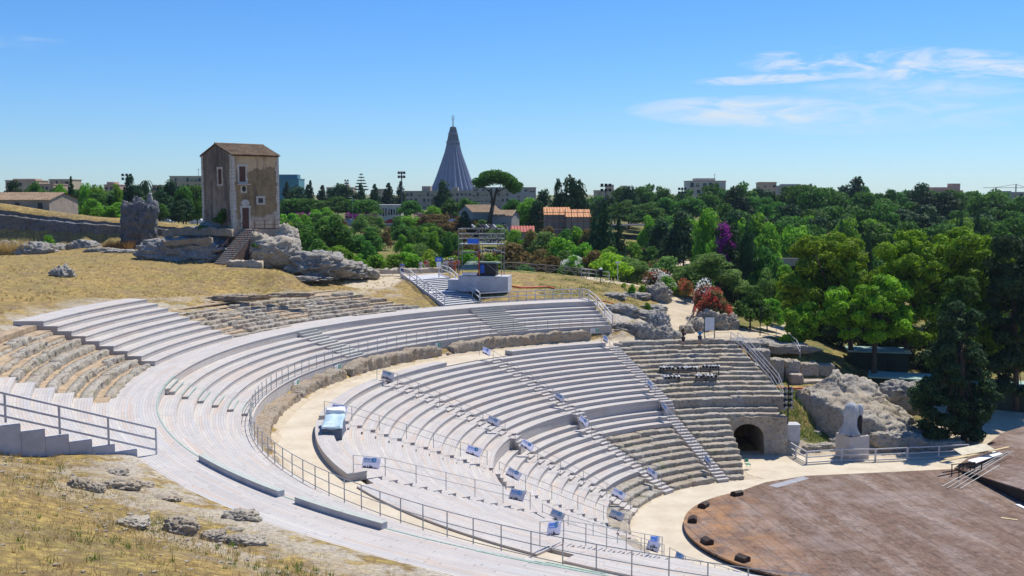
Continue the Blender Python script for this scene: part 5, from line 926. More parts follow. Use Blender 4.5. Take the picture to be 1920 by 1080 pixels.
# ------------------------------------------------------------------ scaffold tower with cabin
DSTEEL = plain('dull_tube', (.24, .25, .25), .6, .2, 5)
sb = D(905, 545, 112); FZs = 12.5
t = thing('concrete_plinth', 'big pale concrete block under the scaffold tower', 'block', (sb.x, sb.y, FZs), RAD(-8)); put('block', MB().box((.1, 1.1, .78), (5.4, 2.8, 1.65)).mesh('block', CONCR), t); put('side_step', MB().box((-3.2, 1.6, .55), (1.4, 2.2, 1.2)).mesh('side_step', CONCR), t)
pz = FZs + 1.61
t = thing('control_cabin', 'dark control cabin with a green awning on the concrete block', 'cabin', (sb.x, sb.y, pz), RAD(-8)); put('cabin_body', MB().box((.5, 1.3, .68), (1.75, 1.8, 1.36)).mesh('cabin_body', DARKM), t); put('blue_panel', MB().box((-.1, .38, .75), (.45, .04, .9)).mesh('blue_panel', BLUEP), t)
put('awning', MB().raw([(-2.6, .0, .7), (-.5, -.1, .72), (-.35, 1.7, 1.5), (-1.9, 1.8, 1.5), (-2.6, .0, .64), (-.5, -.1, .66), (-.35, 1.7, 1.44), (-1.9, 1.8, 1.44)], [[0, 1, 2, 3], [7, 6, 5, 4], [0, 1, 5, 4], [1, 2, 6, 5], [2, 3, 7, 6], [3, 0, 4, 7]]).mesh('awning', plain('green_canvas', (.24, .31, .25), .8, .2, 3)), t); put('white_tray', MB().box((-1.4, .3, .2), (1.6, .8, .25)).mesh('white_tray', WHITEP), t); put('cabin_roof', MB().box((.6, 1.3, 1.4), (2.3, 2.1, .07)).mesh('cabin_roof', MATS['green_canvas']), t)
t = thing('scaffold_tower', 'open steel scaffold tower above the control cabin with a red corner tube', 'scaffold', (sb.x, sb.y, pz), RAD(-8)); hs_ = 5.15
for (x, y, rd) in ((-2.65, .2, 0), (-2.65, 2.3, 0), (-.4, .2, 0), (-.4, 2.3, 0), (2.0, .2, 0), (2.0, 2.3, 0)): put('upright', MB().bar((x, y, 0), (x, y, hs_), .04).mesh('upright', DSTEEL), t)
put('red_tube', MB().bar((-.42, .08, 0), (-.42, .08, 2.75), .075).bar((-1.7, .05, .1), (-.42, .08, .1), .06).mesh('red_tube', REDP), t); mb = MB()
for z in (2.5, 3.4, 4.0, 4.5, 5.05):
    for y in (.2, 2.3):
        mb.bar((-2.65, y, z), (-.4, y, z), .04)
        if z != 2.5: mb.bar((-.4, y, z), (2.0, y, z), .04)
    for x in (-2.65, -.4, 2.0): mb.bar((x, .2, z), (x, 2.3, z), .035)
mb.bar((-2.65, .2, 3.0), (-1.4, .2, 4.0), .04).bar((-1.5, .2, 4.0), (-.4, .2, 5.0), .045).bar((-2.4, 0, .75), (-.45, 0, 2.4), .04).bar((.5, .1, 1.3), (1.9, .1, .2), .03); put('crossbars', mb.mesh('crossbars', DSTEEL), t)
put('deck', MB().box((-1.5, 1.2, 3.42), (2.2, 1.8, .06)).mesh('deck', STEEL), t); put('deck', MB().box((.8, 1.2, 3.42), (2.3, 1.8, .06)).mesh('deck', STEEL), t); put('blue_sheet', MB().box((-1.05, .12, 3.72), (1.2, .05, .5)).mesh('blue_sheet', plain('bright_blue_sheet', (.03, .16, .70), .5)), t)
tl = thing('tower_lamps', 'rows of floodlights fixed on the scaffold tower', 'floodlights', (sb.x, sb.y, pz), RAD(-8)); put('lamp_bar', MB().bar((-.4, .1, 2.75), (2.0, .1, 2.75), .035).bar((-.4, .1, 3.75), (2.0, .1, 3.75), .035).bar((-.4, .1, 4.3), (2.0, .1, 4.3), .035).mesh('lamp_bar', STEEL), tl)
for (x, z, n, kind, dx, y) in ((-.2, 2.68, 8, 0, .29, -.05), (.1, 3.7, 6, 1, .3, .05), (-.1, 4.25, 4, 1, .55, .05)):
    for i in range(n): l_ = put('floodlight', _lampW if kind == 0 else _lampB, tl, (x + i * dx, y, z + (.12 * (i % 3 == 2))), (RNG.uniform(.1, .4), 0, RNG.uniform(-.4, .4)), (.85, .85, .85)); put('lens', _lensD if kind == 0 else _lens, l_)
for (x, i) in ((-1.0, 0), (-.2, 1), (.15, 2), (.5, 3), (.85, 4), (1.3, 6), (2.5, 5)): l_ = put('floodlight', _lampW if i % 3 == 0 else _lampB, tl, (x, .2, 5.3), (.45, 0, .7), (.85, 1.6, .85)); put('lens', _lensD if i % 3 == 0 else _lens, l_)
mb = MB(); hp = [W(957, 538, 12.5), W(975, 541, 12.4), W(1000, 540, 12.4), W(1025, 537, 12.5), W(1040, 538, 12.5)]
for off in (0, .25):
    for a, b_ in zip(hp, hp[1:]): mb.bar(Vector((a.x, a.y + off, h1(a.x, a.y) + .12)), Vector((b_.x, b_.y + off * 1.6, h1(b_.x, b_.y) + .12)), .07)
tag(mb.build('red_hose', plain('red_orange_hose', (.55, .09, .03), .6)), 'red orange hose on the grass right of the concrete block', 'hose')
hp = [W(1118, 560, 11.6), W(1138, 563, 11.4), W(1152, 567, 11.2)]; mb = MB()
for a, b_ in zip(hp, hp[1:]): mb.bar(Vector((a.x, a.y, h1(a.x, a.y) + .1)), Vector((b_.x, b_.y, h1(b_.x, b_.y) + .1)), .06)
tag(mb.build('red_hose', MATS['red_orange_hose']), 'short red brown hose on the slope by the sloping railing', 'hose')
hp = [D(1440, 725, 98.5), D(1455, 727, 98), D(1480, 723, 98.5), D(1540, 722, 99)]; mb = MB()
for a, b_ in zip(hp, hp[1:]): mb.bar(Vector((a.x, a.y, h1(a.x, a.y) + .12)), Vector((b_.x, b_.y, h1(b_.x, b_.y) + .12)), .1)
tag(mb.build('red_netting', MATS['red_orange_hose']), 'red orange safety netting rolled on the ground below the upright blocks', 'netting')
wall_run('rubble_wall', 'low pale wall bordering the sandy square behind the man in blue', [W(683, 512, 13.7), W(720, 514, 13.5), W(790, 512, 13.3), W(830, 511, 13.2)], .5, MASON, 15, hgt=.6)
# ------------------------------------------------------------------ people
SKIN = plain('skin', (.46, .28, .20), .6, .1, 3)
def skin_obj(name, verts, edges, radii, root, mat, sub=1):
    b = bmesh.new(); lay = b.verts.layers.skin.verify(); vs = []
    for v, r in zip(verts, radii): x = b.verts.new(v); x[lay].radius = (r, r); vs.append(x)
    vs[root][lay].use_root = True
    for e in edges: b.edges.new((vs[e[0]], vs[e[1]]))
    me_ = bpy.data.meshes.new(name); b.to_mesh(me_); b.free()
    me_.materials.append(mat); o_ = bpy.data.objects.new(name, me_); COL.objects.link(o_); md = o_.modifiers.new('skin', 'SKIN'); md.use_smooth_shade = True; md.branch_smoothing = .6
    md = o_.modifiers.new('sub', 'SUBSURF'); md.levels = sub; md.render_levels = sub; return o_
_cl = {}
def cloth(c):
    k = tuple(c)
    if k not in _cl: _cl[k] = plain('cloth', k, .85, .2, 6)
    return _cl[k]
def person(loc, rz, h, top, legs, hair, pose, label, longl=True, skirt=False, hat=None, group=None, woman=False):
    s = h / 1.72; t = thing('person', label, 'person', loc, rz, group); st = {'walk': (.16, -.14), 'stand': (.03, -.02)}['walk' if pose == 'walk' else 'stand']
    sw = .17 if woman else .2
    V_ = [(0, 0, .95), (0, 0, 1.12), (0, .01, 1.33), (0, 0, 1.47), (0, -.01, 1.56), (0, -.02, 1.66), (0, -.015, 1.72)]; R_ = [.135, .115, .135, .06, .06, .098, .07]; E_ = [(0, 1), (1, 2), (2, 3), (3, 4), (4, 5), (5, 6)]
    V_.append((0, -.12, 1.615)); R_.append(.018); E_.append((5, 7))          # nose
    ext = {}
    for sd in (-1, 1):
        k = len(V_); f = st[0] if sd > 0 else st[1]
        V_ += [(sd * .1, 0, .88), (sd * .1, -f * .55, .49), (sd * .1, -f + (.07 if f < 0 else 0), .09), (sd * .11, -f - .14, .035)]; R_ += [.095, .06, .042, .035]; E_ += [(0, k), (k, k + 1), (k + 1, k + 2), (k + 2, k + 3)]
        k = len(V_)
        if pose == 'camera' and sd > 0 or pose == 'camera2': arm = [(sd * sw, 0, 1.4), (sd * (sw + .08), -.14, 1.2), (sd * .07, -.24, 1.5), (sd * .05, -.27, 1.56)]
        elif pose == 'fold': arm = [(sd * sw, 0, 1.4), (sd * (sw + .09), -.05, 1.13), (sd * .06, -.2, 1.12), (sd * .0, -.22, 1.13)]
        else: arm = [(sd * sw, 0, 1.4), (sd * (sw + .05), .03, 1.13), (sd * (sw + .07), -.06, .9), (sd * (sw + .07), -.08, .82)]
        V_ += arm; R_ += [.058, .043, .03, .032]; E_ += [(2, k), (k, k + 1), (k + 1, k + 2), (k + 2, k + 3)]; ext[sd] = arm
        d = (Vector(arm[3]) - Vector(arm[2])).normalized()
        for fi in range(5):                                                 # five fingers
            o2 = Vector((0, (fi - 1.6) * .017, 0)) if fi < 4 else Vector((-sd * .01, -.045, -.0))
            ln = (.075, .085, .08, .06, .05)[fi]; q = len(V_); p1 = Vector(arm[3]) + d * .02 + o2; p2 = p1 + d * ln + Vector((-sd * .018, 0, 0)); V_ += [tuple(p1), tuple(p2)]; R_ += [.010, .008]; E_ += [(k + 3, q), (q, q + 1)]
    b_ = skin_obj('body', V_, E_, R_, 0, SKIN); b_.parent = t; b_.scale = (s, s, s)
    def kid(n_, *a, **k): o_ = skin_obj(n_, *a, **k); o_.parent = t; o_.scale = (s, s, s)
    vs = [(0, 0, .96), (0, 0, 1.13), (0, .01, 1.34), (0, 0, 1.45)]; rs = [.15, .132, .15, .085]; es = [(0, 1), (1, 2), (2, 3)]
    for sd in (-1, 1):
        k = len(vs); a_ = ext[sd]; vs += [a_[0], tuple(Vector(a_[0]).lerp(Vector(a_[1]), .75))]; rs += [.072, .06]; es += [(2, k), (k, k + 1)]
    kid('shirt', vs, es, rs, 1, cloth(top))
    if skirt: k_ = MB(); k_.lathe([(.17, .99), (.2, .85), (.25, .58)], (0, 0, 0), 12); o_ = k_.build('skirt', cloth(legs), t); o_.scale = (s, s, s)
    else:
        vs = [(0, 0, .95)]; rs = [.148]; es = []
        for sd in (-1, 1):
            k = len(vs); f = st[0] if sd > 0 else st[1]; vs += [(sd * .1, 0, .86), (sd * .1, -f * .55, .5)]; rs += [.105, .078]; es += [(0, k), (k, k + 1)]
            if longl: vs.append((sd * .1, -f + (.07 if f < 0 else 0), .1)); rs.append(.06); es.append((k + 1, k + 2))
        kid('trousers', vs, es, rs, 0, cloth(legs))
    hv = [(0, .0, 1.675), (0, .03, 1.725)] + ([(0, .07, 1.6), (0, .09, 1.4)] if woman else []); hr = [.106, .08] + ([.075, .05] if woman else []); kid('hair', hv, [(0, 1)] + ([(0, 2), (2, 3)] if woman else []), hr, 0, cloth(hair))
    sh = MB()
    for sd in (-1, 1): f = st[0] if sd > 0 else st[1]; sh.box((sd * .105, -f - .05, .035), (.09, .26, .07))
    o_ = sh.build('shoes', cloth((.12, .10, .09)), t); o_.scale = (s, s, s)
    ey = MB()
    for sd in (-1, 1): ey.box((sd * .035, -.112, 1.645), (.022, .012, .012))
    ey.box((0, -.108, 1.575), (.05, .012, .01)); o_ = ey.build('eyes_and_mouth', cloth((.05, .03, .03)), t); o_.scale = (s, s, s)
    if hat: o_ = MB().lathe([(.17, 1.70), (.115, 1.72), (.11, 1.79), (.05, 1.82)], (0, 0, 0), 12).build('hat', cloth(hat), t); o_.scale = (s, s, s)
    return t
def foot(px, py, z=None): p = G(px, py) if z is None else W(px, py, z); return Vector((p.x, p.y, h1(p.x, p.y) if z is None else z))
BLK = (.02, .018, .018); BRN = (.06, .035, .02)
person(foot(1312, 649, 8.27), 2.6, 1.74, (.03, .28, .50), (.03, .045, .11), BRN, 'camera2', 'person in a bright blue shirt and dark shorts raising a camera by the notice board', longl=False)
person(foot(1281, 650, 8.27), 2.2, 1.66, (.025, .02, .03), (.03, .03, .04), BLK, 'camera2', 'person with long dark hair in black top and shorts on the passage path', longl=False, woman=True)
person(foot(754, 518), .1, 1.75, (.10, .19, .42), (.05, .10, .30), BRN, 'fold', 'person in blue shirt and blue trousers walking down to the white stairs')
VIS = [(785, 511, (.62, .22, .10), (.4, .3, .25), 0, 'person in an orange top among the visitors left of the signpost', None, 1), (789, 513, (.68, .68, .66), (.60, .60, .58), 1, 'person in a white dress left of the blue signpost', None, 1), (798, 511, (.55, .03, .03), (.55, .48, .42), 0, 'person in a red shirt and pale shorts left of the blue signpost', None, 0), (802, 512, (.5, .2, .15), (.15, .12, .1), 0, 'person in a dull red top behind the one in red', None, 0), (821, 508, (.66, .62, .55), (.6, .57, .5), 0, 'person in cream clothes right of the blue signpost', None, 0),
       (833, 511, (.62, .64, .70), (.35, .4, .55), 0, 'person in a white shirt with a pale cap near the scaffold', (.75, .7, .6), 0), (838, 511, (.60, .62, .68), (.6, .6, .62), 0, 'person in white with a yellow cap near the scaffold', (.7, .5, .1), 0), (843, 510, (.62, .14, .06), (.12, .12, .2), 0, 'person in orange red with a white cap near the scaffold', (.75, .75, .72), 0), (848, 510, (.25, .3, .45), (.2, .2, .3), 0, 'person in greyish blue with a white hat near the scaffold', (.72, .72, .75), 0), (852, 512, (.66, .13, .03), (.5, .12, .05), 0, 'person in bright orange beside the plinth', None, 0), (856, 509, (.40, .03, .05), (.1, .08, .12), 0, 'person in dark red at the edge of the cabin', (.3, .02, .04), 0), (860, 511, (.55, .1, .06), (.08, .08, .1), 0, 'person in red and black next to the awning', None, 1)]
for (px, py, tp, lg, skt, lb, hat, wm) in VIS: person(foot(px, py), RNG.uniform(-.9, .9), RNG.uniform(1.6, 1.75), tp, lg, BLK if RNG.random() < .6 else BRN, 'walk' if RNG.random() < .4 else 'stand', lb, longl=RNG.random() < .5, skirt=bool(skt), hat=hat, woman=bool(wm))
for (px, py, tp, lb) in ((1186, 468, (.5, .5, .6), 'person in a pale shirt at the top of the far park road'), (1189, 471, (.06, .07, .1), 'person in dark clothes walking the far park road'), (1196, 469, (.3, .12, .1), 'person in dull red on the far park road'), (1201, 469, (.6, .62, .66), 'person in white on the far park road'), (1233, 482, (.05, .06, .10), 'person in black where the far road bends'), (1239, 483, (.08, .09, .2), 'person in navy where the far road bends')):
    p = W(px, py, 10.2); person(p, RNG.uniform(0, 6), 1.7, tp, (.07, .08, .15), BLK, 'walk', lb)
for i in range(22):
    px = 1243 + (i % 11) * 3.1 + RNG.uniform(-1, 1); py = 487 + (i % 11) * .8 + (i // 11) * 3 + RNG.uniform(-1, 1); p = W(px, py, 9.9)
    person(p, RNG.uniform(0, 6), RNG.uniform(1.55, 1.75), RNG.choice([(.05, .08, .35), (.08, .12, .5), (.06, .09, .42)]), (.06, .07, .18), BLK, 'walk' if i % 2 else 'stand', 'person in blue in the crowded group on the far park road', group='group of people in blue on the far road')
# ------------------------------------------------------------------ trees
def leaf_cloud(puffs, n, leaf, seed, aspect=1.6, up=.25, fill=.5, jit=.48):
    # many leaf sized faces spread through the puffs of a crown
    r = np.random.default_rng(seed); pf = np.array(puffs, float); wgt = (pf[:, 3] * pf[:, 4]) ** 1.0; cnt = np.maximum(8, (n * wgt / wgt.sum()).astype(int)); C_, Nn = [], []
    for p, c in zip(pf, cnt):
        d = r.normal(size=(c, 3)); d[:, 2] += up; d /= np.linalg.norm(d, axis=1)[:, None]; rad = 1 - fill * r.random(c) ** 1.7 + .08 * r.normal(size=c)
        C_.append(p[:3] + d * rad[:, None] * p[3:6]); Nn.append(d)
    c = np.concatenate(C_); nn = np.concatenate(Nn); nn = nn + r.normal(size=nn.shape) * jit; nn /= np.linalg.norm(nn, axis=1)[:, None]
    t1 = np.cross(nn, r.normal(size=nn.shape)); t1 /= np.linalg.norm(t1, axis=1)[:, None] + 1e-9; t2 = np.cross(nn, t1); sz = leaf * (.55 + .9 * r.random(len(c)))[:, None]
    v = np.stack([c - t1 * sz * aspect * .5, c - t2 * sz * .38 + nn * sz * .12, c + t1 * sz * aspect * .5, c + t2 * sz * .38 + nn * sz * .12], 1).reshape(-1, 3); return v, len(c)
def leaf_mesh(name, mat, parts):
    me_ = bpy.data.meshes.new(name); v = np.concatenate([p[0] for p in parts]); nq = sum(p[1] for p in parts)
    me_.vertices.add(len(v)); me_.vertices.foreach_set('co', v.ravel().astype(np.float32)); me_.loops.add(nq * 4); me_.loops.foreach_set('vertex_index', np.arange(nq * 4, dtype=np.int32)); me_.polygons.add(nq); me_.polygons.foreach_set('loop_start', np.arange(0, nq * 4, 4, dtype=np.int32)); me_.polygons.foreach_set('loop_total', np.full(nq, 4, dtype=np.int32)); me_.update(); me_.validate()
    me_.materials.append(mat); return me_
def puffs_dome(seed, n, r0=.16, flat=.55, zlo=.35, zhi=1.0):
    rg = random.Random(seed); P = []
    for i in range(n):
        a = rg.uniform(0, 6.283); q = math.sqrt(rg.random()) * .36; zz = zlo + (zhi - zlo) * (1 - (q / .42) ** 2) * rg.uniform(.45, .92); s = r0 * rg.uniform(.65, 1.25); P.append((q * math.cos(a), q * math.sin(a), zz, s, s, s * flat * (.9 if zhi < 1.05 else 1)))
    return P
def crown_set(kind):
    out = []
    for v in range(3):
        sd = hash(kind) % 1000 if False else sum(map(ord, kind)) + v * 17; tr = MB(); tr.smooth = True; rg = random.Random(sd)
        if kind == 'park_pine': P = puffs_dome(sd, 26, .20, .6, .38, 1.0); mat = LPARK; lf, n = .050, 3400; th = .55
        elif kind == 'pine': P = puffs_dome(sd, 34, .16, .75, .12, 1.02); mat = LPARK; lf, n = .048, 3800; th = .5
        elif kind == 'dark_tree': P = puffs_dome(sd, 32, .17, .85, .06, 1.04); mat = LDARK; lf, n = .05, 3600; th = .3
        elif kind == 'bright_tree': P = puffs_dome(sd, 32, .17, .85, .06, 1.04); mat = LBROAD; lf, n = .05, 3600; th = .35
        elif kind == 'olive_bush': P = puffs_dome(sd, 26, .17, .75, .12, 1.0); mat = LOLIVE; lf, n = .045, 3400; th = .2
        elif kind == 'great_olive_bush': P = puffs_dome(sd, 70, .105, .8, .08, 1.0); mat = LOLIVE; lf, n = .02, 15000; th = .2
        elif kind == 'bush': P = puffs_dome(sd, 22, .18, .8, .1, 1.0); mat = LBROAD; lf, n = .055, 2400; th = .2
        elif kind == 'dark_bush': P = puffs_dome(sd, 22, .18, .8, .1, 1.0); mat = LPARK; lf, n = .055, 2400; th = .2
        elif kind == 'rusty_bush': P = puffs_dome(sd, 22, .18, .8, .1, 1.0); mat = LRUST; lf, n = .055, 2400; th = .2
        elif kind == 'yellow_bush': P = puffs_dome(sd, 22, .18, .8, .1, 1.0); mat = LYEL; lf, n = .055, 2400; th = .2
        elif kind == 'cypress':
            P = [(rg.uniform(-.12, .12) * (1 - z) , rg.uniform(-.12, .12) * (1 - z), z, .40 * min(1, (1.04 - z) * 2.6) * rg.uniform(.85, 1.1), .40 * min(1, (1.04 - z) * 2.6), .07) for z in np.linspace(.04, .97, 24)]; mat = LDARK; lf, n = .045, 3200; th = .2
        elif kind == 'fir':
            P = []
            for z in np.linspace(.08, .98, 16):
                rr = .46 * (1.02 - z) ** .8
                for j in range(5): a = rg.uniform(0, 6.28); P.append((rr * .55 * math.cos(a), rr * .55 * math.sin(a), z, rr * .55 + .03, rr * .55 + .03, .045))
            mat = LDARK; lf, n = .05, 3200; th = .2
        elif kind == 'palm':
            P = []; mat = LDARK; th = .8; parts = []; rr_ = np.random.default_rng(sd); vv = []
            for i in range(34):
                a = rr_.uniform(0, 6.28); e = rr_.uniform(-.5, 1.2)
                pts = [np.array([math.cos(a) * u * .5, math.sin(a) * u * .5, .82 + .34 * u * math.sin(e) - .35 * u * u]) for u in np.linspace(0, 1, 6)]; sdv = np.array([-math.sin(a), math.cos(a), 0]) * .035
                for p, q in zip(pts, pts[1:]): vv += [p - sdv, p + sdv, q + sdv * .8, q - sdv * .8]
            out.append((leaf_mesh('crown', mat, [(np.array(vv), len(vv) // 4)]), MB().bar((0, 0, 0), (0, 0, .84), .03, .022).mesh('trunk', BARK))); continue
        tr.bar((0, 0, -.05), (rg.uniform(-.02, .02), 0, th), .022 if kind not in ('bush',) else .02, .014, n=7)
        for p in P[:7]: tr.bar((0, 0, th * .8), (p[0] * .8, p[1] * .8, p[2] - .03), .012, .005, n=5)
        out.append((leaf_mesh('crown', mat, [leaf_cloud(P, n, lf, sd, up=.35)]), tr.mesh('trunk', BARK)))
    return out
KITS = {}
def tree(kind, px, ytop, wpx, Y, label, group=None, base=None, cat=None, zb=None, fw=1.0, name=None):
    p = D(px, ytop, Y); z0 = h1(p.x, p.y) if zb is None else zb; h = max(.6, p.z - z0); wd = wpx * Y / F_PX
    if kind not in KITS: KITS[kind] = crown_set(kind)
    cm, tm = RNG.choice(KITS[kind]); nm = name or {'park_pine': 'pine_tree', 'pine': 'pine_tree', 'dark_tree': 'evergreen_tree', 'bright_tree': 'broadleaf_tree', 'cypress': 'cypress_tree', 'fir': 'fir_tree', 'palm': 'palm_tree'}.get(kind, 'bush')
    t = thing(nm, label, cat or ('bush' if 'bush' in kind else 'tree'), (p.x, p.y, z0), RNG.uniform(0, 6.28), group); t.scale = (wd, wd * fw, h * 1.07)
    put('crown', cm, t); put('trunk', tm, t); return t
# right hand wood, row behind row
DT = 'dark green tree of the wood along the right skyline'; GT = 'mid green pine in the middle of the right hand wood'; BT = 'bright green tree low in the right hand wood'
def row(Y, x0, x1, step, ytop, jit, w0, kinds, label, group):
    x = x0
    while x < x1:
        tree(RNG.choice(kinds), x + RNG.uniform(-8, 8), ytop(x) + RNG.uniform(-jit, jit), w0 * RNG.uniform(.8, 1.35), Y + RNG.uniform(-10, 10), label, group); x += step * RNG.uniform(.75, 1.3)
row(345, 1130, 1960, 34, lambda x: np.interp(x, [1130, 1200, 1250, 1400, 1500, 1650, 1800, 1920], [366, 352, 351, 350, 346, 350, 357, 364]), 7, 70, ['dark_tree', 'pine', 'pine'], DT, 'dark trees of the right skyline wood')
row(290, 1150, 1960, 36, lambda x: np.interp(x, [1150, 1300, 1500, 1700, 1920], [378, 364, 360, 367, 376]), 8, 74, ['pine', 'dark_tree', 'park_pine'], DT, 'dark trees of the right skyline wood')
row(245, 1240, 1960, 40, lambda x: np.interp(x, [1200, 1400, 1700, 1920], [405, 392, 392, 405]), 9, 74, ['pine', 'pine', 'park_pine', 'dark_tree'], GT, 'mid green trees inside the right hand wood')
row(205, 1300, 1960, 46, lambda x: np.interp(x, [1200, 1400, 1700, 1920], [428, 415, 415, 420]), 10, 84, ['pine', 'park_pine', 'bright_tree'], GT, 'mid green trees inside the right hand wood')
row(175, 1340, 1540, 44, lambda x: np.interp(x, [1320, 1420, 1540], [440, 424, 432]), 9, 88, ['bright_tree', 'pine'], BT, 'bright trees low in the right hand wood')
row(222, 1250, 1960, 40, lambda x: 412, 10, 90, ['pine', 'dark_tree', 'bright_tree'], GT, 'mid green trees inside the right hand wood')
row(330, 85, 380, 22, lambda x: 352, 5, 50, ['dark_tree', 'pine'], 'dark tree of the line behind the quarry at left', 'dark trees behind the quarry')
row(205, 110, 385, 24, lambda x: 376, 8, 46, ['bright_tree', 'dark_tree', 'pine'], 'tree in the belt just above the quarry edge', 'trees in the belt above the quarry')
row(320, 1060, 1150, 24, lambda x: 372, 6, 50, ['dark_tree', 'pine'], 'dark tree closing the gap behind the house in scaffolding', 'trees behind the house in scaffolding')
row(150, 1430, 1960, 60, lambda x: 470, 12, 100, ['pine', 'bright_tree', 'dark_tree'], BT, 'bright trees low in the right hand wood')
for (px, yt, wp, Y, kd, lb) in ((1605, 340, 66, 338, 'dark_tree', 'tall round topped tree breaking the right skyline'), (1803, 398, 12, 215, 'cypress', 'tiny cypress pointing out of the right hand wood'), (1795, 405, 8, 215, 'cypress', 'thinnest cypress pointing out of the right hand wood'), (1834, 400, 20, 200, 'cypress', 'dark cypress right of the tiny pair in the wood'), (1578, 415, 26, 165, 'cypress', 'broad dark cypress behind the near left pine'), (1629, 437, 22, 150, 'cypress', 'short dark cypress top between the two near pines'),
        (1402, 421, 44, 141, 'cypress', 'tall dark clipped cypress right of the purple creeper'), (1378, 416, 46, 144, 'cypress', 'dark cypress behind the purple creeper'), (1075, 337, 84, 235, 'dark_tree', 'big dark tree above the house in scaffolding'), (1048, 346, 36, 238, 'dark_tree', 'left shoulder tree beside the big dark tree'), (1133, 390, 74, 178, 'fir', 'dark fir right of the house in scaffolding'), (1115, 415, 52, 180, 'fir', 'smaller dark fir left of the dark fir'), (1160, 420, 50, 184, 'fir', 'dark fir at the end of the park road'),
        (1240, 420, 70, 200, 'dark_tree', 'dark tree over the park road'), (1282, 405, 95, 190, 'dark_tree', 'broad dark tree above the crowd on the road'), (1215, 412, 44, 215, 'bright_tree', 'bright tree behind the park road'), (1330, 408, 80, 165, 'bright_tree', 'light green tree left of the purple creeper'), (1345, 440, 60, 158, 'bright_tree', 'light green leafy tree beneath the bright one by the creeper')): tree(kd, px, yt, wp, Y, lb)
# middle distance behind the street
for i, x in enumerate((548, 575, 604, 632, 660, 690)): tree('park_pine', x, 371 + (i % 3) * 2, 62, 285, 'flat topped street pine in the row right of the old house', 'street pines right of the old house')
row(330, 540, 760, 26, lambda x: 350, 5, 48, ['dark_tree', 'fir', 'dark_tree'], 'dark tree of the line behind the street right of the old house', 'dark line of trees behind the street')
for (px, yt, wp, Y, kd, lb) in ((687, 376, 62, 262, 'park_pine', 'street pine standing left of the pale pavilion'), (768, 375, 48, 262, 'park_pine', 'street pine standing right of the pale pavilion'), (833, 345, 52, 280, 'dark_tree', 'dark tree in front of the long city building'), (850, 370, 60, 268, 'pine', 'pine in front of the long city building'), (810, 385, 44, 262, 'bright_tree', 'light tree behind the parked cars'), (880, 368, 50, 262, 'pine', 'pine left of the giant umbrella pine trunk'), (958, 374, 60, 255, 'pine', 'bright pine right of the giant umbrella pine trunk'), (990, 378, 70, 250, 'bright_tree', 'bright tree left of the house in scaffolding'), (1020, 358, 50, 270, 'dark_tree', 'tree behind the house in scaffolding'), (1010, 382, 50, 245, 'dark_tree', 'small dark tree beside the house in scaffolding'), (870, 400, 34, 232, 'dark_tree', 'dark shrub tree at the left gable of the farmhouse'), (582, 345, 30, 300, 'fir', 'spiky conifer right of the old house on the skyline'), (1180, 352, 60, 300, 'dark_tree', 'round dark tree at the left end of the skyline wood'), (910, 393, 26, 262, 'dark_tree', 'dark shrub behind the farmhouse roof'),
        (25, 345, 60, 232, 'dark_tree', 'dark tree behind the long shed at the left edge'), (60, 343, 60, 236, 'pine', 'tree behind the long shed roof'), (100, 345, 44, 226, 'pine', 'tree at the right end of the long shed'), (112, 344, 34, 215, 'bright_tree', 'light green tree left of the dark cypress'), (133, 338, 26, 208, 'fir', 'dark pointed cypress right of the long shed'), (158, 342, 34, 222, 'bright_tree', 'light green tree right of the dark cypress'), (185, 345, 44, 215, 'bright_tree', 'broad light green tree above the quarry'), (178, 362, 66, 205, 'pine', 'spreading tree above the quarry edge'), (218, 352, 34, 210, 'bright_tree', 'tall light green tree left of the rock pillar'), (243, 336, 40, 230, 'dark_tree', 'dark tree under the round stadium lamps'), (273, 333, 30, 240, 'palm', 'palm tree on the skyline left of the old house'), (296, 342, 28, 240, 'palm', 'second smaller palm tree left of the old house'), (320, 345, 50, 235, 'dark_tree', 'dark tree right of the palms'), (342, 350, 56, 228, 'pine', 'round pine left of the old house'), (368, 346, 56, 232, 'park_pine', 'round pine touching the old house'), (305, 362, 50, 222, 'dark_tree', 'dark tree behind the rock pillar'), (262, 362, 44, 222, 'dark_tree', 'dark tree above the rock pillar')): tree(kd, px, yt, wp, Y, lb)
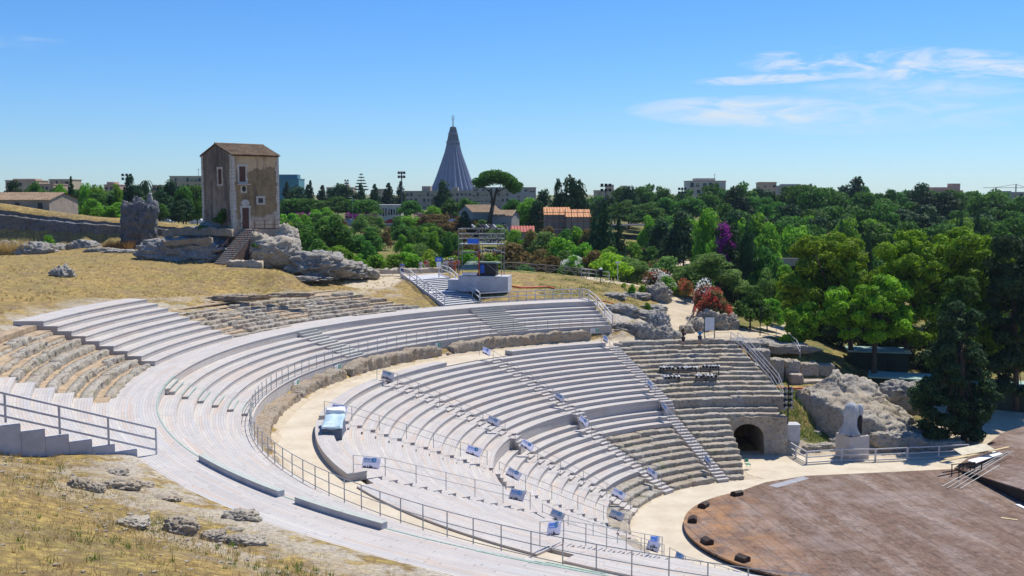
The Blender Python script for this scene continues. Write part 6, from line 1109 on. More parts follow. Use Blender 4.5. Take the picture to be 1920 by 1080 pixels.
# bushes between house, street and scaffold
BUSH = [(620, 402, 80, 165, 'dark_bush', 'large round dark bush beside the old house'), (575, 428, 60, 150, 'dark_bush', 'round bush just right of the great boulder'), (545, 414, 34, 148, 'yellow_bush', 'yellow green bush at the house corner'), (640, 425, 56, 170, 'dark_bush', 'dark bush next to the dry clearing'), (600, 445, 60, 145, 'dark_bush', 'dark bush behind the small white sign'), (637, 460, 60, 138, 'bush', 'bright green bush above the rock tail'), (665, 470, 44, 140, 'bush', 'bright bush right of the rock tail'), (690, 455, 50, 145, 'dark_bush', 'dark rounded bush before the clearing'), (722, 428, 30, 190, 'rusty_bush', 'red brown bush in the dry clearing'), (752, 434, 30, 175, 'bush', 'small bush right of the red brown bush'), (778, 434, 50, 165, 'dark_bush', 'dark bush in front of the parked cars'), (832, 418, 66, 170, 'dark_bush', 'big dark bush behind the scaffold'), (810, 430, 40, 165, 'bush', 'green bush left of the big dark bush'), (848, 432, 40, 160, 'dark_bush', 'bush just behind the scaffold tubes'), (700, 475, 60, 140, 'bush', 'green bush above the sandy square'), (735, 472, 60, 140, 'bush', 'leafy bush behind the man in blue'), (770, 470, 60, 140, 'bush', 'leafy bush behind the visitors'), (800, 466, 50, 142, 'yellow_bush', 'yellowish bush behind the blue signpost'), (840, 478, 60, 140, 'bush', 'green bush behind the visitors in hats'), (650, 490, 40, 136, 'bush', 'low bush at the end of the rock tail'), (880, 470, 50, 140, 'bush', 'green bush seen through the scaffold'),
        (960, 455, 90, 150, 'rusty_bush', 'broad rusty green bush right of the scaffold'), (925, 470, 60, 148, 'bush', 'olive bush directly behind the cabin'), (1005, 470, 60, 146, 'rusty_bush', 'rusty bush left of the white oleander'), (1035, 475, 50, 146, 'rusty_bush', 'brownish bush touching the white oleander'), (1112, 470, 54, 142, 'rusty_bush', 'reddish bush between white oleander and bright bush'), (968, 432, 50, 175, 'bush', 'bright bush below the red roofed shed'), (995, 430, 40, 170, 'rusty_bush', 'red brown bush below the red roofed shed'), (1020, 440, 70, 168, 'olive_bush', 'grey green bush in the hollow'), (1050, 440, 80, 165, 'bush', 'light green tree like bush in the hollow'), (1090, 452, 60, 160, 'bush', 'green bush behind the reddish bush'), (1145, 455, 70, 155, 'bush', 'smooth green bush below the park road'), (1150, 470, 76, 136, 'yellow_bush', 'glowing yellow green bush behind the thin signpost'), (1195, 490, 60, 138, 'olive_bush', 'green bush between signpost and red flowers'), (1250, 485, 70, 140, 'olive_bush', 'round olive green bush left of the great round bush'), (1332, 474, 165, 131, 'great_olive_bush', 'great round olive green bush beside the cypress'), (1285, 498, 80, 134, 'olive_bush', 'olive green bush at the left foot of the great round bush'), (1408, 540, 84, 116, 'dark_bush', 'rounded green bush below the cypress'), (1440, 552, 60, 118, 'bush', 'leafy bush at the edge of the pines'), (1470, 490, 60, 135, 'bush', 'light green bush below the pale wall'), (1440, 505, 50, 135, 'olive_bush', 'greyish bush right of the cypress'), (1210, 505, 50, 137, 'rusty_bush', 'rusty bush behind the path fence'), (1100, 462, 40, 160, 'yellow_bush', 'yellowish bush behind the white oleander'), (985, 495, 40, 140, 'dark_bush', 'dark bush behind the rustic fence'), (1480, 510, 60, 125, 'bush', 'light leafy bush left of the near pines'), (1030, 424, 40, 203, 'rusty_bush', 'rusty bush at the left foot of the house in scaffolding'), (1058, 426, 44, 202, 'dark_bush', 'dark bush in front of the house in scaffolding'), (1086, 422, 44, 203, 'bush', 'bright bush in front of the right half of the house in scaffolding'), (1104, 428, 36, 200, 'rusty_bush', 'reddish bush at the right foot of the house in scaffolding')]
for (px, yt, wp, Y, kd, lb) in BUSH: tree(kd, px, yt, wp * 1.12, Y, lb)
for i in range(110):
    px = RNG.uniform(535, 880) if i < 36 else RNG.uniform(930, 1240) if i < 64 else RNG.uniform(535, 1010); Y = RNG.uniform(138, 215) if i < 64 else RNG.uniform(205, 250); p = D(px, 400, Y); z = h1(p.x, Y); yb = Y_HOR + (CAM_Z - z) / Y * F_PX
    if 700 < px < 740 and 160 < Y < 200: continue
    hp = RNG.uniform(2.2, 4.6) * F_PX / Y; tree(RNG.choice(['bush', 'dark_bush', 'dark_bush', 'olive_bush', 'bright_tree', 'rusty_bush']), px, yb - hp, hp * RNG.uniform(1.1, 1.7), Y, 'leafy shrub of the thicket filling the hollow behind the theatre', 'shrubs of the thicket in the hollow')
for (px, yt, wp, dy, kd, lb) in ((1185, 533, 18, 22, 'bush', 'left green tuft on the rocky hillside'), (1205, 532, 20, 22, 'bush', 'right green tuft on the rocky hillside'), (1215, 566, 16, 22, 'bush', 'single upright green tuft among the hillside rocks'), (1170, 530, 12, 10, 'yellow_bush', 'tiny bright tuft by the path'), (90, 442, 34, 32, 'bush', 'bushy green shrub beside the white rock at left'), (25, 448, 20, 12, 'bush', 'small green tuft on the rock at the left edge'), (383, 420, 30, 16, 'dark_bush', 'dark shrub on the upper rubble wall'), (415, 393, 34, 30, 'dark_bush', 'leafy shrub growing against the gable of the old house'), (476, 528, 10, 6, 'dark_bush', 'small dark shrub on the great boulder')):
    if px in (383, 415, 476):
        Y = {383: 118, 415: 119.0, 476: 114}[px]; tree(kd, px, yt, wp, Y, lb, zb=D(px, {383: 437, 415: 425, 476: 470}[px], Y).z) if px != 476 else tree(kd, 477, 456, 14, 113.2, lb, zb=D(477, 466, 113.2).z); continue
    p = G(px, yt + dy); tree(kd, px, yt, wp, p.y, lb)
def flower_bush(px, yt, wp, Y, kd, mats, lb, nf=900):
    t = tree(kd, px, yt, wp, Y, lb, cat='flowering bush', name='oleander'); 
    for i, (mt, sgn) in enumerate(mats):
        P = puffs_dome(i * 7 + int(px), 16, .17, .8, .25, 1.0); P = [p for p in P if sgn == 0 or p[0] * sgn > -.12] or P; put('blossom', leaf_mesh('blossom', mt, [leaf_cloud([(a, b_, c_, d * 1.12, e * 1.12, f * 1.15) for a, b_, c_, d, e, f in P], nf, .05, int(px) + i, 1.1, up=.5, fill=.12, jit=1.2)]), t)
flower_bush(1075, 476, 56, 142, 'bush', [(FWHITE, 0)], 'round oleander covered in white blossom behind the rustic fence', 1500)
flower_bush(1238, 505, 60, 132, 'rusty_bush', [(FWHITE, 0), (FRED, 0)], 'red and white oleander along the path fence', 500); flower_bush(1250, 515, 44, 129, 'bush', [(FWHITE, 0)], 'white oleander in front of the red and white one', 900)
flower_bush(1322, 527, 50, 119, 'rusty_bush', [(FRED, 0), (FWHITE, 0)], 'orange and white oleander behind the path bend', 500); flower_bush(1338, 545, 66, 115, 'rusty_bush', [(FRED, 0)], 'deep red oleander on the tan rock by the path', 1500)
flower_bush(1285, 522, 34, 126, 'rusty_bush', [(FRED, 0)], 'small reddish oleander at the top of the path bend', 700)
p = D(1362, 500, 138); t = thing('purple_creeper', 'tall purple bougainvillea climbing the dark cypress', 'creeper', (p.x, p.y, h1(p.x, p.y))); zt = D(1362, 424, 138).z - t.location.z
P = [(RNG.uniform(-1.0, .5) * (.4 + z * .6), RNG.uniform(-.9, -.1), zt * z, .8, .6, .7) for z in list(np.linspace(.62, .99, 14)) + [.4, .5, .55]]; put('blossom', leaf_mesh('blossom', FPURP, [leaf_cloud(P, 1100, .24, 8, 1.1)]), t); P2 = [(RNG.uniform(-1, .9), RNG.uniform(-.4, .8), zt * z, 1.0, .9, .9) for z in np.linspace(.1, .96, 18)]; put('foliage', leaf_mesh('foliage', LDARK, [leaf_cloud(P2, 3500, .28, 9)]), t)
# giant umbrella pine
p = D(917, 416, 232); t = thing('umbrella_pine', 'giant umbrella pine with forked leaning trunk beside the farmhouse', 'tree', (p.x, p.y, h1(p.x, p.y))); sc_ = 232 / F_PX
def U(px, py): q = D(px, py, 232); return Vector((q.x - p.x, 0, q.z - t.location.z))
rg = random.Random(4); P = []
for i in range(80):
    x = rg.uniform(-1, 1); y = rg.uniform(-1, 1)
    if x * x + y * y > 1: continue
    c_ = U(932 + x * 40, 350 - 20 * (1 - x * x) + rg.uniform(-3, 9) + x * 5); P.append((c_.x, y * 4.6, c_.z, 1.45, 1.45, 1.0))
put('crown', leaf_mesh('crown', LPARK, [leaf_cloud(P, 14000, .34, 6, up=.5)]), t); tr = MB(); tr.smooth = True; tr.bar(U(917, 420), U(924, 385), .55, .42, n=9).bar(U(924, 386), U(932, 352), .4, .22, n=8).bar(U(923, 390), U(921, 352), .34, .16, n=8).bar(U(921, 362), U(900, 345), .16, .07).bar(U(932, 360), U(958, 346), .18, .07).bar(U(928, 370), U(940, 345), .14, .06); put('trunk', tr.mesh('trunk', BARK), t)
# near pines at right
def big_pine(label, trunks, boxes, Y, leaf, n, mat, seed, zb=None, dy=3.0, extra_trunk=()):
    bx_, by_ = trunks[0]; b_ = D(bx_, by_, Y); t = thing('pine_tree', label, 'tree', (b_.x, b_.y, b_.z - .3)); rg = random.Random(seed); P = []
    def Q(px, py, dY=0): q = D(px, py, Y + dY); return Vector((q.x - b_.x, dY, q.z - b_.z + .3))
    s = Y / F_PX
    for (cx_, cy_, rx_, ry_, cnt, pr) in boxes:
        for i in range(int(cnt * 1.75)):
            u = rg.uniform(-1, 1); v = rg.uniform(-1, 1)
            if u * u + v * v > 1: u *= .6; v *= .6
            dd = rg.uniform(-1, 1) * dy * math.sqrt(max(.1, 1 - u * u * .8)); c_ = Q(cx_ + u * rx_, cy_ + v * ry_, dd); k_ = pr * rg.uniform(.5, 1.05); P.append((c_.x, c_.y, c_.z, k_, k_, k_ * .68))
    put('crown', leaf_mesh('crown', mat, [leaf_cloud(P, int(n * 1.7), leaf * .92, seed, 2.5, up=.5, fill=.6, jit=.52)]), t); tr = MB(); tr.smooth = True
    for (a, b2) in zip(trunks, trunks[1:]): tr.bar(Q(*a), Q(*b2), .33 * (.8 if a != trunks[0] else 1), .24, n=9)
    top = trunks[-1]
    for pf in P[::9 if n < 15000 else 6]:
        st = Q(top[0], min(top[1] + RNG.uniform(0, 60), trunks[0][1] - 30)); tr.bar(st, (pf[0], pf[1], pf[2] - .2), .1, .03, n=5)
    put('trunk', tr.mesh('trunk', BARK), t); return t
big_pine('bright near pine on the left of the right hand pines', [(1600, 700), (1592, 620), (1570, 540)], [(1560, 480, 70, 34, 24, 1.15), (1556, 530, 84, 40, 22, 1.1), (1510, 555, 40, 24, 9, .95), (1595, 585, 50, 30, 10, 1.)], 113, .26, 17000, LPINE, 21, dy=3.4)
big_pine('tallest near pine with the widest bright crown', [(1697, 705), (1700, 620), (1730, 520)], [(1760, 470, 110, 34, 34, 1.25), (1760, 530, 130, 48, 36, 1.25), (1700, 500, 60, 40, 14, 1.15), (1830, 560, 70, 60, 20, 1.2), (1760, 610, 100, 40, 22, 1.2)], 114, .27, 27000, LPINE, 22, dy=4.5)
big_pine('lower near pine reaching forward above the green hut', [(1638, 716), (1640, 650), (1650, 590)], [(1600, 560, 60, 26, 13, 1.05), (1660, 550, 50, 30, 11, 1.05), (1585, 590, 45, 20, 9, .9), (1660, 595, 60, 24, 12, 1.), (1630, 615, 60, 22, 9, .9)], 107.5, .24, 13000, LPINE, 23, dy=2.6)
big_pine('low bright pine branch tree at the left foot of the pines', [(1500, 652), (1505, 630), (1510, 605)], [(1500, 585, 26, 16, 7, .85), (1505, 612, 40, 18, 9, .9), (1490, 632, 26, 12, 5, .7)], 108, .22, 5500, LPINE, 24, dy=1.6)
big_pine('dark evergreen mass behind the near pines', [(1690, 690), (1690, 640), (1690, 600)], [(1600, 630, 100, 40, 24, 1.5), (1760, 650, 140, 40, 34, 1.5), (1880, 640, 60, 60, 20, 1.5)], 121, .34, 13000, LDARK, 25, dy=2.5)
big_pine('dark evergreen at the right edge of the photo', [(1905, 770), (1905, 650), (1900, 560)], [(1905, 500, 46, 50, 18, 1.2), (1905, 600, 50, 80, 26, 1.2), (1900, 700, 40, 50, 14, 1.1)], 108, .28, 12000, LDARK, 26, dy=2.5)
big_pine('bright green tree behind the right edge evergreen', [(1870, 700), (1870, 640), (1870, 600)], [(1890, 530, 60, 50, 16, 1.2), (1850, 600, 40, 60, 14, 1.1), (1895, 640, 40, 40, 9, .9)], 116, .27, 9000, LPINE, 27, dy=2.5)
big_pine('broad dark conifer standing by the stage ramp', [(1808, 838), (1806, 760), (1802, 640)], [(1800, 610, 42, 36, 14, .75), (1790, 680, 56, 44, 20, .85), (1780, 750, 66, 40, 22, .9), (1790, 800, 66, 26, 16, .85), (1830, 740, 40, 60, 16, .8)], 94, .2, 17000, LDARK, 28, dy=1.9)
big_pine('slender dark cypress rising behind the broad conifer', [(1804, 800), (1803, 700), (1802, 560)], [(1806, 535, 26, 16, 9, .6), (1800, 575, 34, 28, 13, .65), (1795, 630, 38, 40, 14, .7), (1785, 690, 36, 40, 12, .7)], 97, .19, 12000, plain('x', (0, 0, 0)) if False else LPARK, 29, dy=1.4)
# reeds and dry grass: things nobody could count
def blades(name, pts, hgt, wdt, mat, lb=None):
    r = np.random.default_rng(len(pts)); p = np.array(pts, float); n = len(p); a = r.random(n) * 6.283; d = np.stack([np.cos(a), np.sin(a), 0 * a], 1) * (wdt * (.5 + r.random(n)))[:, None]; hh = hgt * (.5 + r.random(n)); ln = r.normal(size=(n, 3)) * .35; ln[:, 2] = 1; tip = p + ln * hh[:, None]
    v = np.stack([p - d, p + d, tip + d * .15, tip - d * .15], 1).reshape(-1, 3); o_ = bpy.data.objects.new(name, leaf_mesh(name, mat, [(v, n)])); COL.objects.link(o_); o_['kind'] = 'stuff'; return o_
def scatter(n, fn): return [q for q in (fn() for _ in range(n)) if q is not None]
def onground(xs_, ys_): z = hT(xs_, ys_); return np.column_stack([xs_, ys_, z])
r = np.random.default_rng(5); n = 70000; R_ = 47.2 + 26 * r.random(n) ** 1.3; A_ = 205 + 46 * r.random(n); x_ = CX + R_ * np.cos(np.radians(A_)); y_ = CY + R_ * np.sin(np.radians(A_)); dn = np.array([noise.fractal(Vector((a * .25, b_ * .25, 1)), 1, 2, 4) for a, b_ in zip(x_, y_)]); k_ = (dn + r.normal(size=n) * .3 > -.1) & (np.hypot(x_, y_) > 7)
blades('dry_grass', onground(x_[k_], y_[k_]), .06, .012, STRAW)
k2 = (dn + r.normal(size=n) * .15 > .38) & (np.hypot(x_, y_) > 7); blades('green_grass', onground(x_[k2], y_[k2]), .08, .013, GRASS)
n = 26000; x_ = r.uniform(-62, 4, n); y_ = r.uniform(82, 124, n); Rr = np.hypot(x_ - CX, y_ - CY); dn = np.array([noise.fractal(Vector((a * .18, b_ * .18, 7)), 1, 2, 4) for a, b_ in zip(x_, y_)]); k_ = (Rr > 56) & (dn + r.normal(size=n) * .3 > .1); blades('field_grass', onground(x_[k_], y_[k_]), .08, .025, STRAW)
n = 9000; x_ = r.uniform(3, 17, n); y_ = r.uniform(109, 131, n); dn = np.array([noise.fractal(Vector((a * .3, b_ * .3, 3)), 1, 2, 4) for a, b_ in zip(x_, y_)]); k_ = (np.hypot(x_ - CX, y_ - CY) > 47.5) & (dn > 0) & (x_ < 14.5); blades('slope_grass', onground(x_[k_], y_[k_]), .12, .03, GRASS)
n = 5000; x_ = r.uniform(24, 28.5, n); y_ = r.uniform(91.5, 98, n); k_ = r.random(n) < .6; blades('court_grass', onground(x_[k_], y_[k_]), .2, .025, GRASS)
c0 = D(223, 464, 138); x_ = c0.x + r.uniform(-1.9, 1.9, 1500); y_ = c0.y + r.uniform(-1, 1, 1500); blades('orange_reeds', onground(x_, y_), .9, .03, REED); c0 = D(28, 455, 140); x_ = c0.x + r.uniform(-2.4, 2.4, 1300); y_ = c0.y + r.uniform(-1, 1, 1300); blades('dry_reeds', onground(x_, y_), 1.6, .03, STRAW)
def tufts(name, n, R0, R1, A0, A1, hgt, wdt, mat, seed, fr, thr):
    r_ = np.random.default_rng(seed); R_ = R0 + (R1 - R0) * r_.random(n) ** 1.3; A_ = np.radians(A0 + (A1 - A0) * r_.random(n)); x = CX + R_ * np.cos(A_); y = CY + R_ * np.sin(A_); dn = np.array([noise.fractal(Vector((a * fr, b_ * fr, seed)), 1, 2, 3) for a, b_ in zip(x, y)]); k = (dn + r_.normal(size=n) * .25 > thr) & (np.hypot(x, y) > 7); x, y = x[k], y[k]
    x = np.repeat(x, 11) + r_.normal(size=len(x) * 11) * .045; y = np.repeat(y, 11) + r_.normal(size=len(y) * 11) * .045; blades(name, onground(x, y), hgt, wdt, mat)
tufts('straw_tufts', 5200, 47.0, 72, 206, 251, .16, .009, STRAW, 3, .4, 0.0); tufts('green_tufts', 2600, 47.0, 72, 206, 251, .15, .010, GRASS, 4, .25, .25); tufts('field_tufts', 3500, 57, 100, 120, 190, .17, .02, STRAW, 6, .2, .05)
# loose stones on the near slope
mb = MB(); rg = random.Random(8)
for i in range(1500):
    R__ = 46.9 + 20 * rg.random() ** 1.8; a = rg.uniform(207, 250); q = pol(R__, a, 0); s = rg.uniform(.025, .09) * (1.4 if R__ < 52 else 1); z = h1(q.x, q.y) if False else 0; mb.v += []
    mb.box((q.x, q.y, 0), (s * rg.uniform(.8, 1.8), s, s * .7), rg.uniform(0, 3), None)
va = np.array(mb.v); cz = hT(va[:, 0].reshape(-1, 8).mean(1), va[:, 1].reshape(-1, 8).mean(1)); va[:, 2] += np.repeat(cz, 8); mb.v = [tuple(q) for q in va]; o_ = mb.build('loose_gravel', STONE); o_['kind'] = 'stuff'
# ------------------------------------------------------------------ city
def building(px0, px1, ytop, Y, label, wall, floors, cols, depth=14, roofbox=None, wcol=None, zb=None, cat='apartment building', fh=3.1, nm='apartment_building', band=None, rz=0):
    a = D(px0, ytop, Y); b_ = D(px1, ytop, Y); wd = b_.x - a.x; z0 = h1((a.x + b_.x) / 2, Y) - 1 if zb is None else zb; h = a.z - z0; t = thing(nm, label, cat, ((a.x + b_.x) / 2, Y, z0), rz)
    put('walls', MB().box((0, depth / 2, h / 2), (wd, depth, h)).mesh('walls', wall), t); put('roof_slab', MB().box((0, depth / 2, h + .15), (wd + .5, depth + .5, .35)).mesh('roof_slab', wall if band is None else band), t)
    wm = MB().box((0, 0, 0), (min(2.2, wd / cols * .55), .12, 1.5)).mesh('window', GLASS if wcol is None else wcol); sm_ = MB().box((0, -.05, .25), (min(2.0, wd / cols * .5), .1, .9)).mesh('shutter', SHUT); bm_ = MB().box((0, 0, 0), (wd * .98, .9, .18)).mesh('balcony', band or wall)
    for f_ in range(floors):
        z = h - 1.6 - f_ * fh
        if z < 1: break
        for c_ in range(cols):
            if RNG.random() < .12: continue
            w_ = put('window', wm, t, (-wd / 2 + wd * (c_ + .5 + RNG.uniform(-.08, .08)) / cols, -.05, z), (0, 0, 0), (RNG.choice([.7, 1, 1, 1.25]), 1, RNG.choice([.8, 1, 1, 1.35])))
            if RNG.random() < .3: put('shutter', sm_, w_)
        if band is not None: put('balcony', bm_, t, (0, -.4, z - 1.15))
    for rb in roofbox or (): x0, x1, y1 = rb; p = D(x0, y1, Y); q = D(x1, y1, Y); put('roof_house', MB().box(((p.x + q.x) / 2 - t.location.x, depth * .4, (h + p.z - z0) / 2), (q.x - p.x, depth * .5, p.z - z0 - h)).mesh('roof_house', wall), t)
    return t
SHUT = plain('roller_shutter', (.42, .33, .22), .8, .3, .4); CREAM = plain('cream_render', (.46, .37, .26), .9, .12, .3); PEACH = plain('peach_render', (.52, .36, .25), .9, .12, .3); GREYR = plain('grey_render', (.34, .32, .30), .9, .15, .3); PINK = plain('pink_render', (.46, .30, .23), .9, .12, .3); TEAL = plain('teal_glass', (.05, .20, .26), .35, .25, .2); TEALL = plain('pale_teal_panel', (.18, .42, .42), .5, .1, .3); BANDW = plain('pale_band', (.50, .46, .41), .8, .1, .5)
building(318, 385, 331, 520, 'pale apartment block behind the trees left of the old house', CREAM, 4, 9, band=BANDW); building(520, 560, 336, 500, 'teal glass office block right of the old house', TEAL, 5, 3, roofbox=[(520, 556, 327)], wcol=TEAL, cat='office building', nm='office_building')
building(10, 66, 339, 480, 'peach apartment block on the skyline at the far left', PEACH, 4, 5, roofbox=[(20, 62, 335)]); building(92, 130, 337, 500, 'cream flat roofed block right of the peach one', CREAM, 4, 4); building(58, 100, 346, 440, 'pinkish block behind the long shed', PINK, 4, 5); building(195, 222, 347, 520, 'small pink block left of the stadium lamps', PINK, 3, 3, roofbox=[(197, 210, 341)]); building(285, 320, 348, 540, 'low pale block between palms and the old house', CREAM, 3, 4)
building(752, 955, 359, 560, 'long low city building with a flat roof in front of the pleated cone', plain('dull_tan_render', (.33, .28, .22), .9, .15, .3), 5, 26, roofbox=[(790, 806, 349), (846, 858, 351), (948, 960, 351)], depth=22); building(886, 1005, 352, 600, 'grey flat block right of the pleated cone', GREYR, 5, 9, depth=16); building(612, 662, 352, 620, 'pale block far behind the street pines', CREAM, 3, 5, roofbox=[(636, 652, 346)]); building(1118, 1200, 358, 430, 'old cream building with two small roof towers above the wood', CREAM, 4, 6, roofbox=[(1140, 1152, 346), (1167, 1178, 348)]); building(700, 730, 355, 640, 'low pale building left of the tall stadium mast', CREAM, 3, 4)
building(1292, 1361, 340, 480, 'modern white and orange apartment block rising above the right hand wood', BANDW, 6, 6, roofbox=[(1305, 1343, 334)], band=PEACH, fh=3.0); building(1430, 1456, 343, 520, 'small orange block above the right hand wood', PEACH, 4, 3, roofbox=[(1428, 1458, 341)]); building(1462, 1515, 349, 540, 'low grey block right of the small orange one', GREYR, 4, 5, roofbox=[(1470, 1500, 345)]); building(1716, 1805, 358, 540, 'pinkish flat block on the far right skyline', PINK, 4, 9, roofbox=[(1750, 1790, 351), (1790, 1804, 344)]); building(1878, 1930, 361, 560, 'grey block with water tanks at the right edge skyline', GREYR, 4, 5, roofbox=[(1880, 1900, 358)]); building(1362, 1385, 361, 500, 'low pale roof right of the white and orange block', CREAM, 3, 3)
building(706, 752, 386, 272, 'pale pavilion with tall columns of windows across the street', plain('white_render', (.62, .60, .55), .9, .1, .4), 1, 9, depth=6, cat='pavilion', nm='pavilion', fh=4)
# sanctuary: a tall pleated concrete cone
Yc = 1050; p = D(850, 350, Yc); sc_ = Yc / F_PX; m = NT('hazed_concrete'); f = m.noise(.05, 4); SANC = m.col(m.mix(m.rng(f, .3, .7), (.15, .17, .25), (.21, .23, .32)))  # blue of the distant haze mixed into the concrete colour
t = thing('pleated_church', 'tall pleated concrete cone church towering over the city', 'church', (p.x, p.y, 14)); prof = [(354, 41), (344, 36.5), (330, 31), (315, 25.8), (300, 20.6), (285, 15.6), (272, 12.6)]; Z = lambda py: D(850, py, Yc).z - 14
nf = 22; mb = MB(); mb.lathe([(44 * sc_, 0)] + [(w_ * sc_, Z(y_)) for y_, w_ in prof], (0, 0, 0), nf * 4, lambda i, j: (1.02, .99, .92, .99)[i % 4]); put('pleated_cone', mb.mesh('pleated_cone', SANC), t)
mb = MB(); mb.lathe([(12.4 * sc_, Z(272)), (9.2 * sc_, Z(256)), (6.6 * sc_, Z(244)), (5 * sc_, Z(238)), (1, Z(237.5))], (0, 0, 0), 44, lambda i, j: (1.04, .9)[i % 2]); put('crown', mb.mesh('crown', plain('dark_concrete', (.15, .16, .19), .9, .2, .1)), t)
for zz in (268, 252): mb = MB(); mb.lathe([(13 * sc_ * (1 if zz > 260 else .72), Z(zz)), (12.7 * sc_ * (1 if zz > 260 else .7), Z(zz - 3))], (0, 0, 0), 44); put('ring_band', mb.mesh('ring_band', SANC), t)
mb = MB(); mb.bar((0, 0, Z(238)), (0, 0, Z(224)), .7, .4, n=8).bar((0, 0, Z(226)), (0, 0, Z(217)), 0.6, .2, n=8); 
for i in range(12): a0, a1 = i * math.pi / 6, (i + 1) * math.pi / 6; mb.bar((1.3 * math.cos(a0), 0, Z(221) + 2.4 * math.sin(a0)), (1.3 * math.cos(a1), 0, Z(221) + 2.4 * math.sin(a1)), .2, n=5)
put('statue_mast', mb.mesh('statue_mast', STEEL), t)
# farmhouse under the umbrella pine, scaffolded house, shed, red roof
def house(px0, px1, yeave, ridge, Y, depth, label, wall, tile, rz=0, nwin=2, name='house', gable='x'):
    a = D(px0, yeave, Y); b_ = D(px1, yeave, Y); wd = b_.x - a.x; cxh = (a.x + b_.x) / 2; z0 = h1(cxh, Y + depth / 2) - .5; h = a.z - z0; rr = D(px0, ridge, Y + depth / 2).z - z0; t = thing(name, label, 'house', (cxh, Y, z0), rz)
    wl = MB(); w2 = wd / 2; wl.raw([(-w2, 0, 0), (w2, 0, 0), (w2, 0, h), (-w2, 0, h), (-w2, depth, 0), (w2, depth, 0), (w2, depth, h), (-w2, depth, h), (-w2, depth / 2, rr - .1), (w2, depth / 2, rr - .1)], [[0, 1, 2, 3], [5, 4, 7, 6], [4, 0, 3, 8, 7], [1, 5, 6, 9, 2]]); put('walls', wl.mesh('walls', wall), t)
    rf = MB(); e = .35
    for s in (0, 1):
        n = max(6, int(wd / .5))
        for i in range(n):
            x0 = -w2 - .25 + (wd + .5) * i / n; x1 = x0 + (wd + .5) / n; ye = -e if s == 0 else depth + e; k_ = len(rf.v); rf.v += [(x0, ye, h - .12), ((x0 + x1) / 2, ye, h), (x1, ye, h - .12), (x0, depth / 2, rr), ((x0 + x1) / 2, depth / 2, rr + .12), (x1, depth / 2, rr)]; rf.f += [[k_, k_ + 1, k_ + 4, k_ + 3], [k_ + 1, k_ + 2, k_ + 5, k_ + 4]]
    put('roof', rf.mesh('roof', tile), t)
    for i in range(nwin): put('window', MB().box((0, 0, 0), (.8, .1, 1.1)).mesh('window', GLASS), t, (-w2 + wd * (i + .6) / nwin, -.03, h * .6))
    return t
house(884, 942, 397, 384, 238, 8, 'grey farmhouse with a tan tiled gable under the umbrella pine', plain('grey_stone_wall', (.36, .34, .33), .9, .2, 1), TILE, .45); house(922, 960, 404, 394, 233, 6, 'lower grey farmhouse wing right of the umbrella pine trunk', MATS['grey_stone_wall'], TILE, -.3, 1)
REPAIR = plain('dull_brown_render', (.27, .225, .18), .9, .2, .6)
house(1022, 1068, 402, 389, 215, 9, 'left part of the house under repair with new orange tiles', REPAIR, TILE2, 0, 2); house(1062, 1106, 406, 393, 213, 9, 'right part of the house under repair with new orange tiles', REPAIR, TILE2, 0, 2)
q = D(1014, 430, 211); t = thing('house_scaffold', 'brown scaffolding around the house with new orange tiles', 'scaffold', (q.x, q.y, h1(q.x, q.y))); x1 = D(1106, 430, 211).x - q.x; zt = D(1014, 392, 211).z - t.location.z; mb = MB()
for i in range(9): mb.bar((x1 * i / 8, 0, 0), (x1 * i / 8, 0, zt), .06)
for j in range(5): mb.bar((-.5, 0, zt * (j + .6) / 5), (x1 + .5, 0, zt * (j + .6) / 5), .055)
put('tubes', mb.mesh('tubes', RUST), t); put('boards', MB().box((x1 / 2, .4, zt * .52), (x1, .8, .08)).box((x1 / 2, .4, zt * .3), (x1, .8, .08)).mesh('boards', GREYR), t)
house(960, 1000, 434, 424, 205, 5, 'low shed with a faded red roof below the scaffolded house', PINK, plain('red_sheet_roof', (.42, .11, .08), .7, .2, 1), 0, 0); house(-40, 96, 374, 361, 175, 9, 'long stone shed with a tan tiled roof at the left edge', plain('shed_stone', (.34, .28, .23), .9, .25, 1), TILE, -.12, 3, 'long_shed')
# green huts below the pines
GH = plain('dark_green_hut', (.028, .05, .035), .7, .2, 2); GR = plain('pale_green_sheet', (.30, .44, .38), .6, .2, 1)
for (px, py, Y, lx_, h_, rz, lb) in ((1690, 735, 104.5, 6.0, 2.7, -.35, 'dark green hut in the shade left of the broad conifer'), (1890, 740, 108, 8.5, 2.7, -.1, 'dark green hut with pale roof edge at the right of the conifer'), (1648, 700, 112, 6, 2.8, -.2, 'black green hut deep under the pines')):
    p = D(px, py, Y); t = thing('green_hut', lb, 'hut', (p.x, Y, h1(p.x, Y) - .2), rz); put('walls', MB().box((0, 1.6, h_ / 2), (lx_, 3.2, h_)).mesh('walls', GH), t); put('roof', MB().box((0, 1.55, h_ + .08), (lx_ + .5, 3.9, .14)).mesh('roof', GR), t); put('door', MB().box((lx_ * .2, -.02, 1.0), (.9, .06, 2.0)).mesh('door', plain('hut_door', (.02, .035, .025), .7)), t)
tag(MB().box(tuple(D(1460, 491, 150)), (6.0, .4, 1.1), -.15).build('pale_wall', MASON), 'pale old wall among bushes right of the cypress', 'wall'); tag(MB().box(tuple(D(1236, 462, 222)), (4.2, .5, 4.2)).build('pale_wall', MASON), 'small pale ruined wall above the crowd on the park road', 'wall')
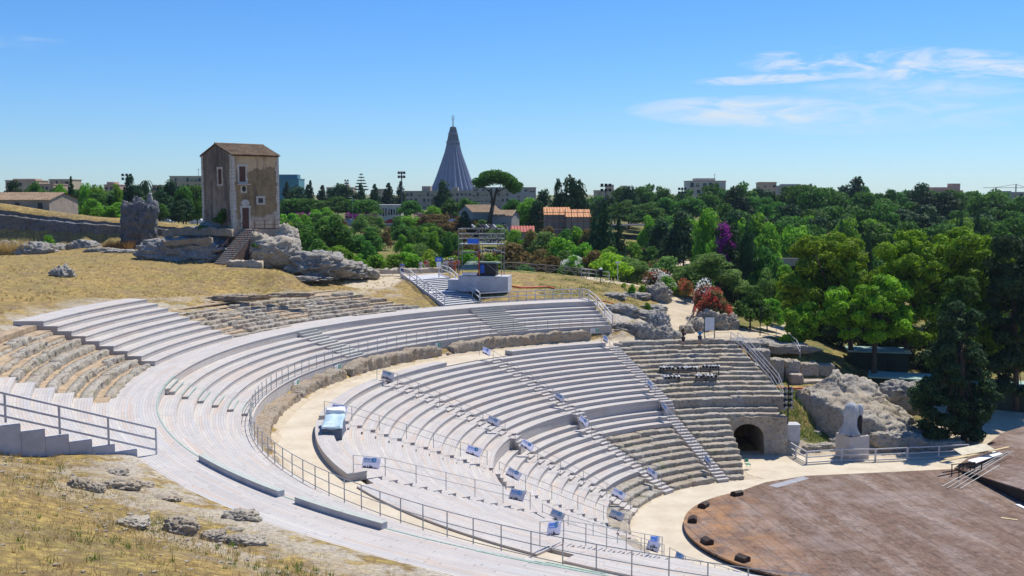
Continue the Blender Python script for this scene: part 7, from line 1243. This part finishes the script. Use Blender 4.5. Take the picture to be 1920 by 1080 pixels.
# street: wall, cars, lamps, masts
t = MB().box((-30, 256.5, 14.7), (70, .5, 2.2)).build('street_wall', GREYR); tag(t, 'low grey wall under the parked cars across the hollow', 'wall'); o_ = MB().box((-40, 266, 15.16), (150, 14, .12)).build('street', plain('asphalt', (.055, .055, .06), .9, .15, .5)); structure(o_)
for (x0, x1, Y, lb) in ((650, 745, 278, 'purple flowering hedge behind the parked cars left of centre'), (780, 862, 280, 'purple flowering hedge behind the parked cars by the farmhouse'), (548, 590, 276, 'purple flowering hedge just right of the old house'), (296, 372, 285, 'purple flowering hedge left of the old house')):
    a = D(x0, 410, Y); b_ = D(x1, 410, Y); t = thing('flowering_hedge', lb, 'hedge', (a.x, Y, 15)); P = [((b_.x - a.x) * (i + .5) / 14, RNG.uniform(-.4, .4), 1.6 + RNG.uniform(-.3, .4), (b_.x - a.x) / 20 + .3, .8, .9) for i in range(14)]; put('blossom', leaf_mesh('blossom', FPURP, [leaf_cloud([(p[0], p[1], p[2] + .2, p[3], p[4], p[5]) for p in P], 1300, .3, int(x0), 1.1, up=.6, fill=.1)]), t); put('foliage', leaf_mesh('foliage', LDARK, [leaf_cloud([(p[0], p[1], p[2] - .7, p[3], p[4], p[5]) for p in P], 1600, .3, int(x0) + 1)]), t)
def car_body():
    side = [(-2.1, .35), (-2.15, .72), (-1.95, .86), (-1.15, .95), (-.55, 1.42), (.75, 1.46), (1.5, 1.0), (2.0, .92), (2.12, .7), (2.1, .35)]; mb = MB(); n = len(side)
    for y, ins in ((-.83, 0), (-.86, 0), (.86, 0), (.83, 0)): mb.v += [(x, y * (.82 if z > 1.1 else 1), z) for x, z in side]
    for a in range(3):
        for i in range(n): mb.f.append([a * n + i, a * n + (i + 1) % n, (a + 1) * n + (i + 1) % n, (a + 1) * n + i])
    mb.f.append(list(range(n))); mb.f.append([3 * n + i for i in range(n)][::-1]); return mb.mesh('body', WHITEP)
_cb = car_body(); _cw = MB().box((.1, 0, 1.19), (1.35, 1.52, .36)).raw([(-1.16, -.66, .97), (-1.16, .66, .97), (-.6, .6, 1.4), (-.6, -.6, 1.4)], [[0, 1, 2, 3]]).mesh('windows', GLASS); _wh = MB().bar((0, -.1, 0), (0, .1, 0), .32, n=14).mesh('wheel', DARKM); _rim = MB().bar((0, -.11, 0), (0, .11, 0), .19, n=10).mesh('rim', STEEL); _hl = MB().box((0, 0, 0), (.06, .34, .14)).mesh('headlight', M_LENS); _tl = MB().box((0, 0, 0), (.06, .3, .16)).mesh('tail_light', REDP); _np = MB().box((0, 0, 0), (.03, .45, .11)).mesh('plate', WHITEP)
CARC = {'white': (.70, .70, .70), 'silver': (.42, .44, .46), 'red': (.42, .03, .03), 'dark blue': (.04, .06, .13), 'black': (.03, .03, .035), 'pale blue': (.32, .42, .52), 'grey': (.22, .23, .25)}
def car(px, py, colr, label, rz=0, Y=262, big=1.0):
    p = D(px, py, Y); t = thing('parked_car', label, 'car', (p.x, Y, 15.25), rz, 'cars parked along the street'); t.scale = (big, big, big); m_ = MATS.get('car_' + colr) or plain('car_' + colr, CARC[colr], .25, .06, 1); b_ = put('body', _cb, t); b_.material_slots[0].link = 'OBJECT'; b_.material_slots[0].material = m_; put('windows', _cw, t)
    for sx in (-1.3, 1.3):
        for sy in (-.78, .78): w_ = put('wheel', _wh, t, (sx, sy, .32)); put('rim', _rim, w_)
    for sy in (-.6, .6): put('headlight', _hl, t, (-2.13, sy, .66)); put('tail_light', _tl, t, (2.11, sy, .72))
    put('plate', _np, t, (-2.16, 0, .45))
for (px, c_, lb) in ((652, 'silver', 'silver car at the left end of the parked row'), (684, 'white', 'white car beneath the left street pine'), (704, 'pale blue', 'pale blue car right of the white one'), (734, 'red', 'red car parked among paler ones'), (760, 'black', 'black car right of the red one'), (792, 'grey', 'grey car in the middle of the parked row'), (815, 'silver', 'silver car beside the grey one'), (850, 'white', 'white car at the right end of the parked row by the farmhouse'), (561, 'silver', 'silver car just right of the old house'), (544, 'dark blue', 'dark blue car half hidden by the old house'), (310, 'silver', 'silver car behind the rock pillar'), (372, 'white', 'white car at the left side of the old house')): car(px, 424, c_, lb, RNG.choice([0, 0, .12, -.1, math.pi]))
def mast(px, ytop, Y, label, n, rows, w_=2.4):
    p = D(px, ytop, Y); z0 = h1(p.x, Y); t = thing('light_mast', label, 'light mast', (p.x, Y, z0)); h = p.z - z0; put('pole', MB().bar((0, 0, 0), (0, 0, h), .22, .14, n=8).mesh('pole', plain('mast_grey', (.12, .13, .15), .6)), t); lm_ = MB().box((0, -.2, 0), (.62, .4, .6)).mesh('floodlight', DARKM)
    for j in range(rows): put('crossbar', MB().sq((-w_ / 2, 0, h - j * 1.1), (w_ / 2, 0, h - j * 1.1), .12).mesh('crossbar', STEEL), t)
    for j in range(rows):
        for i in range(n): put('floodlight', lm_, t, (-w_ / 2 + w_ * (i + .5) / n, 0, h - j * 1.1 + .35))
mast(238, 330, 300, 'stadium light mast above the dark trees at left', 3, 2, 3.4); mast(753, 326, 290, 'tall stadium light mast left of the pleated cone', 3, 2, 2.2); mast(1136, 350, 230, 'dark light mast right of the big dark tree', 3, 2, 2.6); mast(1279, 356, 300, 'small light mast left of the white and orange block', 3, 2, 2.6); mast(650, 340, 420, 'small distant light mast by the lone star shaped conifer', 2, 2, 2.0)
for (px, yt, Y, lb) in ((661, 371, 266, 'street lamp with a curved arm left of the white car'), (788, 398, 268, 'street lamp among the parked cars')):
    p = D(px, yt, Y); t = thing('street_lamp', lb, 'street lamp', (p.x, Y, 15.2)); h = p.z - 15.2; put('pole', MB().bar((0, 0, 0), (0, 0, h), .09, .06).bar((0, 0, h), (-.7, 0, h + .15), .05).mesh('pole', STEEL), t); put('lamp_head', MB().box((-.8, 0, h + .12), (.5, .25, .14)).mesh('lamp_head', WHITEP), t)
p = D(677, 324, 400); t = thing('norfolk_pine', 'thin open tiered pine on the skyline above the street', 'tree', (p.x, 400, 14.5)); h = p.z - 14.5; tr = MB().bar((0, 0, 0), (0, 0, h), .25, .05); put('trunk', tr.mesh('trunk', BARK), t); P = []
for j in range(6):
    rr = 3.0 - j * .45
    for i in range(7): a = i * .9 + j; P.append((rr * .6 * math.cos(a), rr * .6 * math.sin(a), h - .6 - (5 - j) * 1.15, rr * .4, rr * .4, .16))
put('crown', leaf_mesh('crown', LDARK, [leaf_cloud(P, 1600, .3, 4)]), t)
for (px, y0_, y1_, Y, lb) in ((372, 316, 331, 520, 'thin aerial on the pale apartment block left of the old house'), (1340, 326, 334, 480, 'thin aerial on the white and orange block')):
    a = D(px, y0_, Y); b_ = D(px, y1_, Y); tag(MB().bar(b_, a, .12).bar(a - Vector((1, 0, .4)), a + Vector((1, 0, -.4)), .07).build('aerial', STEEL), lb, 'aerial')
a = D(1905, 350, 900); t = thing('tower_crane', 'faint tower crane on the far right skyline', 'crane', (a.x, 900, 14)); h = D(1905, 352, 900).z - 14; put('mast', MB().sq((0, 0, 0), (0, 0, h + 3), .8).mesh('mast', plain('crane_steel', (.45, .40, .38), .6)), t); put('jib', MB().sq((-28, 0, h), (10, 0, h), .4).bar((0, 0, h + 3), (-20, 0, h), .2).bar((0, 0, h + 3), (9, 0, h), .2).mesh('jib', MATS['crane_steel']), t); put('counterweight', MB().box((9, 0, h - 1), (2, 1.5, 2)).mesh('counterweight', GREYR), t)
# thin clear-day air
m = bpy.data.materials.new('air'); m.use_nodes = True; nn = m.node_tree.nodes; nn.remove(nn['Principled BSDF']); pv = nn.new('ShaderNodeVolumePrincipled'); pv.inputs['Color'].default_value = (.62, .78, 1, 1); pv.inputs['Density'].default_value = HAZE; pv.inputs['Anisotropy'].default_value = .2; m.node_tree.links.new(pv.outputs[0], nn['Material Output'].inputs['Volume'])
if HAZE > 0:
    o_ = MB().box((0, 600, 45), (2600, 1800, 130)).build('haze', m); o_['kind'] = 'stuff'
missing = [o.name for o in bpy.data.objects if o.parent is None and o.type in ('MESH', 'EMPTY') and 'label' not in o and 'kind' not in o]
print('UNTAGGED', missing[:20]); print('DUP LABELS', [(k, len(v)) for k, v in LABELS.items() if len(v) > 1]); print('LONG', [k for k in LABELS if not 4 <= len(k.split()) <= 16])
